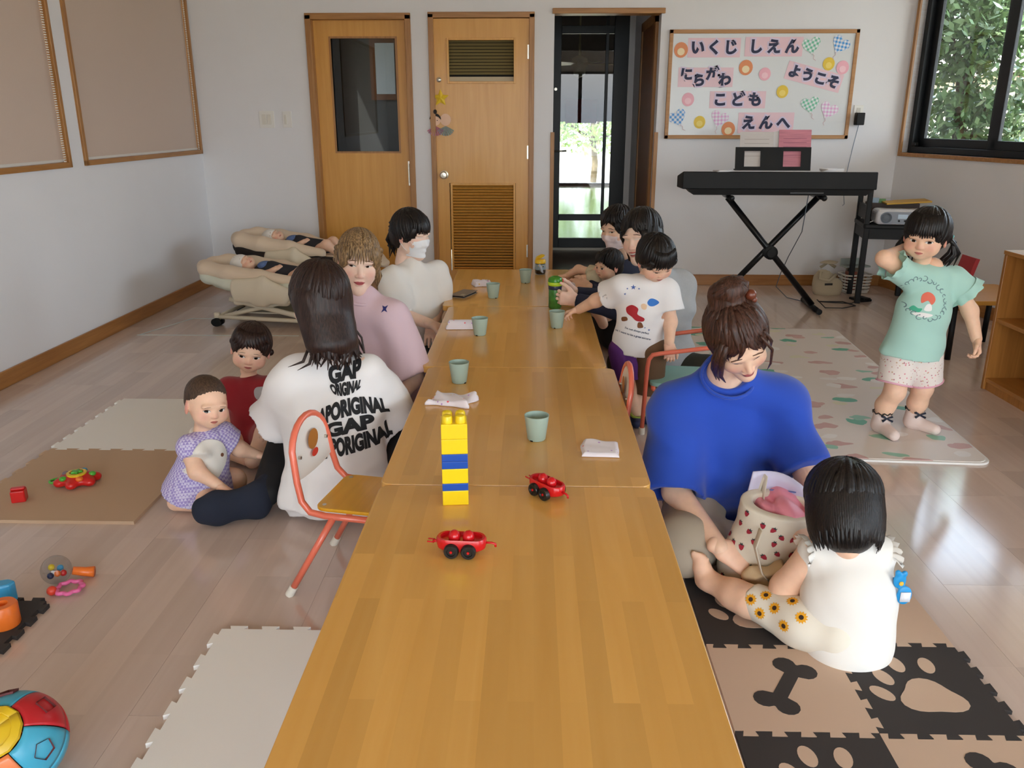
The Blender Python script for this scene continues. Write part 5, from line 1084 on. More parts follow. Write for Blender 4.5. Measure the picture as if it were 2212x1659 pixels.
lk = bangs(16, -.072, .072, .105, .022, .072, .098, .010, 12, 2.0, .0, .008)+bangs(4, .068, .080, .06, -.02, .05, .035, .008, 7, 1.2)
lk += [([(.03*math.cos(i), -.115, .0-.0*i), (.04*math.cos(i*1.3), -.13, -.05), (.03*math.sin(i*2.), -.118, -.12-.004*i)], .012, 1) for i in range(8)]
for i in range(7): z = .035-.02*i; lk.append(([(-.03, -.115, z), (-.012, -.145, z+.008), (.012, -.145, z-.004), (.03, -.115, z-.012)], .009, .8))
w.hair(S, hairK, lk)
w.done()

# ---- masked woman at the far right -------------------------------------------------------
navyT = mat('navy_cotton', '1C2036', .85, bump=.05, bscale=400)
w = Person((.50, 4.80, 0), 'woman in a pink face mask and dark top at the far right', skinA)
Ls, Rs, NK, CH, PE = V3(.43, 4.66, .48), V3(.60, 4.90, .49), V3(.52, 4.78, .565), V3(.53, 4.80, .34), V3(.55, 4.82, .06)
torso(w.S, PE, CH, NK, Ls, Rs, .09, .09, .042); eL, eR = V3(.40, 4.56, .36), V3(.50, 4.93, .33); hL, hR = V3(.315, 4.50, .415), V3(.33, 4.86, .42)
w.S.path([Ls, eL, hL], [.042, .036, .025]).path([Rs, eR, hR], [.042, .036, .025]); w.hand(hL, (-.85, .25, .05), (0, .8, -.3), .95, curl=(35, 38, 38, 40), side=-1); w.hand(hR, (-.9, -.2, .05), (0, -.8, -.3), .95)
S = Sdf(); torso(S, PE, CH, NK-V3(0, 0, .03), Ls, Rs, .125, .115, .052, 1.2, .9); S.path([Ls, eL, hL], [.058, .05, .037], .03, flat1=1).path([Rs, eR, hR], [.058, .05, .037], .03, flat1=1); w.cloth('dark_top', S, navyT, .007, folds(21, .004, 30))
S = Sdf().path([V3(.5, 4.72, .09), V3(.40, 4.95, .10), V3(.6, 5.05, .07)], [.10, .08, .06], .03).path([V3(.6, 4.78, .09), V3(.78, 4.7, .12), V3(.6, 4.6, .07)], [.10, .08, .06], .03); w.cloth('trousers', S, blackpt, .01)
w.head(P(1309, 503, Y=4.63), -46, 12, 0, .98, eyes='open', gaze=(-.003, -.001), eyes_at=True)
facemask(w, mat('pink_mask', 'EBD8D9', .8), None, 1)
S = cap(Sdf(), .011, fz=-.03, fr=(.068, .078, .090), fy=.102, low=.05); S.ell((0, -.115, -.01), (.035, .03, .04), .02)
w.hair(S, hairK, bangs(9, -.02, .070, .105, .045, .074, .074, .010, 31, 2.0, .02)+bangs(6, -.072, -.03, .105, .045, .072, .072, .010, 32, 2.0, -.012)+bangs(3, -.082, -.07, .06, -.05, .04, .03, .006, 33, 1.2))
w.done()
# ---- baby on her lap reaching over the table ------------------------------------------------
w = Person((.40, 4.62, .2), 'baby with black hair held at the table edge, reaching onto the tabletop', skinB); w.vox = .0055
SHl, SHr, NK = V3(.345, 4.55, .455), V3(.37, 4.66, .46), V3(.385, 4.60, .49)
w.S.path([V3(.42, 4.62, .26), V3(.40, 4.61, .40), NK], [.07, .068, .035], .03).cone(SHl, SHr, .03, .03, .03); w.S.path([SHl, V3(.29, 4.56, .445), V3(.235, 4.60, .425)], [.025, .022, .016]).path([SHr, V3(.27, 4.72, .475), V3(.205, 4.75, .43)], [.025, .022, .016])
w.S.path([V3(.40, 4.58, .25), V3(.37, 4.52, .28), V3(.40, 4.48, .21)], [.045, .036, .028]).path([V3(.43, 4.66, .25), V3(.40, 4.70, .27), V3(.44, 4.72, .2)], [.045, .036, .028])
w.hand(V3(.235, 4.60, .425), (-.9, .2, -.1), (0, 0, -1), .52, vox=.0028); w.hand(V3(.205, 4.75, .428), (-1, .1, -.1), (0, 0, -1), .52, side=-1, vox=.0028)
S = Sdf().path([V3(.42, 4.62, .24), V3(.40, 4.61, .38), NK-V3(0, 0, .03)], [.085, .08, .04], .03, flat0=1).cone(SHl, V3(.315, 4.56, .45), .042, .04, .02, (0, 1)).cone(SHr, V3(.325, 4.69, .467), .042, .04, .02, (0, 1)); w.cloth('romper', S, mat('beige_romper', 'C9BFA4', .9, var=.08, vscale=60), .005, folds(22, .003, 60))
w.head(P(1293, 578, Y=4.50), -58, 5, 0, .80, kind='baby', eyes='open', eyes_at=True, brow='4A3A30')
S = cap(Sdf(), .007, 'baby', fz=-.04, fr=(.072, .07, .085), fy=.098, low=.05); w.hair(S, hairK, bangs(10, -.06, .06, .095, .03, .07, .088, .008, 41, 2.0, .0, .012), vox=.004)
w.done()
# ---- smiling woman in grey with navy sleeves ----------------------------------------------------
w = Person((.64, 3.92, 0), 'smiling woman with black hair in a grey top and navy sleeves', skinC)
Ls, Rs, NK, CH, PE = V3(.50, 3.84, .545), V3(.715, 3.99, .52), V3(.595, 3.915, .63), V3(.63, 3.93, .40), V3(.66, 3.95, .06)
eL, eR = V3(.405, 3.90, .43), V3(.54, 4.16, .42); hL, hR = V3(.225, 3.965, .452), V3(.225, 4.085, .465)
torso(w.S, PE, CH, NK, Ls, Rs, .09, .09, .042); w.S.path([Ls, eL, hL], [.040, .034, .025]).path([Rs, eR, hR], [.040, .034, .025])
w.hand(hL, (-.90, .10, .12), (.15, .95, 0), .92, curl=(48, 50, 50, 48), thumb=(10, 0), side=-1); w.hand(hR, (-.95, -.15, .1), (.1, -1, 0), .92, curl=(50, 52, 52, 50), thumb=(10, 0), side=1)
grey = mat('grey_marl', 'A9ACAF', .9, var=.04, vscale=120, bump=.05, bscale=500, sheen=.1)
S = Sdf(); torso(S, PE, CH, NK-V3(0, 0, .03), Ls, Rs, .14, .13, .060, 1.25, .95); S.cone(Ls, Ls*.6+eL*.4, .062, .06, .03, (0, 1)).cone(Rs, Rs*.35+eR*.65, .066, .075, .03, (0, 1)); w.cloth('grey_top', S, grey, .007, folds(23, .009, 22, (.3, .3, .9)))
S = Sdf().path([Ls*.7+eL*.3, eL, hL], [.052, .05, .036], .03, flat1=1).path([Rs*.5+eR*.5, eR, hR], [.052, .05, .036], .03, flat1=1); w.cloth('navy_sleeves', S, navyT, .006, folds(24, .003, 40))
S = Sdf().path([V3(.62, 3.98, .09), V3(.48, 4.1, .10), V3(.5, 3.9, .07)], [.10, .08, .06], .03).path([V3(.70, 3.95, .10), V3(.86, 3.82, .13), V3(.68, 3.74, .07)], [.11, .085, .06], .03); w.cloth('trousers', S, mat('dark_olive_cloth', '35352C', .85), .01, folds(25, .005, 25))
w.head(P(1362, 520, Y=3.80), -38, 6, 8, 1.0, eyes='laugh', smile=1.0, openm=True, eyes_at=True, lip='BF6A66')
S = cap(Sdf(), .013, fz=-.03, fr=(.062, .078, .092), fy=.102); S.cone((0, -.05, -.01), (0, -.07, -.10), .075, .06, .03).cone((.06, -.02, 0), (.066, -.02, -.10), .035, .025, .02).cone((-.06, -.02, 0), (-.066, -.02, -.10), .035, .025, .02)
w.hair(S, hairK, bangs(8, .012, .066, .11, .030, .072, .064, .009, 51, 2.0, .024)+bangs(7, -.066, -.008, .11, .034, .072, .066, .009, 52, 2.0, -.022)+bangs(5, .07, .084, .04, -.115, .03, .02, .011, 53, 1.2)+bangs(5, -.084, -.07, .04, -.115, .03, .02, .011, 54, 1.2))
w.done()
# ---- standing toddler boy ----------------------------------------------------------------------
w = Person((.50, 3.48, 0), 'toddler boy standing in a white printed tee, reaching for a cup', skinB); w.vox = .006
SR, SL, NK, CH, PE = V3(.385, 3.47, .615), V3(.570, 3.47, .60), V3(.485, 3.475, .655), V3(.475, 3.48, .50), V3(.465, 3.49, .345)
eR, hR = V3(.285, 3.58, .535), V3(.215, 3.665, .475); eL, hL = V3(.590, 3.435, .475), V3(.582, 3.385, .395)
w.S.path([PE, CH, NK], [.075, .078, .036], .03).cone(SR, SL, .036, .036, .03).path([SR, eR, hR], [.034, .029, .021]).path([SL, eL, hL], [.034, .028, .021])
kR, kL, aR, aL = V3(.43, 3.47, .18), V3(.515, 3.49, .18), V3(.475, 3.47, .05), V3(.525, 3.52, .05); w.S.path([V3(.42, 3.49, .30), kR, aR], [.06, .042, .028]).path([V3(.51, 3.49, .30), kL, aL], [.06, .042, .028])
w.hand(hR, (-.75, .45, -.35), (-.2, -.2, -1), .60, curl=(20, 40, 48, 52), side=1, vox=.0028); w.hand(hL, (0, -.5, -.8), (0, .9, -.4), .60, curl=(40, 42, 44, 44), side=1, vox=.0028)
S = Sdf(); sh = (SL-SR).normalized(); S.cone(PE-V3(0, 0, .015), CH, .108, .092, .04, (1, 0), (sh, 1.08, .9)).cone(CH, (SR+SL)/2, .092, .07, .04, (0, 0), (sh, 1.05, .9)).cone(SR, SL, .046, .046, .04); h1 = sleeve(S, SR, SR*.42+eR*.58, .052, .062, .03, .014); h2 = sleeve(S, SL, SL*.35+eL*.65, .054, .066, .03, .014); hollow(S, h1); hollow(S, h2)
bv = w.cloth('tee_shirt', S, whiteT, .005, folds(31, .0035, 40)); mb = MB(); ring(mb, NK-V3(0, .002, .012), (.1, -.25, 1), .042, .005); w.add('collar', mb, whiteT)
def star2(cx, cy, r): return poly2([(cx+(r if i % 2 == 0 else r*.4)*math.sin(math.pi*i/5), cy+(r if i % 2 == 0 else r*.4)*math.cos(math.pi*i/5)) for i in range(10)])
def smooth2(pts, n=5):
    o = []; k = len(pts)
    for i in range(k):
        p0, p1, p2, p3 = [pts[(i+d) % k] for d in (-1, 0, 1, 2)]
        for q in range(n): t = q/n; o.append(tuple(.5*(2*p1[a]+(p2[a]-p0[a])*t+(2*p0[a]-5*p1[a]+4*p2[a]-p3[a])*t*t+(3*p1[a]-p0[a]-3*p2[a]+p3[a])*t**3) for a in (0, 1)))
    return poly2(o)
def printon(w, bv, Y, items, ux=(1, 0, 0), uy=(0, 0, 1), d=(0, 1, -.1)):
    for nm, px, py, shp, m in items: v, f = decal(bv, dense(*shp, .012), P(px, py, Y=Y), ux, uy, d); w.add(nm, MB().add(v, f), m)
blu = mat('print_blue', '4A66A8', .7); redp = mat('print_crimson', 'B0202C', .7); bl2 = mat('print_sky_blue', '2F74C8', .7)
printon(w, bv, 3.38, [('star_print', 1370, 622, star2(0, 0, .012), blu), ('star_print', 1357, 625, star2(0, 0, .005), blu), ('star_print', 1382, 625, star2(0, 0, .005), blu), ('star_print', 1352, 637, star2(0, 0, .006), blu), ('star_print', 1403, 714, star2(0, 0, .006), blu), ('star_print', 1394, 709, star2(0, 0, .004), blu),
    ('colour_patch', 1372, 676, smooth2([(-.032, .018), (-.010, .030), (.014, .016), (.012, -.008), (.040, -.024), (.036, -.038), (.008, -.036), (-.010, -.020), (-.030, -.004)]), redp), ('colour_patch', 1408, 657, smooth2([(-.016, .004), (-.004, .020), (.016, .018), (.034, .004), (.014, -.010), (-.006, -.010)]), bl2), ('colour_patch', 1392, 664, smooth2([(-.012, .008), (.0, .014), (.012, .006), (.008, -.010), (-.008, -.008)]), mat('print_peach', 'E6C6A4', .7)), ('colour_patch', 1352, 692, smooth2([(-.012, .006), (.006, .010), (.010, -.004), (-.010, -.010)]), mat('print_brown2', '7A4A2A', .7)), ('colour_patch', 1384, 704, smooth2([(-.010, .012), (.004, .012), (.012, -.008), (-.010, -.010)]), mat('print_brown2', '7A4A2A', .7))])
for k, (t, py) in enumerate((("I'm not always perfect", 717), ('but I want to be a great sorcerer', 727))):
    v, f = textmesh(t, .0115, .0003); s_ = dense([(q[0], q[1]) for q in v], f, .02); v, f = decal(bv, s_, P(1378-8*k, py, Y=3.37), (.97, 0, -.22), (.2, 0, .97), (0, 1, -.1)); w.add('print_lettering', MB().add(v, f), mat('print_grey_ink', '50566A', .8))
S = Sdf().path([V3(.415, 3.49, .335), kR+V3(0, 0, .03)], [.078, .062], .02, flat1=1); w.cloth('shorts_leg', S, mat('purple_twill', '5B2A78', .85), .005, folds(33, .003, 40)); S = Sdf().path([V3(.515, 3.47, .335), kL-V3(0, .01, .03)], [.080, .066], .02, flat1=1); w.cloth('shorts_leg', S, mat('brown_twill', '6A4E36', .85), .005, folds(34, .003, 40))
for a in (aR, aL):
    S = Sdf().cone(a+V3(0, .015, -.02), a+V3(-.005, -.06, -.028), .030, .026, .02, ell=(V3(1, 0, 0), 1, .75)); w.cloth('sandal', S, mat('navy_sandal', '27335A', .6), .004); mb = MB(); ring(mb, a+V3(0, -.01, .005), (0, -.4, 1), .032, .006); w.add('sandal_strap', mb, mat('strap_lime', '9DAF4A', .6))
w.head(P(1433, 588, Y=3.36), 24, 34, 4, .88, kind='child', eyes='down', eyes_at=True)
S = cap(Sdf(), .010, 'child', fz=-.035, fr=(.066, .07, .072), fy=.105, low=.055)
w.hair(S, hairK, bangs(15, -.066, .066, .095, .018, .072, .082, .0075, 61, 2.0, .004, .008)+bangs(4, .072, .084, .05, -.01, .03, .025, .008, 62, 1.2)+bangs(4, -.084, -.072, .05, -.01, .03, .025, .008, 63, 1.2)+[([(-.02, -.11, -.02), (-.02, -.125, -.045), (-.03, -.15, -.045)], .004, 1)], vox=.0042)
w.done()
# ---- woman in blue tee bending over the bag -----------------------------------------------------
w = Person((.64, 2.58, 0), 'woman in a bright blue tee with brown bun bending over a bag', skinA); w.vox = .0065
Rs, Ls, NK, CH, PE = V3(.465, 2.47, .43), V3(.775, 2.47, .445), V3(.600, 2.46, .575), V3(.63, 2.52, .32), V3(.64, 2.60, .04)
eR, hR = V3(.445, 2.315, .215), V3(.535, 2.085, .150); eL, hL = V3(.835, 2.31, .285), V3(.83, 2.15, .21)
torso(w.S, PE+V3(0, 0, .05), CH, NK-V3(0, 0, .04), Ls, Rs, .10, .11, .055); w.S.cone(NK-V3(0, 0, .03), V3(.60, 2.40, .62), .052, .048, .03); w.S.path([Rs, eR, hR], [.045, .040, .026]).path([Ls, eL, hL], [.045, .040, .026])
w.hand(hR, (.70, -.25, -.35), (.3, .5, -.75), .98, curl=(30, 42, 48, 50), thumb=(25, 12), side=1, vox=.0026); w.hand(hL, (-.5, -.5, -.3), (-.6, .3, -.5), .98, side=-1)
blueT = mat('royal_blue_cotton', '1E48B4', .9, bump=.06, bscale=500, sheen=.2)
S = Sdf(); torso(S, PE+V3(.01, -.01, .0), CH, NK-V3(0, 0, .02), Ls, Rs, .155, .152, .068, 1.15, .92, .06); S.ell((.63, 2.46, .24), (.17, .11, .12), .06); S.cone(NK-V3(.03, 0, .05), Rs, .055, .07, .05).cone(NK-V3(-.03, 0, .05), Ls, .055, .07, .05); h1 = sleeve(S, Rs, eR+V3(-.015, 0, -.005), .078, .094, .05); h2 = sleeve(S, Ls, eL+V3(.0, .01, .0), .078, .094, .05); hollow(S, h1); S.ell(NK+V3(.0, -.05, .02), (.085, .075, .075), .012, sub=True)
w.cloth('tee_shirt', S, blueT, .007, folds(41, .011, 20, (.7, .2, .7)))
mb = MB(); ring(mb, NK+V3(.0, -.035, -.030), (.05, -.75, 1), .076, .0055, sq=(V3(1, 0, 0), 1.05)); w.add('collar', mb, blueT)
beige = mat('stone_twill', 'A79C8C', .85, bump=.05, bscale=300)
S = Sdf().path([V3(.56, 2.55, .10), V3(.455, 2.17, .115), V3(.62, 2.30, .06)], [.105, .085, .06], .03).path([V3(.72, 2.55, .10), V3(.93, 2.27, .12), V3(.72, 2.32, .06)], [.105, .085, .06], .03); w.cloth('trousers', S, beige, .007, folds(42, .005, 26))
w.head(P(1617, 786, Y=2.27), 14, 36, 24, 1.0, eyes='down', eyes_at=True, lip='BB6863', brow='5A3C2C')
S = cap(Sdf(), .013, fz=-.03, fr=(.066, .08, .094), fy=.104); S.ell((0, -.07, .10), (.05, .05, .04), .03).ell((-.012, -.075, .145), (.040, .040, .036), .02).ell((.022, -.085, .13), (.03, .03, .028), .02)
lk = bangs(7, -.06, -.004, .115, .045, .074, .070, .009, 71, 2.0, -.028)+bangs(8, .002, .062, .115, .035, .074, .066, .009, 72, 2.0, .026)
lk += [([(.05, .06, .08), (.072, .075, .02), (.078, .07, -.05), (.066, .065, -.10)], .009, 1), ([(.055, .05, .08), (.078, .06, .02), (.086, .05, -.05), (.078, .04, -.12)], .011, 1), ([(.06, .04, .07), (.084, .045, .01), (.09, .03, -.06), (.085, .03, -.125)], .010, 1), ([(-.045, .07, .09), (-.07, .085, .03), (-.062, .09, -.03), (-.055, .075, -.085)], .005, 1), ([(-.06, .05, .08), (-.08, .05, .02), (-.078, .045, -.03)], .006, 1)]
for i in range(10): a = 2*math.pi*i/10; lk.append(([(-.012+.04*math.cos(a), -.075+.03*math.sin(a), .125), (-.012+.044*math.cos(a+.6), -.075+.036*math.sin(a+.6), .15), (-.012+.02*math.cos(a+1.4), -.075+.02*math.sin(a+1.4), .178)], .012, .8))
w.hair(S, hairC, lk); w.add('hair_tie', ring(MB(w.M), (-.006, -.073, .118), (0, -.1, 1), .040, .007), mat('mustard_elastic', 'C08A2A', .6)); w.add('tie_bauble', MB(w.M).sph((-.06, -.05, .125), .016, 14, 10).sph((-.066, -.045, .105), .010, 12, 8), mat('bauble_brown', '6A3320', .3))
w.done()
# ---- standing girl in mint tee -----------------------------------------------------------------
w = Person((1.59, 3.36, .012), 'girl with pigtails in a mint tee and floral shorts, hand behind her head', skinB); w.vox = .006
SR, SL, NK, CH, PE = V3(1.525, 3.36, .685), V3(1.715, 3.38, .675), V3(1.622, 3.37, .725), V3(1.61, 3.37, .55), V3(1.595, 3.38, .385)
eR, hR = V3(1.405, 3.33, .765), V3(1.515, 3.43, .785); eL, hL = V3(1.80, 3.37, .545), V3(1.825, 3.33, .435)
w.S.path([PE, CH, NK], [.08, .08, .038], .03).cone(SR, SL, .038, .038, .03).path([SR, eR, hR], [.034, .030, .022]).path([SL, eL, hL], [.034, .030, .022])
kR, kL, aR, aL = V3(1.535, 3.35, .20), V3(1.665, 3.385, .205), V3(1.505, 3.37, .075), V3(1.665, 3.42, .075); w.S.path([V3(1.55, 3.38, .32), kR, V3(1.515, 3.375, .13), aR], [.056, .041, .039, .028]).path([V3(1.65, 3.39, .32), kL, V3(1.665, 3.41, .13), aL], [.056, .041, .039, .028])
w.hand(hR, (.8, .4, .1), (.3, -.6, .3), .66, side=1, vox=.0028); w.hand(hL, (.05, -.35, -.9), (-.9, 0, -.2), .66, curl=(45, 50, 50, 50), side=-1, vox=.0028)
mint = mat('mint_cotton', 'A9D2C8', .9, bump=.05, bscale=500, sheen=.15)
S = Sdf(); sh = (SL-SR).normalized(); S.cone(PE-V3(.005, 0, .03), CH, .116, .095, .05, (1, 0), (sh, 1.1, .85)).cone(CH, (SR+SL)/2, .098, .07, .04, (0, 0), (sh, 1.05, .9)).cone(SR, SL, .046, .046, .04); S.cone(SR, SR*.45+eR*.55, .05, .056, .03, (0, 1)).cone(SL, SL*.58+eL*.42+V3(.012, 0, .01), .050, .064, .03, (0, 1)); S.ell(PE+V3(-.11, -.02, -.005), (.022, .02, .022), .015)
bv = w.cloth('mint_tee', S, mint, .005, folds(51, .0035, 36)); mb = MB(); ring(mb, NK-V3(0, .002, .014), (0, -.25, 1), .044, .005); w.add('collar', mb, mint)
for a, b, r in ((SR, SR*.45+eR*.55, .058), (SL, SL*.58+eL*.42+V3(.012, 0, .01), .066)):   # flutter hems
    d = (b-a).normalized(); u = d.orthogonal().normalized(); v = d.cross(u); vs = []; fs = []; n = 40
    for j, (t, rr, wv) in enumerate(((-.012, r*.97, 0), (.004, r*1.02, .003), (.022, r*1.10, .007))):
        for i in range(n): an = 2*math.pi*i/n; q = rr+wv*math.sin(an*9); vs.append(b+d*t+(u*math.cos(an)+v*math.sin(an))*q)
    for j in range(2):
        for i in range(n): fs.append((j*n+i, j*n+(i+1) % n, (j+1)*n+(i+1) % n, (j+1)*n+i))
    w.add('flutter_hem', MB().add(vs, fs), mint)
inkg = mat('print_slate_ink', '6A8288', .8); cor = mat('print_coral', 'E0705C', .8); wht = mat('print_white', 'EDEBEA', .8); tea = mat('print_teal', '46B08E', .8)
def curl2(x0, y0, r, a0, a1, t=.004, n=14):
    v = []; 
    for i in range(n+1): a = R_(a0+(a1-a0)*i/n); q = t*(1-.5*i/n); v += [(x0+(r-q)*math.cos(a), y0+(r-q)*math.sin(a)), (x0+(r+q)*math.cos(a), y0+(r+q)*math.sin(a))]
    return v, [(2*i, 2*i+1, 2*i+3, 2*i+2) for i in range(n)]
it = []
for k in range(26): a = R_(360*k/26+8); it.append(('ornament_print', 2001+44*math.cos(a)-6*math.sin(a), 646-44*math.sin(a)*(1 if k % 2 else .93), curl2(0, 0, .006+.002*(k % 3), 47*k, 47*k+250, .0020, 10), inkg))
it += [('colour_patch', 2008, 646, smooth2([(-.022, -.020), (-.022, .010), (-.004, .026), (.018, .018), (.028, -.002), (.016, -.022), (.0, -.008)]), cor), ('colour_patch', 2006, 664, smooth2([(-.014, -.014), (-.008, .010), (.008, .012), (.012, -.012)]), wht), ('colour_patch', 1982, 668, smooth2([(-.020, -.004), (-.010, .012), (.006, .004), (.020, .004), (.010, -.012)]), tea), ('colour_patch', 1994, 680, smooth2([(-.036, .0), (-.01, .008), (.034, .005), (.02, -.008), (-.012, -.010)]), wht)]
printon(w, bv, 3.28, it, (.98, .0, -.12), (.12, 0, .98))
flo = speckle('floral_shorts', 'E6DCD6', ['D98A96', 'E6DCD6', 'B87C86', 'E6DCD6', 'C9A58A'], 95, .3)
S = Sdf().cone(V3(1.555, 3.38, .37), V3(1.528, 3.355, .235), .080, .070, .012, (0, 1)).cone(V3(1.64, 3.385, .37), V3(1.672, 3.39, .232), .080, .070, .012, (0, 1)); w.cloth('shorts', S, flo, .005, folds(52, .002, 50))
for c, d in ((V3(1.528, 3.355, .237), (.2, .18, 1)), (V3(1.672, 3.39, .234), (-.23, -.04, 1))): w.add('hem_piping', ring(MB(), c, d, .0705, .004), mat('pink_piping', 'E3A9BC', .7))
sock = mat('pale_pink_sock', 'E3CFC8', .9, bump=.1, bscale=500)
for a, t in ((aR, V3(.015, -.11, 0)), (aL, V3(.06, -.085, 0))):
    S = Sdf().path([a+V3(0, 0, .025), a+V3(0, .008, -.03)], [.036, .034], .02, flat0=1).cone(a+V3(0, .005, -.035), a+t*.95+V3(0, 0, -.040), .031, .023, .025); w.cloth('sock', S, sock, .004)
    vs = []; n = 40; mb = MB()
    mb.tube([a+V3(.039*math.cos(2*math.pi*i/n), .039*math.sin(2*math.pi*i/n), .027+.004*math.sin(2*math.pi*i/n*10)) for i in range(n)], .0025, 6, closed=True); w.add('scalloped_cuff', mb, mat('cuff_black', '2A2624', .8))
    f_ = a+V3(.005, -.04, .010); mb = MB(); mb.tube([f_+V3(-.022, 0, .012), f_, f_+V3(.024, -.002, -.012)], [.006, .003, .005], 6).tube([f_+V3(-.018, 0, -.012), f_, f_+V3(.022, -.002, .010)], [.006, .003, .005], 6); w.add('bow', mb, mat('navy_ribbon', '1D2436', .6))
w.head(P(1989, 521, Y=3.28), -36, 8, -4, .96, kind='child', eyes='open', gaze=(-.002, -.001), eyes_at=True, lip='C97870')
S = cap(Sdf(), .010, 'child', fz=-.036, fr=(.068, .07, .075), fy=.105, low=.045); S.ell((.062, -.06, -.005), (.03, .03, .03), .02).ell((-.062, -.06, -.005), (.03, .03, .03), .02)
lk = bangs(16, -.068, .068, .10, .016, .075, .094, .009, 81, 2.0, .0, .006); rg = random.Random(9)
for sd in (-1, 1):
    for i in range(16): q = rg.uniform(-.022, .022); r2 = rg.uniform(-.02, .02); lk.append(([(sd*.070, -.075, -.01), (sd*(.092+.2*abs(q)), -.085+q*.5, -.035), (sd*(.105+q), -.085+r2, -.08), (sd*(.105+q*2)+.03*(sd < 0), -.07+r2*1.6, -.125-abs(q))], .010, 1))
w.hair(S, hairK, lk, vox=.0042); 
for sd in (-1, 1): w.add('hair_elastic', ring(MB(w.M), (sd*.078, -.078, -.018), (sd*.7, -.2, -.7), .017, .004), mat('elastic_teal', '6EC7C9', .5))
w.done()
# ---- toddler girl from behind in white top and sunflower leggings --------------------------------
w = Person((.79, 1.83, .012), 'toddler girl with black bob seen from behind, white top and sunflower leggings', skinB); w.vox = .0055
SL, SR, NK, CH, PE = V3(.725, 1.885, .252), V3(.885, 1.885, .252), V3(.80, 1.89, .29), V3(.81, 1.86, .16), V3(.815, 1.825, .06)
w.S.path([PE, CH, NK], [.06, .065, .038], .03).cone(SL, SR, .036, .036, .03); eL, hL = V3(.672, 1.925, .125), V3(.735, 2.0, .165); eR, hR = V3(.905, 1.95, .14), V3(.83, 2.02, .17)
w.S.path([SL, eL, hL], [.040, .036, .024]).path([SR, eR, hR], [.038, .033, .023]); kn = V3(.588, 1.950, .066); an = V3(.505, 2.055, .062); w.S.path([V3(.74, 1.83, .065), kn, V3(.56, 1.985, .064), an], [.044, .042, .040, .027], .02); w.S.path([V3(.86, 1.89, .07), V3(.90, 2.0, .07), V3(.86, 2.08, .05)], [.045, .042, .03], .02)
w.S.path([an, V3(.498, 2.075, .055), V3(.486, 2.075, .095), V3(.480, 2.072, .120)], [.030, .026, .023, .020], .015)
for i in range(5): o = (i-2)*.010; w.S.cone(V3(.480+o*.8, 2.072-o*.3, .120), V3(.478+o*1.0, 2.064-o*.3, .142-.0018*i*i*.5), .0085-.0007*i, .0078-.0006*i, .003)
w.hand(hL, (.5, .6, .2), (.5, .2, -.6), .58, side=1, vox=.0028); w.hand(hR, (-.3, .7, .2), (-.5, .2, -.6), .58, side=-1, vox=.0028)
S = Sdf(); sh = V3(1, 0, 0); S.cone(PE-V3(0, .0, .035), CH, .106, .100, .05, (0, 0), (sh, 1.08, .9)).cone(CH, (SL+SR)/2, .100, .068, .04, (0, 0), (sh, 1.05, .85)).cone(SL, SR, .045, .045, .03)
ivory = speckle('ivory_dotted_jersey', 'E6E2DC', ['F4F0E2', 'E6E2DC'], 26, .07); bv = w.cloth('sleeveless_top', S, ivory, .005, folds(61, .003, 34, (.3, .1, 1)))
for c, sd in ((SL, -1), (SR, 1)):   # frilled shoulder caps
    vs = []; fs = []; n = 22
    for j, (r, wv, dz) in enumerate(((.036, 0, .014), (.050, .004, .014), (.064, .008, .002))):
        for i in range(n+1): an_ = math.pi*(i/n)*1.1-.15; vs.append(c+V3(sd*(r*.85-.020+.6*wv*math.sin(i*2.2)), -math.cos(an_)*r*.95, math.sin(an_)*r*.62+dz-.006+wv*.5*math.sin(i*2.2)))
    for j in range(2):
        for i in range(n): fs.append((j*(n+1)+i, j*(n+1)+i+1, (j+1)*(n+1)+i+1, (j+1)*(n+1)+i))
    w.add('shoulder_frill', MB().add(vs, fs), ivory)
S = Sdf().path([V3(.77, 1.81, .062), V3(.70, 1.85, .066), kn+V3(.01, 0, 0)], [.066, .060, .050], .03, flat1=1).path([V3(.85, 1.85, .07), V3(.90, 1.98, .07)], [.075, .062], .03, flat1=1); bvl = w.cloth('leggings', S, mat('white_jersey', 'E2DACB', .9), .0045, folds(62, .002, 60))
pet = mat('petal_orange', 'E8A41E', .8); ctr = mat('flower_centre', '3A2414', .8)
hipp = V3(.77, 1.81, .062); axl = (kn-hipp).normalized(); k_ = 0
for ti, t in enumerate((.30, .46, .62, .77, .91)):
    for aa in ((-78, -22, 34) if ti % 2 else (-50, 6, 60)):
        up_ = V3(0, 0, 1); sd_ = axl.cross(up_).normalized(); dd = (up_*math.cos(R_(aa))+sd_*math.sin(R_(aa))); c = hipp+(kn-hipp)*t+dd*.12; n = 24; pts = [(.0, .0)]+[((.0165 if k % 2 == 0 else .0115)*math.cos(2*math.pi*k/n), (.0165 if k % 2 == 0 else .0115)*math.sin(2*math.pi*k/n)) for k in range(n)]; f3 = [(0, k+1, (k+1) % n+1) for k in range(n)]
        v, f = decal(bvl, dense(pts, f3, .01), c, axl, axl.cross(dd), -dd, .0012)
        if len(f) < len(dense(pts, f3, .01)[1]): continue
        w.add('sunflower_print', MB().add(v, f), pet); v, f = decal(bvl, disc2(0, 0, .0062, .0062, 12), c, axl, axl.cross(dd), -dd, .0018); w.add('sunflower_print', MB().add(v, f), ctr)
S = Sdf(); S.ell((.912, 1.815, .215), (.016, .006, .022), .006).ell((.925, 1.808, .178), (.019, .006, .026), .006); S.ell((.905, 1.815, .236), (.007, .006, .008), .004).ell((.922, 1.815, .234), (.007, .006, .008), .004).cone((.915, 1.82, .21), (.895, 1.85, .20), .005, .008, .004); w.cloth('name_badge', S, mat('badge_blue', '1E8FCF', .4), .0022)
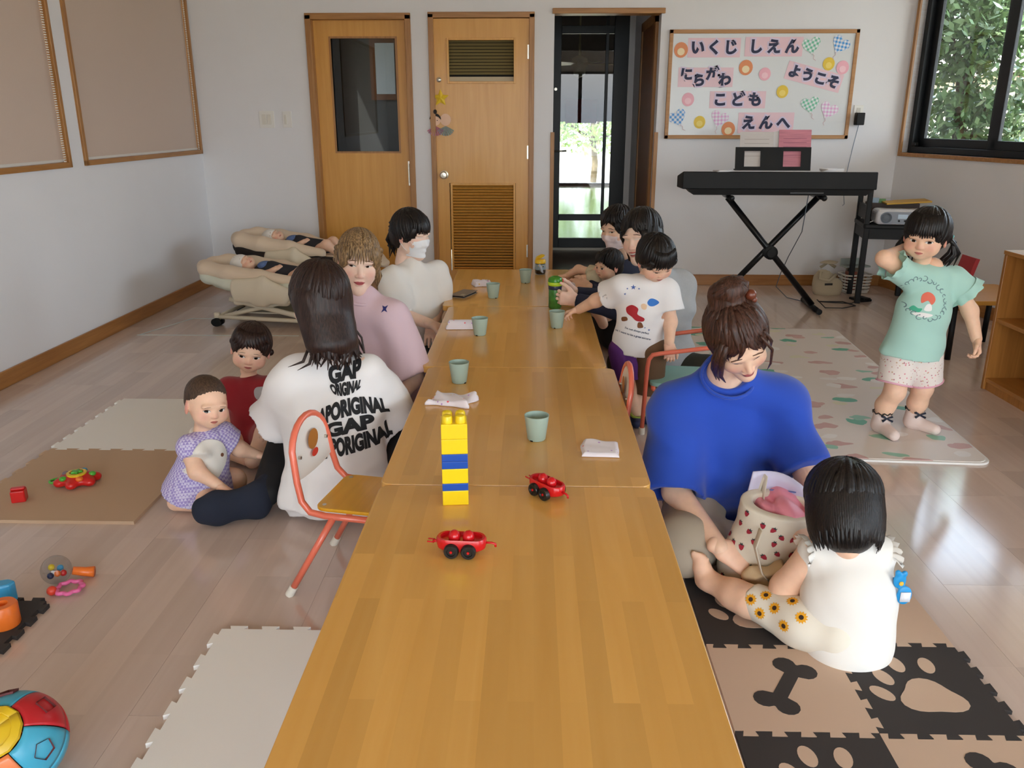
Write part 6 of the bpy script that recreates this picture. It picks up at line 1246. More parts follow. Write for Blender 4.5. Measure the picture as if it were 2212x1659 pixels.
v = MB(); v.b(.913, .937, 1.7995, 1.802, .164, .190); w.add('badge_card', v, mat('badge_card_white', 'E3E4EC', .5)); w.add('badge_button', MB().sph((.914, 1.808, .21), (.006, .003, .006), 10, 6), mat('badge_yellow', 'E2B53A', .5))
M = w.head((.785, 1.92, .372), -172, 32, 6, .93, kind='child', face=False)
S = Sdf(); S.ell((0, -.018, .026), (.092, .102, .094), .02).cone((0, -.025, .0), (0, -.030, -.070), .084, .074, .03, (0, 0), (V3(1, 0, 0), 1.04, .95)); S.ell((0, .11, -.05), (.06, .075, .075), .015, sub=True); rg = random.Random(11); lk = []
for i in range(72): a = R_(-118+236*i/71); x, y = math.sin(a), -math.cos(a); R1 = lambda k_: (x*.092*k_, -.022+y*.098*k_); lk.append(([(*R1(.96), .05), (*R1(1.02), .01), (*R1(1.03), -.035), (*R1(1.0), -.075), (*R1(.95+rg.uniform(-.03, .02)), -.100+rg.uniform(-.008, .008)), (*R1(.86+rg.uniform(-.05, .03)), -.122+rg.uniform(-.012, .012))], .012, .5, (x, y, 0)))
S.capinfo = ((0, -.018, .026), (.094, .104, .094), (0, .11, -.05), (.06, .075, .075)); w.hair(S, hairK, lk, vox=.0045, ncl=260, zmin=-.085, cr=.0085)
w.done()
# ---- baby in lilac gingham dress --------------------------------------------------------------
w = Person((-1.15, 2.64, .0), 'baby kneeling in a lilac gingham dress with a white bib', skinB); w.vox = .0055
SN, SF, NK, CH, PE = V3(-1.155, 2.575, .235), V3(-1.085, 2.70, .235), V3(-1.125, 2.645, .268), V3(-1.14, 2.65, .17), V3(-1.165, 2.66, .09)
eN, hN = V3(-1.12, 2.54, .165), V3(-1.045, 2.53, .115); eF, hF = V3(-1.04, 2.73, .17), V3(-.99, 2.76, .135)
w.S.path([PE, CH, NK], [.07, .066, .034], .03).cone(SN, SF, .030, .030, .03).path([SN, eN, hN], [.030, .027, .018]).path([SF, eF, hF], [.030, .027, .018]); w.S.path([V3(-1.18, 2.62, .075), V3(-1.10, 2.56, .05), V3(-1.22, 2.57, .035)], [.05, .042, .03]).path([V3(-1.16, 2.70, .075), V3(-1.07, 2.72, .05), V3(-1.2, 2.74, .035)], [.05, .042, .03])
w.hand(hN, (.85, -.2, -.35), (-.2, -.3, -.9), .56, curl=(8, 10, 12, 15), side=-1, spread=2.2, vox=.0027); w.hand(hF, (.9, .2, -.2), (0, 0, -1), .56, side=1, vox=.0028)
def gingham3(name, a, b, sc):
    if name in MATS: return MATS[name]
    m = bpy.data.materials.new(name); m.use_nodes = True; nt = m.node_tree; bs = nt.nodes['Principled BSDF']; L = nt.links.new; tc = N(nt, 'ShaderNodeTexCoord'); mp = N(nt, 'ShaderNodeMapping'); mp.inputs['Rotation'].default_value = (.2, .1, R_(38)); mp.inputs['Scale'].default_value = (sc, sc, sc); L(tc.outputs['Object'], mp.inputs[0]); ch = N(nt, 'ShaderNodeTexChecker'); ch.inputs['Scale'].default_value = 1; L(mp.outputs[0], ch.inputs[0]); ch.inputs[1].default_value = (*lin(a), 1); ch.inputs[2].default_value = (*lin(b), 1); L(ch.outputs[0], bs.inputs['Base Color']); bs.inputs['Roughness'].default_value = .9; MATS[name] = m; return m
ging = gingham3('lilac_gingham', '9F90CE', 'D2CCE8', 120)
S = Sdf(); S.cone(V3(-1.17, 2.645, .045), CH, .135, .075, .05, (1, 0), (V3(.4, -.9, 0), 1.05, .95)).cone(CH, NK-V3(0, 0, .03), .075, .045, .03).cone(SN, SF, .038, .038, .03).cone(SN, SN*.55+eN*.45, .042, .046, .02, (0, 1)).cone(SF, SF*.55+eF*.45, .042, .046, .02, (0, 1)); S.ell(V3(-1.17, 2.645, .01), (.115, .115, .04), .02, sub=True)
bv = w.cloth('gingham_dress', S, ging, .0045, folds(71, .005, 30, (.7, .5, .1)))
M = w.head(P(465, 886, Y=2.58), 42, 4, -8, .86, kind='baby', eyes='open', gaze=(.003, 0), eyes_at=True, lip='C77468', brow='8A6A58')
S = Sdf(); S.ell((0, -.022, .030), (.0775, .0895, .080), .02).ell((0, -.055, -.01), (.066, .055, .05), .02).ell((0, .115, -.025), (.10, .095, .095), .02, sub=True); w.hair(S, hairF, (), vox=.0042, groove=.0008)
bib = mat('ivory_bib', 'E6E2DA', .95, bump=.1, bscale=400); bd = Vector((-.80, .58, -.12)); bx = Vector((.58, .80, 0)); by = Vector((.1, -.07, 1)); bpt = [(.0, .0)]+[(.074*math.cos(a)*(1 if math.sin(a) > -.2 else .92), .074*math.sin(a)-.01) for a in [2*math.pi*k/32 for k in range(32)]]
v, f = decal(bv, dense(bpt, [(0, k+1, (k+1) % 32+1) for k in range(32)], .012), V3(-1.10, 2.585, .198), bx, by, bd, .006); mbb = MB().add(v, f); nv_ = len(v); v2, f2 = decal(bv, dense(bpt, [(0, k+1, (k+1) % 32+1) for k in range(32)], .012), V3(-1.10, 2.585, .198), bx, by, bd, .001); mbb.add(v2, f2)
ring(mbb, NK+V3(.004, -.003, -.004), (.2, -.15, 1), .042, .010); w.add('bib', mbb, bib); bvb = BVHTree.FromPolygons([tuple(q) for q in v], f)
v, f = decal(bvb, disc2(0, 0, .005, .007), P(474, 998, Y=2.5), (1, 0, 0), (0, 0, 1), (-.3, 1, -.2), .002); w.add('bib_motif', MB().add(v, f), mat('bib_brown', '7A4E38', .8))
w.done()
# ---- toddler in red dress -----------------------------------------------------------------------
w = Person((-1.14, 3.12, 0), 'toddler girl in a dark red dress sitting on the floor', skinB); w.vox = .006
SR, SL, NK, CH, PE = V3(-1.195, 3.12, .265), V3(-1.045, 3.10, .275), V3(-1.118, 3.12, .31), V3(-1.12, 3.13, .18), V3(-1.12, 3.14, .07)
eR, hR = V3(-1.215, 3.11, .17), V3(-1.20, 3.07, .06); eL, hL = V3(-.98, 3.04, .20), V3(-1.0, 2.98, .17)
w.S.path([PE, CH, NK], [.08, .076, .036], .03).cone(SR, SL, .034, .034, .03).path([SR, eR, hR], [.034, .030, .021]).path([SL, eL, hL], [.034, .030, .021]); w.S.path([V3(-1.08, 3.12, .08), V3(-1.02, 2.98, .13), V3(-1.06, 2.9, .05)], [.055, .045, .03]).path([V3(-1.15, 3.12, .08), V3(-1.20, 3.0, .07), V3(-1.1, 2.95, .04)], [.055, .045, .03])
w.hand(hR, (.1, -.3, -.9), (0, -.8, .2), .58, side=1, vox=.0028, curl=(10, 12, 14, 16)); w.hand(hL, (-.3, -.6, -.3), (0, 0, -1), .58, side=-1, vox=.0028)
redT = mat('dark_red_knit', '8E1420', .9, bump=.08, bscale=400, sheen=.2); S = Sdf(); S.cone(PE-V3(0, 0, .03), CH, .115, .09, .04, (1, 0)).cone(CH, NK-V3(0, 0, .025), .09, .05, .03).cone(SR, SL, .045, .045, .03).cone(SR, SR*.35+eR*.65, .052, .056, .03, (0, 1)).cone(SL, SL*.35+eL*.65, .052, .056, .03, (0, 1)); S.path([V3(-1.08, 3.10, .08), V3(-1.03, 3.0, .12)], [.07, .058], .02); bv = w.cloth('red_dress', S, redT, .005, folds(81, .0035, 36))
v, f = decal(bv, dense(*poly2([(x*.9, y) for x, y in rrect(.062, .05, .02)]), .012), P(560, 852, Y=3.02), (1, 0, .1), (-.1, 0, 1), (0, 1, -.1), .002); w.add('grey_patch', MB().add(v, f), mat('patch_grey', 'A9A6A8', .8))
w.head(P(538, 772, Y=3.045), 12, 10, -12, .90, kind='child', eyes='open', gaze=(.002, 0), eyes_at=True, lip='BE6A62')
S = cap(Sdf(), .007, 'child', fz=-.032, fr=(.070, .075, .082), fy=.100, low=.04); S.ell((.080, -.02, .02), (.014, .016, .016), .006).ell((-.084, -.03, -.015), (.014, .016, .016), .006)
w.hair(S, hairB, bangs(8, -.06, .03, .10, .045, .074, .072, .010, 95, 2.0, -.02)+bangs(5, .02, .07, .10, .035, .074, .066, .010, 96, 2.0, .014), vox=.0042)
w.done()

# ================================================================== KEYBOARD AND CORNER
YK = 5.72
k = empty('digital_piano', (1.66, YK+.15, .80), rz=R_(-2.5), label='black digital piano on an X stand under the whiteboard', cat='piano')
ob('piano_body', MB().add([(-.64, -.15, .04), (.64, -.15, .04), (.64, .15, .03), (-.64, .15, .03), (-.64, -.14, .155), (.64, -.14, .155), (.64, .15, .11), (-.64, .15, .11)], [(0, 3, 2, 1), (4, 5, 6, 7), (0, 1, 5, 4), (1, 2, 6, 5), (2, 3, 7, 6), (3, 0, 4, 7)]), black, k, bevel=.006)
ob('underside', MB().add([(-.56, -.13, 0), (.58, -.13, 0), (.58, .13, 0), (-.56, .13, 0), (-.61, -.145, .045), (.63, -.145, .045), (.63, .14, .045), (-.61, .14, .045)], [(0, 3, 2, 1), (4, 5, 6, 7), (0, 1, 5, 4), (1, 2, 6, 5), (2, 3, 7, 6), (3, 0, 4, 7)]), mat('black_matte', '0E0E10', .7), k)
ob('jack_panel', MB().b(.08, .30, -.137, -.13, .012, .036), mat('jack_grey', '3A3C40', .5), k)
kw = ob('white_keys', MB().b(-.6, .6, .03, .145, .108, .122), whitep, k); 
st = empty('keyboard_stand', (1.66, YK+.15, 0), rz=R_(-2.5), label='black folding X stand carrying the digital piano', cat='stand')
for s, dy in ((1, -.02), (-1, .02)):
    ob('stand_tube', MB().tube([(-s*.31, dy, .775), (s*.34, dy, .03)], .021, 12), mat('black_steel', '17181B', .3, .4), st, smooth=True)
    ob('cradle_bar', MB().tube([(-s*.31, -.14+dy, .782), (-s*.31, .14+dy, .782)], .016, 10).sph((-s*.31, -.15+dy, .782), .02, 12, 8), MATS['black_steel'], st, smooth=True)
    b = ob('foot_bar', MB().tube([(s*.34, -.19, .02), (s*.34, .19, .02)], .018, 10), MATS['black_steel'], st, smooth=True)
    for yy in (-.19, .19): ob('rubber_cap', MB().cyl((s*.34, yy-.02*(yy < 0), .02), (s*.34, yy+.02*(yy > 0), .02), .0199), black, b)
ob('pivot_disc', MB(Matrix.Translation((.012, -.03, .40)) @ Matrix.Rotation(R_(90), 4, 'X')).lathe([(.048, -.03), (.048, .02), (.03, .026), (.03, .04), (.001, .041)], 20), black, st, smooth=True, sharp=40)
# music rest and books
mr = empty('music_rest', (1.64, YK+.14, .955), rz=R_(-2.5), label='black music rest with two windows standing on the piano', cat='music rest')
fr = MB(Matrix.Rotation(R_(-12), 4, 'X')); h = .155
for a, b, c, d in ((-.255, -.195, 0, h), (-.085, .065, 0, h), (.185, .25, 0, h), (-.195, -.085, 0, .025), (-.195, -.085, .13, h), (.065, .185, 0, .025), (.065, .185, .13, h)): fr.b(a, b, -.004, .004, c, d)
ob('rest_panel', fr, black, mr); ob('ledge', MB().b(-.255, .25, 0, .05, 0, .008), black, mr)
paper = mat('book_paper', 'CFC8C4', .8, var=.05, vscale=90, stretch=(.2, 1, 6)); pinkbk = mat('book_pink', 'C9808E', .6, var=.18, vscale=25, stretch=(.3, 1, 5))
def book(nm, x0, x1, m, lb, y=.013, h=.25, zt=0):
    e = empty(nm, (1.64, YK+.14, .9635), rz=R_(-2.5), label=lb, cat='book'); mx = Matrix.Rotation(R_(-12), 4, 'X')
    ob('cover', MB(mx).b(x0, x1, y, y+.003, 0, h), m, e); ob('pages', MB(mx).b(x0+.004, x1-.003, y+.003, y+.012, .002, h-.004), paper, e)
    for i in range(5): ob('printed_line', MB(mx).b(x0+.03, x1-.03, y-.0012, y, h*.35+i*.028, h*.35+i*.028+.004), mat('line_'+nm, 'B5AAA6' if m is paper else 'A9667A', .8), e)
book('open_score', -.225, .0, paper, 'grey white music book leaning on the left of the rest'); book('pink_score', .035, .25, pinkbk, 'pink covered music book leaning on the right of the rest', h=.265)
e = empty('score_pages', (1.64, YK+.16, .9635), rz=R_(-2.5), label='white loose page standing between the two music books', cat='paper'); ob('page', MB(Matrix.Rotation(R_(-12), 4, 'X')).add([(-.0, .012, 0), (.06, .016, 0), (.06, .016, .262), (0, .012, .25), (-.0, .014, 0), (.06, .018, 0), (.06, .018, .262), (0, .014, .25)], [(0, 1, 2, 3), (7, 6, 5, 4), (0, 4, 5, 1), (1, 5, 6, 2), (2, 6, 7, 3), (3, 7, 4, 0)]), mat('bright_paper', 'E4E2E4', .8), e)
zt = .953
for x, y, w_, d_, a, n, lb in ((1.28, YK+.06, .10, .08, 12, 2, 'few papers lying at the left end of the piano'), (2.01, YK+.06, .13, .09, -8, 4, 'small stack of papers lying right of the music rest')):
    e = empty('paper_stack', (x, y, zt), rz=R_(a), label=lb, cat='papers')
    for i in range(n): ob('sheet', MB(Matrix.Rotation(R_(9*i), 4, 'Z')).b(-w_/2, w_/2, -d_/2, d_/2, i*.005, i*.005+.004), MATS['bright_paper'], e)
# black chair used as a side table
ch = empty('black_chair', (2.60, 6.18, 0), rz=R_(79), label='black wooden chair in the corner holding the CD player', cat='chair'); bw_ = mat('black_lacquer', '0D0E10', .5, spec=.25)
ob('seat', MB().prism(rrect(.40, .40, .02), .545, .575), bw_, ch, bevel=.006); ob('seat_skirt', MB().b(-.185, .185, -.19, -.17, .47, .545).b(-.185, -.165, -.19, .19, .47, .545).b(.165, .185, -.19, .19, .47, .545).b(-.185, .185, .17, .19, .47, .545), bw_, ch)
for sx in (-1, 1):
    for sy in (-1, 1): ob('leg', MB().b(sx*.175-.019, sx*.175+.019, sy*.175-.019, sy*.175+.019, 0, .55), bw_, ch, bevel=.004)
    ob('back_post', MB().b(sx*.175-.017, sx*.175+.017, .16, .194, .57, .90), bw_, ch, bevel=.004)
ob('back_panel', MB().b(-.17, .17, .168, .186, .60, .70), bw_, ch); ob('back_rail', MB().b(-.17, .17, .166, .188, .80, .88), bw_, ch)
# CD player
c = empty('cd_player', (2.61, 6.02, .576), rz=R_(-8), label='white portable CD player with two round speakers on the black chair', cat='CD player'); wp = mat('player_white', 'DCDDE4', .35); gp = mat('player_grey', '8C95A4', .35)
ob('player_body', MB().b(-.17, .17, -.06, .12, 0, .105), wp, c, bevel=.03, seg=4); ob('front_panel', MB(Matrix.Rotation(R_(90), 4, 'X')).prism([(x, y+.05) for x, y in rrect(.29, .082, .04, 8)], .061, .066), gp, c)
for sx in (-1, 1): ob('speaker', MB(Matrix.Translation((sx*.105, -.066, .05)) @ Matrix.Rotation(R_(90), 4, 'X')).lathe([(.036, 0), (.034, .003), (.026, -.001), (.010, .003), (.001, .004)], 24), mat('speaker_mesh', '5E6876', .5), c, smooth=True)
ob('display', MB().b(-.03, .035, -.068, -.064, .045, .075), mat('lcd_blue', 'B9D0E6', .2), c); ob('button', MB().cyl((-.02, -.067, .03), (-.02, -.070, .03), .007), black, c); ob('button', MB().cyl((.02, -.067, .03), (.02, -.070, .03), .007), black, c)
ob('lid_ridge', MB().b(-.07, .05, -.03, -.02, .104, .108), mat('ridge_grey', 'B8B9C0', .5), c); ob('power_cord', MB().tube([(-.165, .02, .02), (-.20, .0, .01), (-.215, .03, .05), (-.19, .06, .10)], .004, 6), whitep, c, smooth=True)
bx = empty('storage_box', (2.60, 6.27, .576), rz=R_(-13), label='dark brown box of papers on the chair behind the CD player', cat='box')
ob('box_shell', MB().b(-.13, .22, -.07, -.064, 0, .13).b(-.13, .22, .05, .056, 0, .13).b(-.13, -.124, -.07, .056, 0, .13).b(.214, .22, -.07, .056, 0, .13).b(-.13, .22, -.07, .056, 0, .005), mat('box_brown', '40302A', .6), bx)
for i, (c_, x) in enumerate((('9CB4C8', -.10), ('6FA06A', -.05), ('C9CBE4', .0), ('8FA8D0', .05))): ob('folder', MB().b(x, x+.045, -.05+.02*i, -.046+.02*i, .006, .165-.008*i), mat('folder_'+c_, c_, .6), bx)
ob('yellow_folder', MB(Matrix.Translation((2.70, 6.16, .715)) @ Matrix.Rotation(R_(-10), 4, 'Z') @ Matrix.Rotation(R_(-4), 4, 'Y')).b(-.15, .15, -.10, .10, 0, .012), mat('mustard_card', 'C79A24', .5), bevel=.002, label='mustard yellow folder lying flat above the CD player', cat='folder')
# tote, basket, pedal, cables under the chair
canv = mat('canvas_natural', 'B7AA92', .95, bump=.15, bscale=250)
t = empty('canvas_tote', (2.28, 6.36, 0), rz=R_(6), label='natural canvas tote bag slumped on the floor by the stand', cat='bag')
S = Sdf(); S.cone((0, 0, .03), (0, 0, .19), .085, .10, .03, (0, 0), (V3(1, 0, 0), 1.3, .75)); S.cone((.01, 0, .09), (.01, 0, .24), .075, .098, .01, (0, 1), (V3(1, 0, 0), 1.28, .7), True); v, f = S.mesh(.007, folds(101, .006, 30)); o = bpy.data.objects.new('bag_body', mesh('bag_body', v, f, [canv], smooth=True)); link(o, t)
ob('strap', MB().tube([(-.10, -.075, .19), (-.11, -.09, .14), (-.04, -.10, .125), (.02, -.085, .17)], .012, 8, flat=((0, 0, 1), .3)), canv, t, smooth=True); ob('strap', MB().tube([(-.05, .05, .20), (0, .03, .24), (.07, .05, .20)], .012, 8, flat=((0, 1, 0), .3)), canv, t, smooth=True)
ob('dark_mark', MB().b(-.06, .0, -.083, -.079, .085, .10), mat('mark_dark', '2C2A2A', .8), t)
bk = empty('white_basket', (2.52, 6.46, 0), rz=R_(8), label='white plastic basket of odds and ends under the black chair', cat='basket'); bkm = mat('basket_white', 'CFCAC2', .5)
for i in range(6): z = .02+i*.024; q = 1+i*.03; pts = [(x*q, y*q, z) for x, y in rrect(.19, .14, .03)]; ob('slat_ring', MB().tube(pts, .007, 6, closed=True), bkm, bk, smooth=True)
ob('basket_base', MB().prism(rrect(.19, .14, .03), .002, .012), bkm, bk)
for i in range(14): a = 2*math.pi*i/14; x, y = .098*math.cos(a), .072*math.sin(a); ob('upright', MB().tube([(x, y, .01), (x*1.13, y*1.13, .145)], .004, 5), bkm, bk)
for c_, (x, y, z0, w_, d_, h_) in (('8A4A38', (-.04, -.01, .015, .06, .08, .15)), ('B8A898', (.03, .01, .015, .05, .06, .16)), ('6A5A4A', (-.01, .03, .015, .10, .03, .18))): ob('item', MB().b(x-w_/2, x+w_/2, y-d_/2, y+d_/2, z0, z0+h_), mat('item_'+c_, c_, .6), bk, bevel=.006)
ob('letter_tray', MB(Matrix.Translation((2.52, 6.46, .197)) @ Matrix.Rotation(R_(10), 4, 'Z')).b(-.11, .09, -.05, .05, 0, .012).b(-.11, .09, .04, .05, .012, .06), mat('tray_grey', '9AA4A0', .5), label='grey tray resting on top of the white basket', cat='tray')
ob('pedal', MB(Matrix.Translation((2.44, 6.18, 0)) @ Matrix.Rotation(R_(20), 4, 'Z')).b(-.05, .05, -.11, .02, 0, .018).b(-.03, .03, -.12, -.02, .018, .03), black, bevel=.004, label='black sustain pedal on the floor by the chair leg', cat='pedal')
cb = mat('cable_black', '1B1B1D', .5)
ob('pedal_cable', MB().tube([(2.06, 5.92, .05), (2.10, 5.85, .006), (2.22, 5.84, .006), (2.34, 5.92, .006), (2.30, 6.06, .006), (2.12, 6.06, .006), (2.2, 6.0, .012), (2.34, 6.0, .006), (2.44, 6.12, .008)], .004, 6), cb, smooth=True, label='thin black pedal cable looped on the floor', cat='cable')
ob('piano_cable', MB().tube([(1.86, 5.74, .80), (1.862, 5.80, .55), (1.85, 6.0, .35), (1.88, 6.25, .18), (1.90, 6.4, .05), (1.93, 6.2, .006), (2.04, 6.0, .006)], .0035, 6), mat('cable_grey', '5C6672', .5), smooth=True, label='grey power cable hanging down behind the keyboard stand', cat='cable')
# ================================================================== RIGHT SHELF AND SMALL TABLE
sw_ = woodmat('shelf_pine', 'B97F3E', '96602A', .35, 'z', .8, stave=(.06, .5, .93, 1.05)); sh = empty('low_bookcase', (2.27, 4.03, 0), rz=R_(1), label='low open pine bookcase at the right edge of the picture', cat='bookcase')
Hh, Dp, Ln = .675, .30, 1.25
for y in (0, -Ln/2, -Ln): ob('side_panel', MB().b(0, Dp, y-.02, y, 0, Hh), sw_, sh, bevel=.003)
for z in (.04, .345): ob('shelf_board', MB().b(.006, Dp, -Ln+.001, -.02, z, z+.02), woodmat('shelf_pine_flat', 'C48A46', '9F6830', .35, 'y', .8), sh, bevel=.002)
ob('top_board', MB().b(-.004, Dp+.004, -Ln-.02, 0.002, Hh, Hh+.02), MATS['shelf_pine_flat'], sh, bevel=.003); ob('back_board', MB().b(Dp-.008, Dp, -Ln, 0, .02, Hh), sw_, sh); ob('plinth', MB().b(.012, .026, -Ln, -.02, 0, .04), sw_, sh)
tb = empty('yellow_table', (2.55, 4.75, 0), label='small yellow topped table half hidden behind the girl', cat='table'); ob('tabletop', MB().prism(rrect(.5, .5, .03), .32, .345), mat('table_yellow', 'C98F2A', .4), tb, bevel=.004)
for sx in (-1, 1):
    for sy in (-1, 1): ob('leg', MB().cyl((sx*.2, sy*.2, 0), (sx*.21, sy*.21, .32), .016), black, tb, smooth=True)
ob('tissue_pack', MB(Matrix.Translation((2.42, 4.62, .346)) @ Matrix.Rotation(R_(15), 4, 'Z')).b(-.05, .05, -.04, .04, 0, .09), mat('pack_white', 'CFC6BE', .6), bevel=.015, seg=3, label='white tissue pack on the yellow table', cat='tissue pack')
ob('red_picture_book', MB(Matrix.Translation((2.47, 4.80, .346)) @ Matrix.Rotation(R_(14), 4, 'Y')).b(-.012, .012, -.08, .08, 0, .20), mat('book_red', 'A8242C', .5), bevel=.002, label='red picture book standing on the yellow table', cat='book')
ob('red_box', MB(Matrix.Translation((2.50, 5.25, 0))).b(-.1, .1, -.08, .08, 0, .16), mat('box_red', 'A5352E', .6), bevel=.004, label='red box on the floor behind the standing girl', cat='box')
# ================================================================== MATS
def matprint():
    m = bpy.data.materials.new('printed_mat'); m.use_nodes = True; nt = m.node_tree; b = nt.nodes['Principled BSDF']; L = nt.links.new; tc = N(nt, 'ShaderNodeTexCoord'); base = (*lin('E0D7D1'), 1); prev = None
    for i, (sc, off, thr, cols) in enumerate(((3.9, 0, .21, ('5FAE94', 'E0D7D1', 'C9A09C', 'EDEAE8')), (4.2, 5, .17, ('DDD9C0', '8FC4AE', 'E8E4E2', 'CFA8A4')))):
        mp = N(nt, 'ShaderNodeMapping'); mp.inputs['Location'].default_value = (off, off, 0); mp.inputs['Scale'].default_value = (1.0, 1.7, 1); no = N(nt, 'ShaderNodeTexNoise'); no.inputs['Scale'].default_value = 9; L(tc.outputs['Object'], no.inputs[0]); ad = N(nt, 'ShaderNodeMixRGB', blend_type='ADD'); ad.inputs[0].default_value = .10; L(tc.outputs['Object'], ad.inputs[1]); L(no.outputs['Color'], ad.inputs[2]); L(ad.outputs[0], mp.inputs[0])
        vo = N(nt, 'ShaderNodeTexVoronoi'); vo.inputs['Scale'].default_value = sc; vo.voronoi_dimensions = '2D'; vo.inputs['Randomness'].default_value = .55; L(mp.outputs[0], vo.inputs['Vector']); lt = N(nt, 'ShaderNodeMath', operation='LESS_THAN', i1=thr); L(vo.outputs['Distance'], lt.inputs[0])
        cr = N(nt, 'ShaderNodeValToRGB'); cr.color_ramp.interpolation = 'CONSTANT'; e = cr.color_ramp.elements
        while len(e) < 4: e.new(.5)
        for k, c in enumerate(cols): e[k].position = k/4; e[k].color = (*lin(c), 1)
        sp = N(nt, 'ShaderNodeSeparateColor'); L(vo.outputs['Color'], sp.inputs[0]); L(sp.outputs[0], cr.inputs[0]); mx = N(nt, 'ShaderNodeMixRGB'); L(lt.outputs[0], mx.inputs[0]); L(cr.outputs[0], mx.inputs[2])
        if prev: L(prev, mx.inputs[1])
        else: mx.inputs[1].default_value = base
        prev = mx.outputs[0]
    L(prev, b.inputs['Base Color']); b.inputs['Roughness'].default_value = .45; MATS['printed_mat'] = m; return m
pm = empty('play_mat', (1.29, 4.15, 0), rz=R_(-3.5), label='pale pink printed play mat with white edge under the standing girl', cat='mat')
ob('mat_border', MB().prism(rrect(1.19, 2.17, .06), 0, .010), mat('mat_white_edge', 'E2DFDC', .6), pm, bevel=.003); ob('mat_top', MB().prism(rrect(1.165, 2.145, .05), .010, .012), matprint(), pm)
def teeth(L, n, d, w0=.5):
    """puzzle edge from (0,0) to (L,0), tabs outward (+y)"""
    pts = []; p = L/n
    for i in range(n):
        a = i*p; pts += [(a, 0), (a+p*.30, 0), (a+p*.22, d), (a+p*.78, d), (a+p*.70, 0)]
    return pts
def tilepoly(s, n, d, edges):
    """edges: for each of bottom,right,top,left: 1 tabs out, 0 straight, -1 tabs in"""
    P_ = []; sx, sy = s if hasattr(s, '__len__') else (s, s); c = [(-sx/2, -sy/2), (sx/2, -sy/2), (sx/2, sy/2), (-sx/2, sy/2)]
    for k in range(4):
        a = Vector((*c[k], 0)); b = Vector((*c[(k+1) % 4], 0)); u = (b-a).normalized(); o = Vector((u.y, -u.x, 0))
        if edges[k] == 0: P_.append((a.x, a.y))
        else:
            for x, y in teeth((b-a).length, n if k % 2 else max(2, round(n*sx/sy)), d*edges[k]): q = a+u*x+o*y; P_.append((q.x, q.y))
    return P_
foamD = mat('foam_dark', '35302F', .85, bump=.08, bscale=500); foamB = mat('foam_beige', 'C9AE98', .85, bump=.08, bscale=500); foamT = mat('foam_tan', 'BDA084', .85, bump=.08, bscale=500); foamW = mat('foam_white', 'ECEAE6', .85, bump=.08, bscale=500)
def tile(cx, cy, s, m, label, group, edges, motif=None, n=5, th=.010, d=.016):
    e = empty('foam_tile', (cx, cy, 0), label=label, cat='foam mat', group=group)
    o = ob('tile', MB().prism(tilepoly(s, n, d, edges), 0, th), m, e)
    if motif == 'paw':
        P_ = []
        for i in range(28): a = 2*math.pi*i/28; r = .072*(1+.16*math.cos(3*(a-R_(90)))) ; P_.append((.012+r*math.cos(a), -.036+r*.82*math.sin(a)))
        ob('paw_pad', MB().prism(P_, th-.004, th+.0006), foamB, e)
        for x, y, a in ((-.072, .035, 20), (-.022, .085, 6), (.052, .082, -8), (-.098, -.025, 40)): ob('toe_pad', MB(Matrix.Translation((x, y, 0)) @ Matrix.Rotation(R_(a), 4, 'Z')).prism([(.019*math.cos(2*math.pi*i/20), .031*math.sin(2*math.pi*i/20)) for i in range(20)], th-.004, th+.0006), foamB, e)
    if motif == 'bone':
        P_ = []; 
        for cx_, cy_, a0, a1 in ((.075, .026, -60, 150), (-.075, .026, 30, 240), (-.075, -.026, 120, 330), (.075, -.026, -150, 60)):
            for i in range(9): a = R_(a0+(a1-a0)*i/8); P_.append((cx_+.028*math.cos(a), cy_+.028*math.sin(a)))
            if cx_ > 0 and cy_ > 0: P_ += [(.045, .017), (-.045, .017)]
            if cx_ < 0 and cy_ < 0: P_ += [(-.045, -.017), (.045, -.017)]
        ob('bone_inset', MB(Matrix.Rotation(R_(58), 4, 'Z')).prism(P_, th-.004, th+.0006), foamD, e)
    return e
g = 'brown and beige foam puzzle tiles'; s = .316; X1, X2, Y1, Y2, Y3 = .615, .931, 1.36, 1.678, 1.996
tile(X1, Y3, s, foamD, 'dark foam tile with beige paw print under the bag', g, (1, 0, 0, 0), 'paw'); tile(X1, Y2, s, foamB, 'beige foam tile with a dark bone inset', g, (1, 1, -1, 0), 'bone'); tile(X1, Y1, s, foamD, 'dark foam tile cut off at the bottom beside the table', g, (0, 0, -1, 0), 'paw')
tile(X2, Y3, s, foamB, 'plain beige foam tile behind the toddler girl', g, (-1, 0, 0, 0)); tile(X2, Y2, s, foamD, 'dark foam tile with a large beige paw print right of the bone', g, (1, 1, 1, -1), 'paw'); tile(X2, Y1, s, foamB, 'beige foam tile in the bottom right corner', g, (0, 1, -1, 0), 'bone')
g = 'large plain foam tiles on the left'
tile(-1.64, 2.785, .63, foamT, 'large tan foam tile with the red toys on it', g, (0, 0, -1, 1), None, 7, .012, .014); tile(-1.64, 3.415, .63, foamW, 'large off white foam tile behind the tan one', g, (1, 0, 0, 1), None, 7, .012, .014); tile(-.602, 1.56, (.42, .62), foamW, 'large off white foam tile in the foreground left of the table', g, (0, 0, 1, 1), None, 7, .012, .014)
tile(-1.50, 1.84, .30, foamD, 'dark foam tile at the left edge under the orange toy', 'brown and beige foam puzzle tiles', (1, 1, 1, 1), None, 5, .012, .016)
tape = mat('floor_tape', 'C5CCC9', .4)
tp = empty('floor_tape', (-1.85, 5.3, 0), label='pale tape rectangle stuck on the floor before the baby seats', cat='tape')
for a, b, c_, d in ((-.45, .45, .13, .15), (-.62, .4, -.32, -.30)): ob('tape_strip', MB().b(a, b, c_, d, 0, .0006), tape, tp)
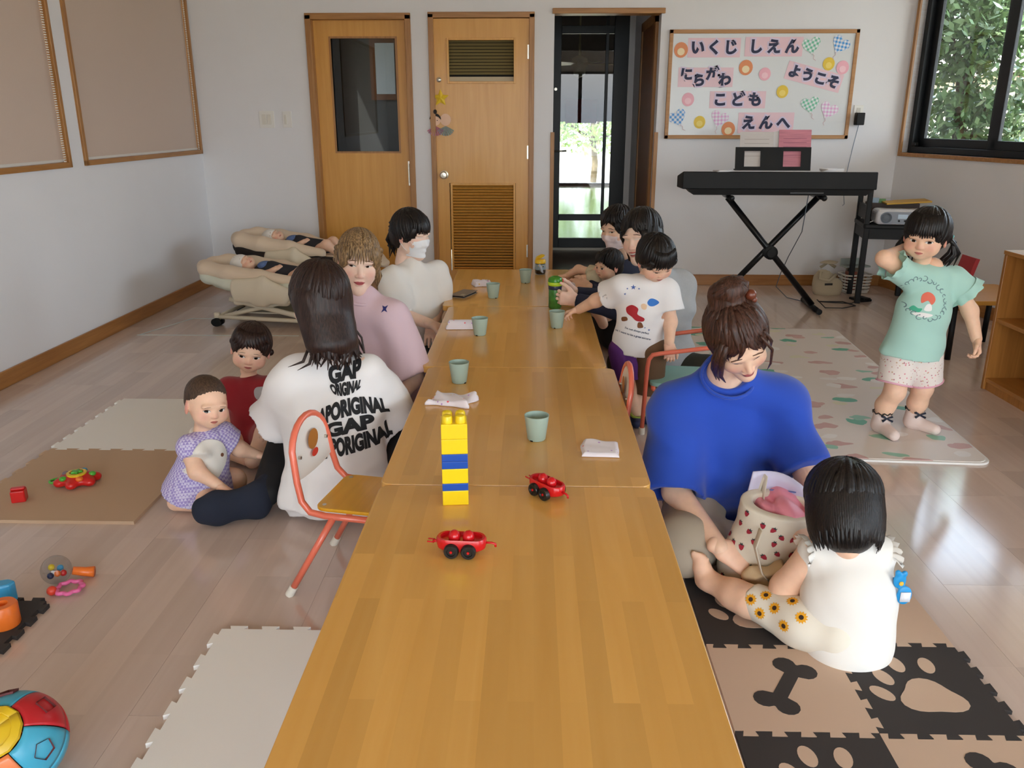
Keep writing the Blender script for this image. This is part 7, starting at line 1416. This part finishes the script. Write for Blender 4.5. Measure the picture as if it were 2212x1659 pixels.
ob('tape_strip', MB().add([(-.62, -.32, .0007), (-.60, -.32, .0007), (-.43, .15, .0007), (-.45, .15, .0007)], [(0, 1, 2, 3)]), tape, tp)
# ================================================================== TOYS ON THE LEFT
tr = mat('rattle_red', 'C8201E', .3); ty = mat('rattle_yellow', 'E2C22A', .3); tg = mat('rattle_green', '4FA838', .3); to = mat('rattle_orange', 'E8742A', .3); tbm = mat('rattle_blue', '3F9AC8', .3)
t = empty('turtle_rattle', (-1.665, 2.76, .012), rz=R_(15), label='red turtle shaped rattle with yellow and green knobs on the tan mat', cat='toy')
S = Sdf().ell((0, 0, .022), (.062, .05, .024), .01)
for i in range(6): a = R_(60*i+20); S.ell((.062*math.cos(a), .05*math.sin(a), .018), (.020, .020, .016), .012)
v, f = S.mesh(.0035); o = bpy.data.objects.new('rattle_body', mesh('rattle_body', v, f, [tr], smooth=True)); link(o, t)
ob('ring_yellow', MB().lathe([(.034, .040), (.034, .047), (.024, .048), (.024, .042)], 24, cap=False), ty, t, smooth=True, sharp=40); ob('star_knob', MB().prism([((.022 if i % 2 == 0 else .012)*math.cos(math.pi*i/5), (.022 if i % 2 == 0 else .012)*math.sin(math.pi*i/5)) for i in range(10)], .040, .054), tg, t, bevel=.003)
for i, m_ in enumerate((to, tg, tbm, mat('rattle_grey', '7A6A72', .4), tg)): a = R_(72*i-70); ob('bead', MB().sph((.052*math.cos(a), .044*math.sin(a), .036), (.013, .013, .009), 12, 8), m_, t, smooth=True)
ob('handle', ring(MB(), (-.075, .0, .02), (0, 0, 1), .018, .005), tg, t, smooth=True)
S = Sdf().cone((-.02, 0, .022), (.02, 0, .022), .022, .022, .005, (1, 1)); ob('red_block', MB(Matrix.Rotation(R_(20), 4, 'Z')).prism(rrect(.046, .046, .006), 0, .042).prism(rrect(.046, .02, .006), .042, .05), tr, loc=(-1.80, 2.62, .0122), bevel=.003, label='small red toy block at the left edge of the tan mat', cat='toy block')
t = empty('clear_rattle', (-1.36, 2.10, 0), rz=R_(10), label='clear plastic rattle with coloured beads and pink ring on the floor', cat='toy'); clr = glassmat('clear_plastic', (.93, .94, .95))
ob('rattle_globe', MB().sph((-.02, .01, .042), (.042, .042, .042), 20, 14), clr, t, smooth=True)
for i, m_ in enumerate((tr, tbm, ty, mat('bead_navy', '2A3050', .4), to)): a = i*1.3; ob('bead', MB().sph((-.02+.018*math.cos(a), .01+.018*math.sin(a), .03+.008*(i % 3)), .0095, 10, 8), m_, t, smooth=True)
ob('handle', MB().tube([(.02, .02, .03), (.05, .03, .018), (.075, .03, .016)], [.012, .014, .016], 10), to, t, smooth=True); mb = MB()
mb.tube([(.03+(.034+.004*math.sin(8*a))*math.cos(a), -.045+(.034+.004*math.sin(8*a))*math.sin(a), .012) for a in [2*math.pi*i/40 for i in range(40)]], .006, 8, closed=True); ob('pink_ring', mb, mat('ring_pink', 'E26AA0', .35), t, smooth=True); ob('bead', MB().sph((-.012, -.06, .014), .014, 12, 8), mat('bead_red2', 'D8452E', .3), t, smooth=True)
t = empty('orange_stacking_cup', (-1.395, 1.875, .0125), label='orange stacking cylinder toy at the left edge', cat='toy'); ob('cylinder', MB().lathe([(.036, 0), (.038, .004), (.038, .058), (.034, .064), (.016, .064), (.014, .050), (.001, .050)], 28), to, t, smooth=True, sharp=35)
ob('blue_toy_piece', MB(Matrix.Rotation(R_(30), 4, 'Z')).prism([(.03, -.02), (.045, 0), (.03, .02), (-.02, .03), (-.03, -.02)], 0, .06), tbm, loc=(-1.47, 1.975, .0125), bevel=.006, label='blue toy piece behind the orange cylinder', cat='toy')
pb_ = P(33, 1602, Z=.098); BALLX, BALLY = pb_.x, pb_.y
# big shape sorter ball: panels of one shell
bc = Vector((BALLX, BALLY, .118)); R0 = .118; t = empty('shape_sorter_ball', bc-Vector((0, 0, .118)), label='large multicoloured shape sorter ball in the bottom left corner', cat='ball'); t.scale = (.83,)*3
axis = Vector((.05, -.62, .78)).normalized(); u = axis.orthogonal().normalized(); v = axis.cross(u)
def panel(th0, th1, ph0, ph1, m_, nm, r=R0, hole=None):
    mb = MB(); n, k_ = 12, 10; vs = []; fs = []
    for i in range(k_+1):
        for j in range(n+1):
            th = R_(th0+(th1-th0)*i/k_); ph = R_(ph0+(ph1-ph0)*j/n); d = axis*math.cos(th)+(u*math.cos(ph)+v*math.sin(ph))*math.sin(th); vs.append(Vector((0, 0, .118))+d*r)
    for i in range(k_):
        for j in range(n): fs.append((i*(n+1)+j, (i+1)*(n+1)+j, (i+1)*(n+1)+j+1, i*(n+1)+j+1))
    o = ob(nm, mb.add(vs, fs), m_, t, smooth=True); sl = o.modifiers.new('t', 'SOLIDIFY'); sl.thickness = .006; return o
cols = [mat('ball_'+c, c, .3) for c in ('45A8C8', 'C4242E', '4FB08A', 'E8804A', '45A8C8', 'C4242E')]
for i in range(6): panel(32, 90, i*60+1+25, i*60+59+25, cols[i], 'ball_panel')
for i in range(6): panel(91, 176, i*60+1+25, i*60+59+25, cols[(i+2) % 6], 'ball_panel')
panel(0, 31, 0, 360, mat('ball_yellow', 'D9B41E', .35), 'ball_cap', R0+.002); panel(20, 29, 0, 360, MATS['ball_yellow'], 'ball_cap_rim', R0+.007)
def shape_hole(th, ph, nm, m_, k_=4, r=.026):
    d = axis*math.cos(R_(th))+(u*math.cos(R_(ph))+v*math.sin(R_(ph)))*math.sin(R_(th)); a = d.orthogonal().normalized(); b = d.cross(a); mb = MB(); pts = [(math.cos(2*math.pi*i/k_), math.sin(2*math.pi*i/k_)) for i in range(k_)]
    vs = [Vector((0, 0, .118))+d*(R0+.0035)+(a*x+b*y)*r for x, y in pts]+[Vector((0, 0, .118))+d*(R0-.014)+(a*x+b*y)*r*.8 for x, y in pts]; fs = [tuple(range(k_, 2*k_))]+[(i, (i+1) % k_, k_+(i+1) % k_, k_+i) for i in range(k_)]; ob(nm, mb.add(vs, fs), m_, t)
for i in range(6): shape_hole(62, i*60+55, 'shape_hole', mat('hole_dark', '6A2A2A', .5), 4 if i % 2 else 5)
# ================================================================== STRAWBERRY BAG
bp = V3(.665, 2.135, .0102); t = empty('strawberry_bag', bp, label='cream cloth bag with strawberry print standing open before the woman', cat='bag'); cl = mat('cream_cloth', 'D9D0BF', .92, bump=.12, bscale=300)
S = Sdf().cone((.0, 0, .05), (.0, 0, .27), .100, .092, .04, (0, 1), (V3(1, 0, 0), 1.1, .8)).ell((0, 0, .05), (.118, .088, .05), .03); S.cone((0, 0, .16), (0, 0, .30), .076, .076, .01, (0, 1), (V3(1, 0, 0), 1.1, .78), True)
mt = Matrix.Rotation(R_(8), 4, 'X') @ Matrix.Rotation(R_(6), 4, 'Y')
v, f = S.mesh(.005, folds(111, .0045, 26, (.3, .2, 1))); v = tf(v, mt); o = bpy.data.objects.new('bag_body', mesh('bag_body', v, f, [cl], smooth=True)); link(o, t); bvb = BVHTree.FromPolygons([tuple(map(float, q)) for q in v], [tuple(map(int, q)) for q in f])
rg = random.Random(5); sb = mat('strawberry_red', 'A32638', .8); sg = mat('strawberry_leaf', '2E3A3C', .8); cnt = 0
for i in range(260):
    a = rg.uniform(-math.pi*1.05, .15); z = rg.uniform(.03, .26); d = Vector((math.cos(a), math.sin(a), 0)); c = mt @ (d*.3+V3(0, 0, z)); 
    if any((c-q).length < .056 for q in (globals().setdefault('_sb', []))): continue
    _sb.append(c); ux = d.cross(V3(0, 0, 1)); uy = V3(0, 0, 1); an = rg.uniform(-.8, .8); ux, uy = ux*math.cos(an)+uy*math.sin(an), uy*math.cos(an)-ux*math.sin(an)
    for nm, shp, m_ in (('strawberry_print', poly2([(-.0075, .005), (0, .0075), (.0075, .005), (.005, -.005), (0, -.010), (-.005, -.005)]), sb), ('strawberry_print', poly2([(-.007, .006), (-.003, .0085), (-.004, .013), (0, .0095), (.004, .013), (.003, .0085), (.007, .006), (0, .005)]), sg)):
        vv, ff = decal(bvb, shp, c-d*.0, ux, uy, -d, .0015)
        if ff: ob(nm, MB().add(vv, ff), m_, t)
for sgn, pts in ((1, [(-.07, -.088, .245), (-.08, -.105, .20), (-.05, -.118, .13), (-.02, -.115, .10)]), (-1, [(-.045, .07, .26), (-.04, .075, .32), (-.038, .06, .325), (-.035, .045, .25)])): ob('strap', MB(mt).tube(pts, .017, 8, flat=((1, 0, 0), .16)), cl, t, smooth=True)
pk = mat('pink_film', 'E08A9C', .4); S = Sdf()
for i in range(7): a = i*.9; S.ell((.02+.05*math.cos(a), .0+.04*math.sin(a), .235+.012*(i % 3)), (.045, .035, .025), .012)
v, f = S.mesh(.005, folds(112, .010, 55)); o = bpy.data.objects.new('pink_plastic_bag', mesh('pink_plastic_bag', tf(v, mt @ Matrix.Translation((.015, .015, .0))), f, [pk], smooth=True)); COL.objects.link(o); o.location = bp; tag(o, 'crumpled pink plastic bag in the mouth of the strawberry bag', 'plastic bag')
S = Sdf().ell((.035, -.045, .225), (.06, .035, .035), .01).ell((.07, -.03, .215), (.04, .03, .03), .01); v, f = S.mesh(.005, folds(113, .006, 50)); o = bpy.data.objects.new('folded_baby_cloth', mesh('folded_baby_cloth', tf(v, mt), f, [speckle('peach_cloth', 'E6C3AC', ['E49A94', 'E6C3AC'], 45, .25)], smooth=True)); COL.objects.link(o); o.location = bp; tag(o, 'peach printed cloth folded in the strawberry bag', 'cloth')
e = empty('zip_pouch', bp, label='translucent lilac pouch with printed lines standing in the strawberry bag', cat='pouch'); vs = []; fs = []
for i in range(11):
    for j in range(9): x = -.075+.17*i/10; z = .10+.235*j/8-(.045*max(0, (i-4)/6)**2*(j/8)); vs.append((x, .058+.012*math.sin(i*.5), z))
for i in range(10):
    for j in range(8): a = i*9+j; fs.append((a, a+9, a+10, a+1))
o = ob('pouch_film', MB(mt).add(vs, fs), mat('lilac_film', 'CFCBE6', .3), e, smooth=True); sl = o.modifiers.new('t', 'SOLIDIFY'); sl.thickness = .004
for i in range(4): ob('printed_line', MB(mt).b(-.02, .075-.01*i, .0505, .052, .285-.022*i, .289-.022*i), mat('pouch_ink', '6A78B0', .6), e)
# beige cloth in the woman's hand
S = Sdf().cone((0, 0, 0), (.07, -.015, .025), .014, .030, .012, (0, 1), (V3(0, 1, 0), 1.3, .5)).cone((0, 0, 0), (.05, -.03, -.05), .014, .032, .012, (0, 1), (V3(0, 1, 0), .5, 1.2)).cone((-.01, 0, .01), (.10, .0, -.03), .012, .022, .012).ell((.0, 0, .0), (.03, .02, .022), .01)
v, f = S.mesh(.0038, folds(114, .008, 60)); o = bpy.data.objects.new('beige_cloth', mesh('beige_cloth', v, f, [mat('beige_gauze', 'C6AC88', .95, bump=.1, bscale=400)], smooth=True)); COL.objects.link(o); o.location = (.622, 2.025, .112); tag(o, 'crumpled beige cloth held in the blue tee woman hand', 'cloth')
# ================================================================== BABY LOUNGERS WITH BABIES
cream = mat('cream_padding', 'DCC8B0', .9, bump=.06, bscale=300, sheen=.1); creamp = mat('cream_plastic', 'D9CDB6', .5); mintp = mat('pale_mint_padding', 'CFD2C2', .9); dbr = mat('espresso_fabric', '231A17', .9)
def lounger(loc, rz, label, shell, pad):
    t = empty('baby_lounger', loc, rz=R_(rz), label=label, cat='baby seat', group='reclining baby seats'); J = lambda n, S, m_, vx=.007, dsp=None: link(bpy.data.objects.new(n, mesh(n, *S.mesh(vx, dsp), [m_], smooth=True)), t)
    S = Sdf().path([(-.30, 0, .36), (-.10, 0, .30), (.18, 0, .29), (.42, 0, .30), (.52, 0, .27)], [.14, .15, .13, .12, .09], .06, (V3(0, 1, 0), 1.35, .62)); S.path([(-.34, 0, .47), (-.12, 0, .40), (.12, 0, .39), (.40, 0, .38)], [.115, .125, .115, .09], .04, (V3(0, 1, 0), 1.35, .75)); S.ops[-1] = S.ops[-1]; n = len(S.ops)
    S.ops[4:] = [tuple(list(o_[:-1])+[True]) for o_ in S.ops[4:]]; J('seat_shell', S, shell, .011)
    S = Sdf(); 
    for s_ in (-1, 1): S.path([(-.42, s_*.06, .455), (-.36, s_*.15, .455), (-.20, s_*.19, .435), (.0, s_*.19, .41), (.22, s_*.165, .38)], [.055, .06, .06, .056, .035], .03)
    S.cone((-.42, -.06, .455), (-.42, .06, .455), .05, .05, .03); S2 = Sdf()
    for s_ in (-1, 1): S2.path([(-.41, s_*.06, .41), (-.35, s_*.155, .395), (-.20, s_*.20, .36), (.0, s_*.20, .335), (.2, s_*.18, .32), (.5, s_*.14, .30)], [.05, .055, .055, .05, .045, .04], .03)
    S2.cone((-.41, -.06, .41), (-.41, .06, .41), .05, .05, .03); J('outer_cover', S2, shell, .010); J('head_bolster', S, pad, .009, folds(121, .003, 30))
    S = Sdf().path([(-.28, 0, .36), (0, 0, .315), (.22, 0, .31), (.40, 0, .325), (.56, 0, .30)], [.10, .11, .11, .11, .075], .04, (V3(0, 1, 0), 1.3, .42)); J('seat_pad', S, pad, .011, folds(122, .004, 28)); S = Sdf().path([(.36, 0, .335), (.58, 0, .315), (.64, 0, .29)], [.075, .075, .05], .03, (V3(0, 1, 0), 1.7, .55)); J('leg_rest', S, pad, .008, folds(123, .004, 28))
    for s_ in (-1, 1): S = Sdf().path([(-.14, s_*.25, .31), (.04, s_*.255, .32), (.20, s_*.25, .27)], [.095, .105, .07], .04, (V3(0, 1, 0), .3, 1.0)); J('side_arm', S, creamp, .008)
    for s_ in (-1, 1):
        ob('base_rail', MB().tube([(-.30, s_*.19, .075), (.42, s_*.19, .055)], .018, 8), creamp, t, smooth=True)
        ob('cross_leg', MB().tube([(-.22, s_*.17, .22), (.40, s_*.20, .06)], .017, 8, flat=((0, 0, 1), 1.3)), creamp, t, smooth=True); ob('cross_leg', MB().tube([(.20, s_*.175, .22), (-.26, s_*.175, .08)], .017, 8), creamp, t, smooth=True)
        ob('height_housing', MB().b(-.20, .18, s_*.16-.03, s_*.16+.03, .17, .25), creamp, t, bevel=.025, seg=3)
        for x in (-.31, .42):
            c = ob('caster', MB().b(x-.02, x+.02, s_*.19-.012, s_*.19+.012, .03, .11), creamp, t, bevel=.008)
            for q in (-1, 1): ob('wheel', MB(Matrix.Translation((x, s_*.19+q*.022, .034)) @ Matrix.Rotation(R_(90), 4, 'X')).lathe([(.001, -.008), (.034, -.008), (.034, .008), (.001, .008)], 20), black, c, smooth=True, sharp=40)
    ob('base_cross', MB().tube([(-.30, -.19, .075), (-.30, .19, .075)], .016, 8), creamp, t, smooth=True); ob('base_cross', MB().tube([(.42, -.19, .055), (.42, .19, .055)], .016, 8), creamp, t, smooth=True); ob('storage_tray', MB().b(-.2, .3, -.15, .15, .10, .11), creamp, t)
    return t
lf = lounger((-1.72, 5.40, 0), -6, 'cream baby lounger on casters in front, holding a helmeted baby', mintp, cream); lf.scale = (1, 1, .80); lounger((-1.70, 6.03, 0), -4, 'dark brown baby lounger with cream lining behind the cream one', dbr, cream)
helm = speckle('helmet_white', 'E4E0DA', ['8A5A50', 'E4E0DA'], 48, .16); bluep = mat('blue_print_bib', '5A74A8', .85, var=.35, vscale=60)
for (lx, ly, rz, z0, lb, leg) in ((-1.72, 5.40, -6, -.105, 'baby in a white helmet lying in the front cream lounger', True), (-1.70, 6.03, -4, -.02, 'baby in a white helmet lying in the rear brown lounger', False)):
    mt2 = Matrix.Translation((lx, ly, z0)) @ Matrix.Rotation(R_(rz), 4, 'Z'); w = Person(mt2 @ V3(-.05, 0, .35), lb, skinB, group='helmeted babies in the loungers'); w.vox = .005; g_ = lambda *p: mt2 @ V3(*p)
    w.S.path([g_(.16, 0, .40), g_(.0, 0, .42), g_(-.10, 0, .435)], [.06, .062, .035], .03).path([g_(-.07, -.05, .43), g_(.0, -.09, .43), g_(.06, -.06, .465)], [.026, .023, .017]).path([g_(-.07, .05, .43), g_(.0, .09, .43), g_(.06, .06, .465)], [.026, .023, .017])
    w.S.path([g_(.16, -.04, .40), g_(.24, -.09, .45), g_(.30, -.07, .40)], [.042, .036, .026]).path([g_(.16, .04, .40), g_(.24, .07, .45), g_(.30, .05, .40)], [.042, .036, .026]); w.hand(g_(.06, -.06, .465), (.5, .5, .2), (0, .5, -.8), .5, vox=.003); w.hand(g_(.06, .06, .465), (.5, -.5, .2), (0, -.5, -.8), .5, side=-1, vox=.003)
    S = Sdf().path([g_(.17, 0, .40), g_(.0, 0, .425), g_(-.07, 0, .43)], [.075, .074, .05], .03); w.cloth('romper', S, mat('dark_romper', '2A2A30', .9), .006); S = Sdf().ell(g_(-.03, 0, .475), (.055, .06, .03), .01); w.cloth('bib', S, bluep, .005)
    # head lies back: face up and a little towards the viewer
    f_ = V3(.35, -.55, .76).normalized(); upv = V3(-.93, .0, .36); upv = (upv-f_*upv.dot(f_)).normalized(); r_ = f_.cross(upv); M = Matrix(((r_.x, f_.x, upv.x, 0), (r_.y, f_.y, upv.y, 0), (r_.z, f_.z, upv.z, 0), (0, 0, 0, 1))) @ Matrix.Scale(.78, 4); M.translation = g_(-.175, -.01, .475); w.mxhead = lambda *a, M=M: M
    w.head(None, 0, 0, kind='baby', eyes='closed', brow='8A6A58')
    S = Sdf().ell((0, -.022, .028), (.090, .102, .092), .02).ell((0, .10, -.055), (.085, .085, .082), .012, sub=True).ell((0, -.05, -.10), (.09, .09, .05), .012, sub=True); V_, F_ = S.mesh(.004); w.parts.append(('helmet', tf(V_, M), F_, [helm], None)); w.done()
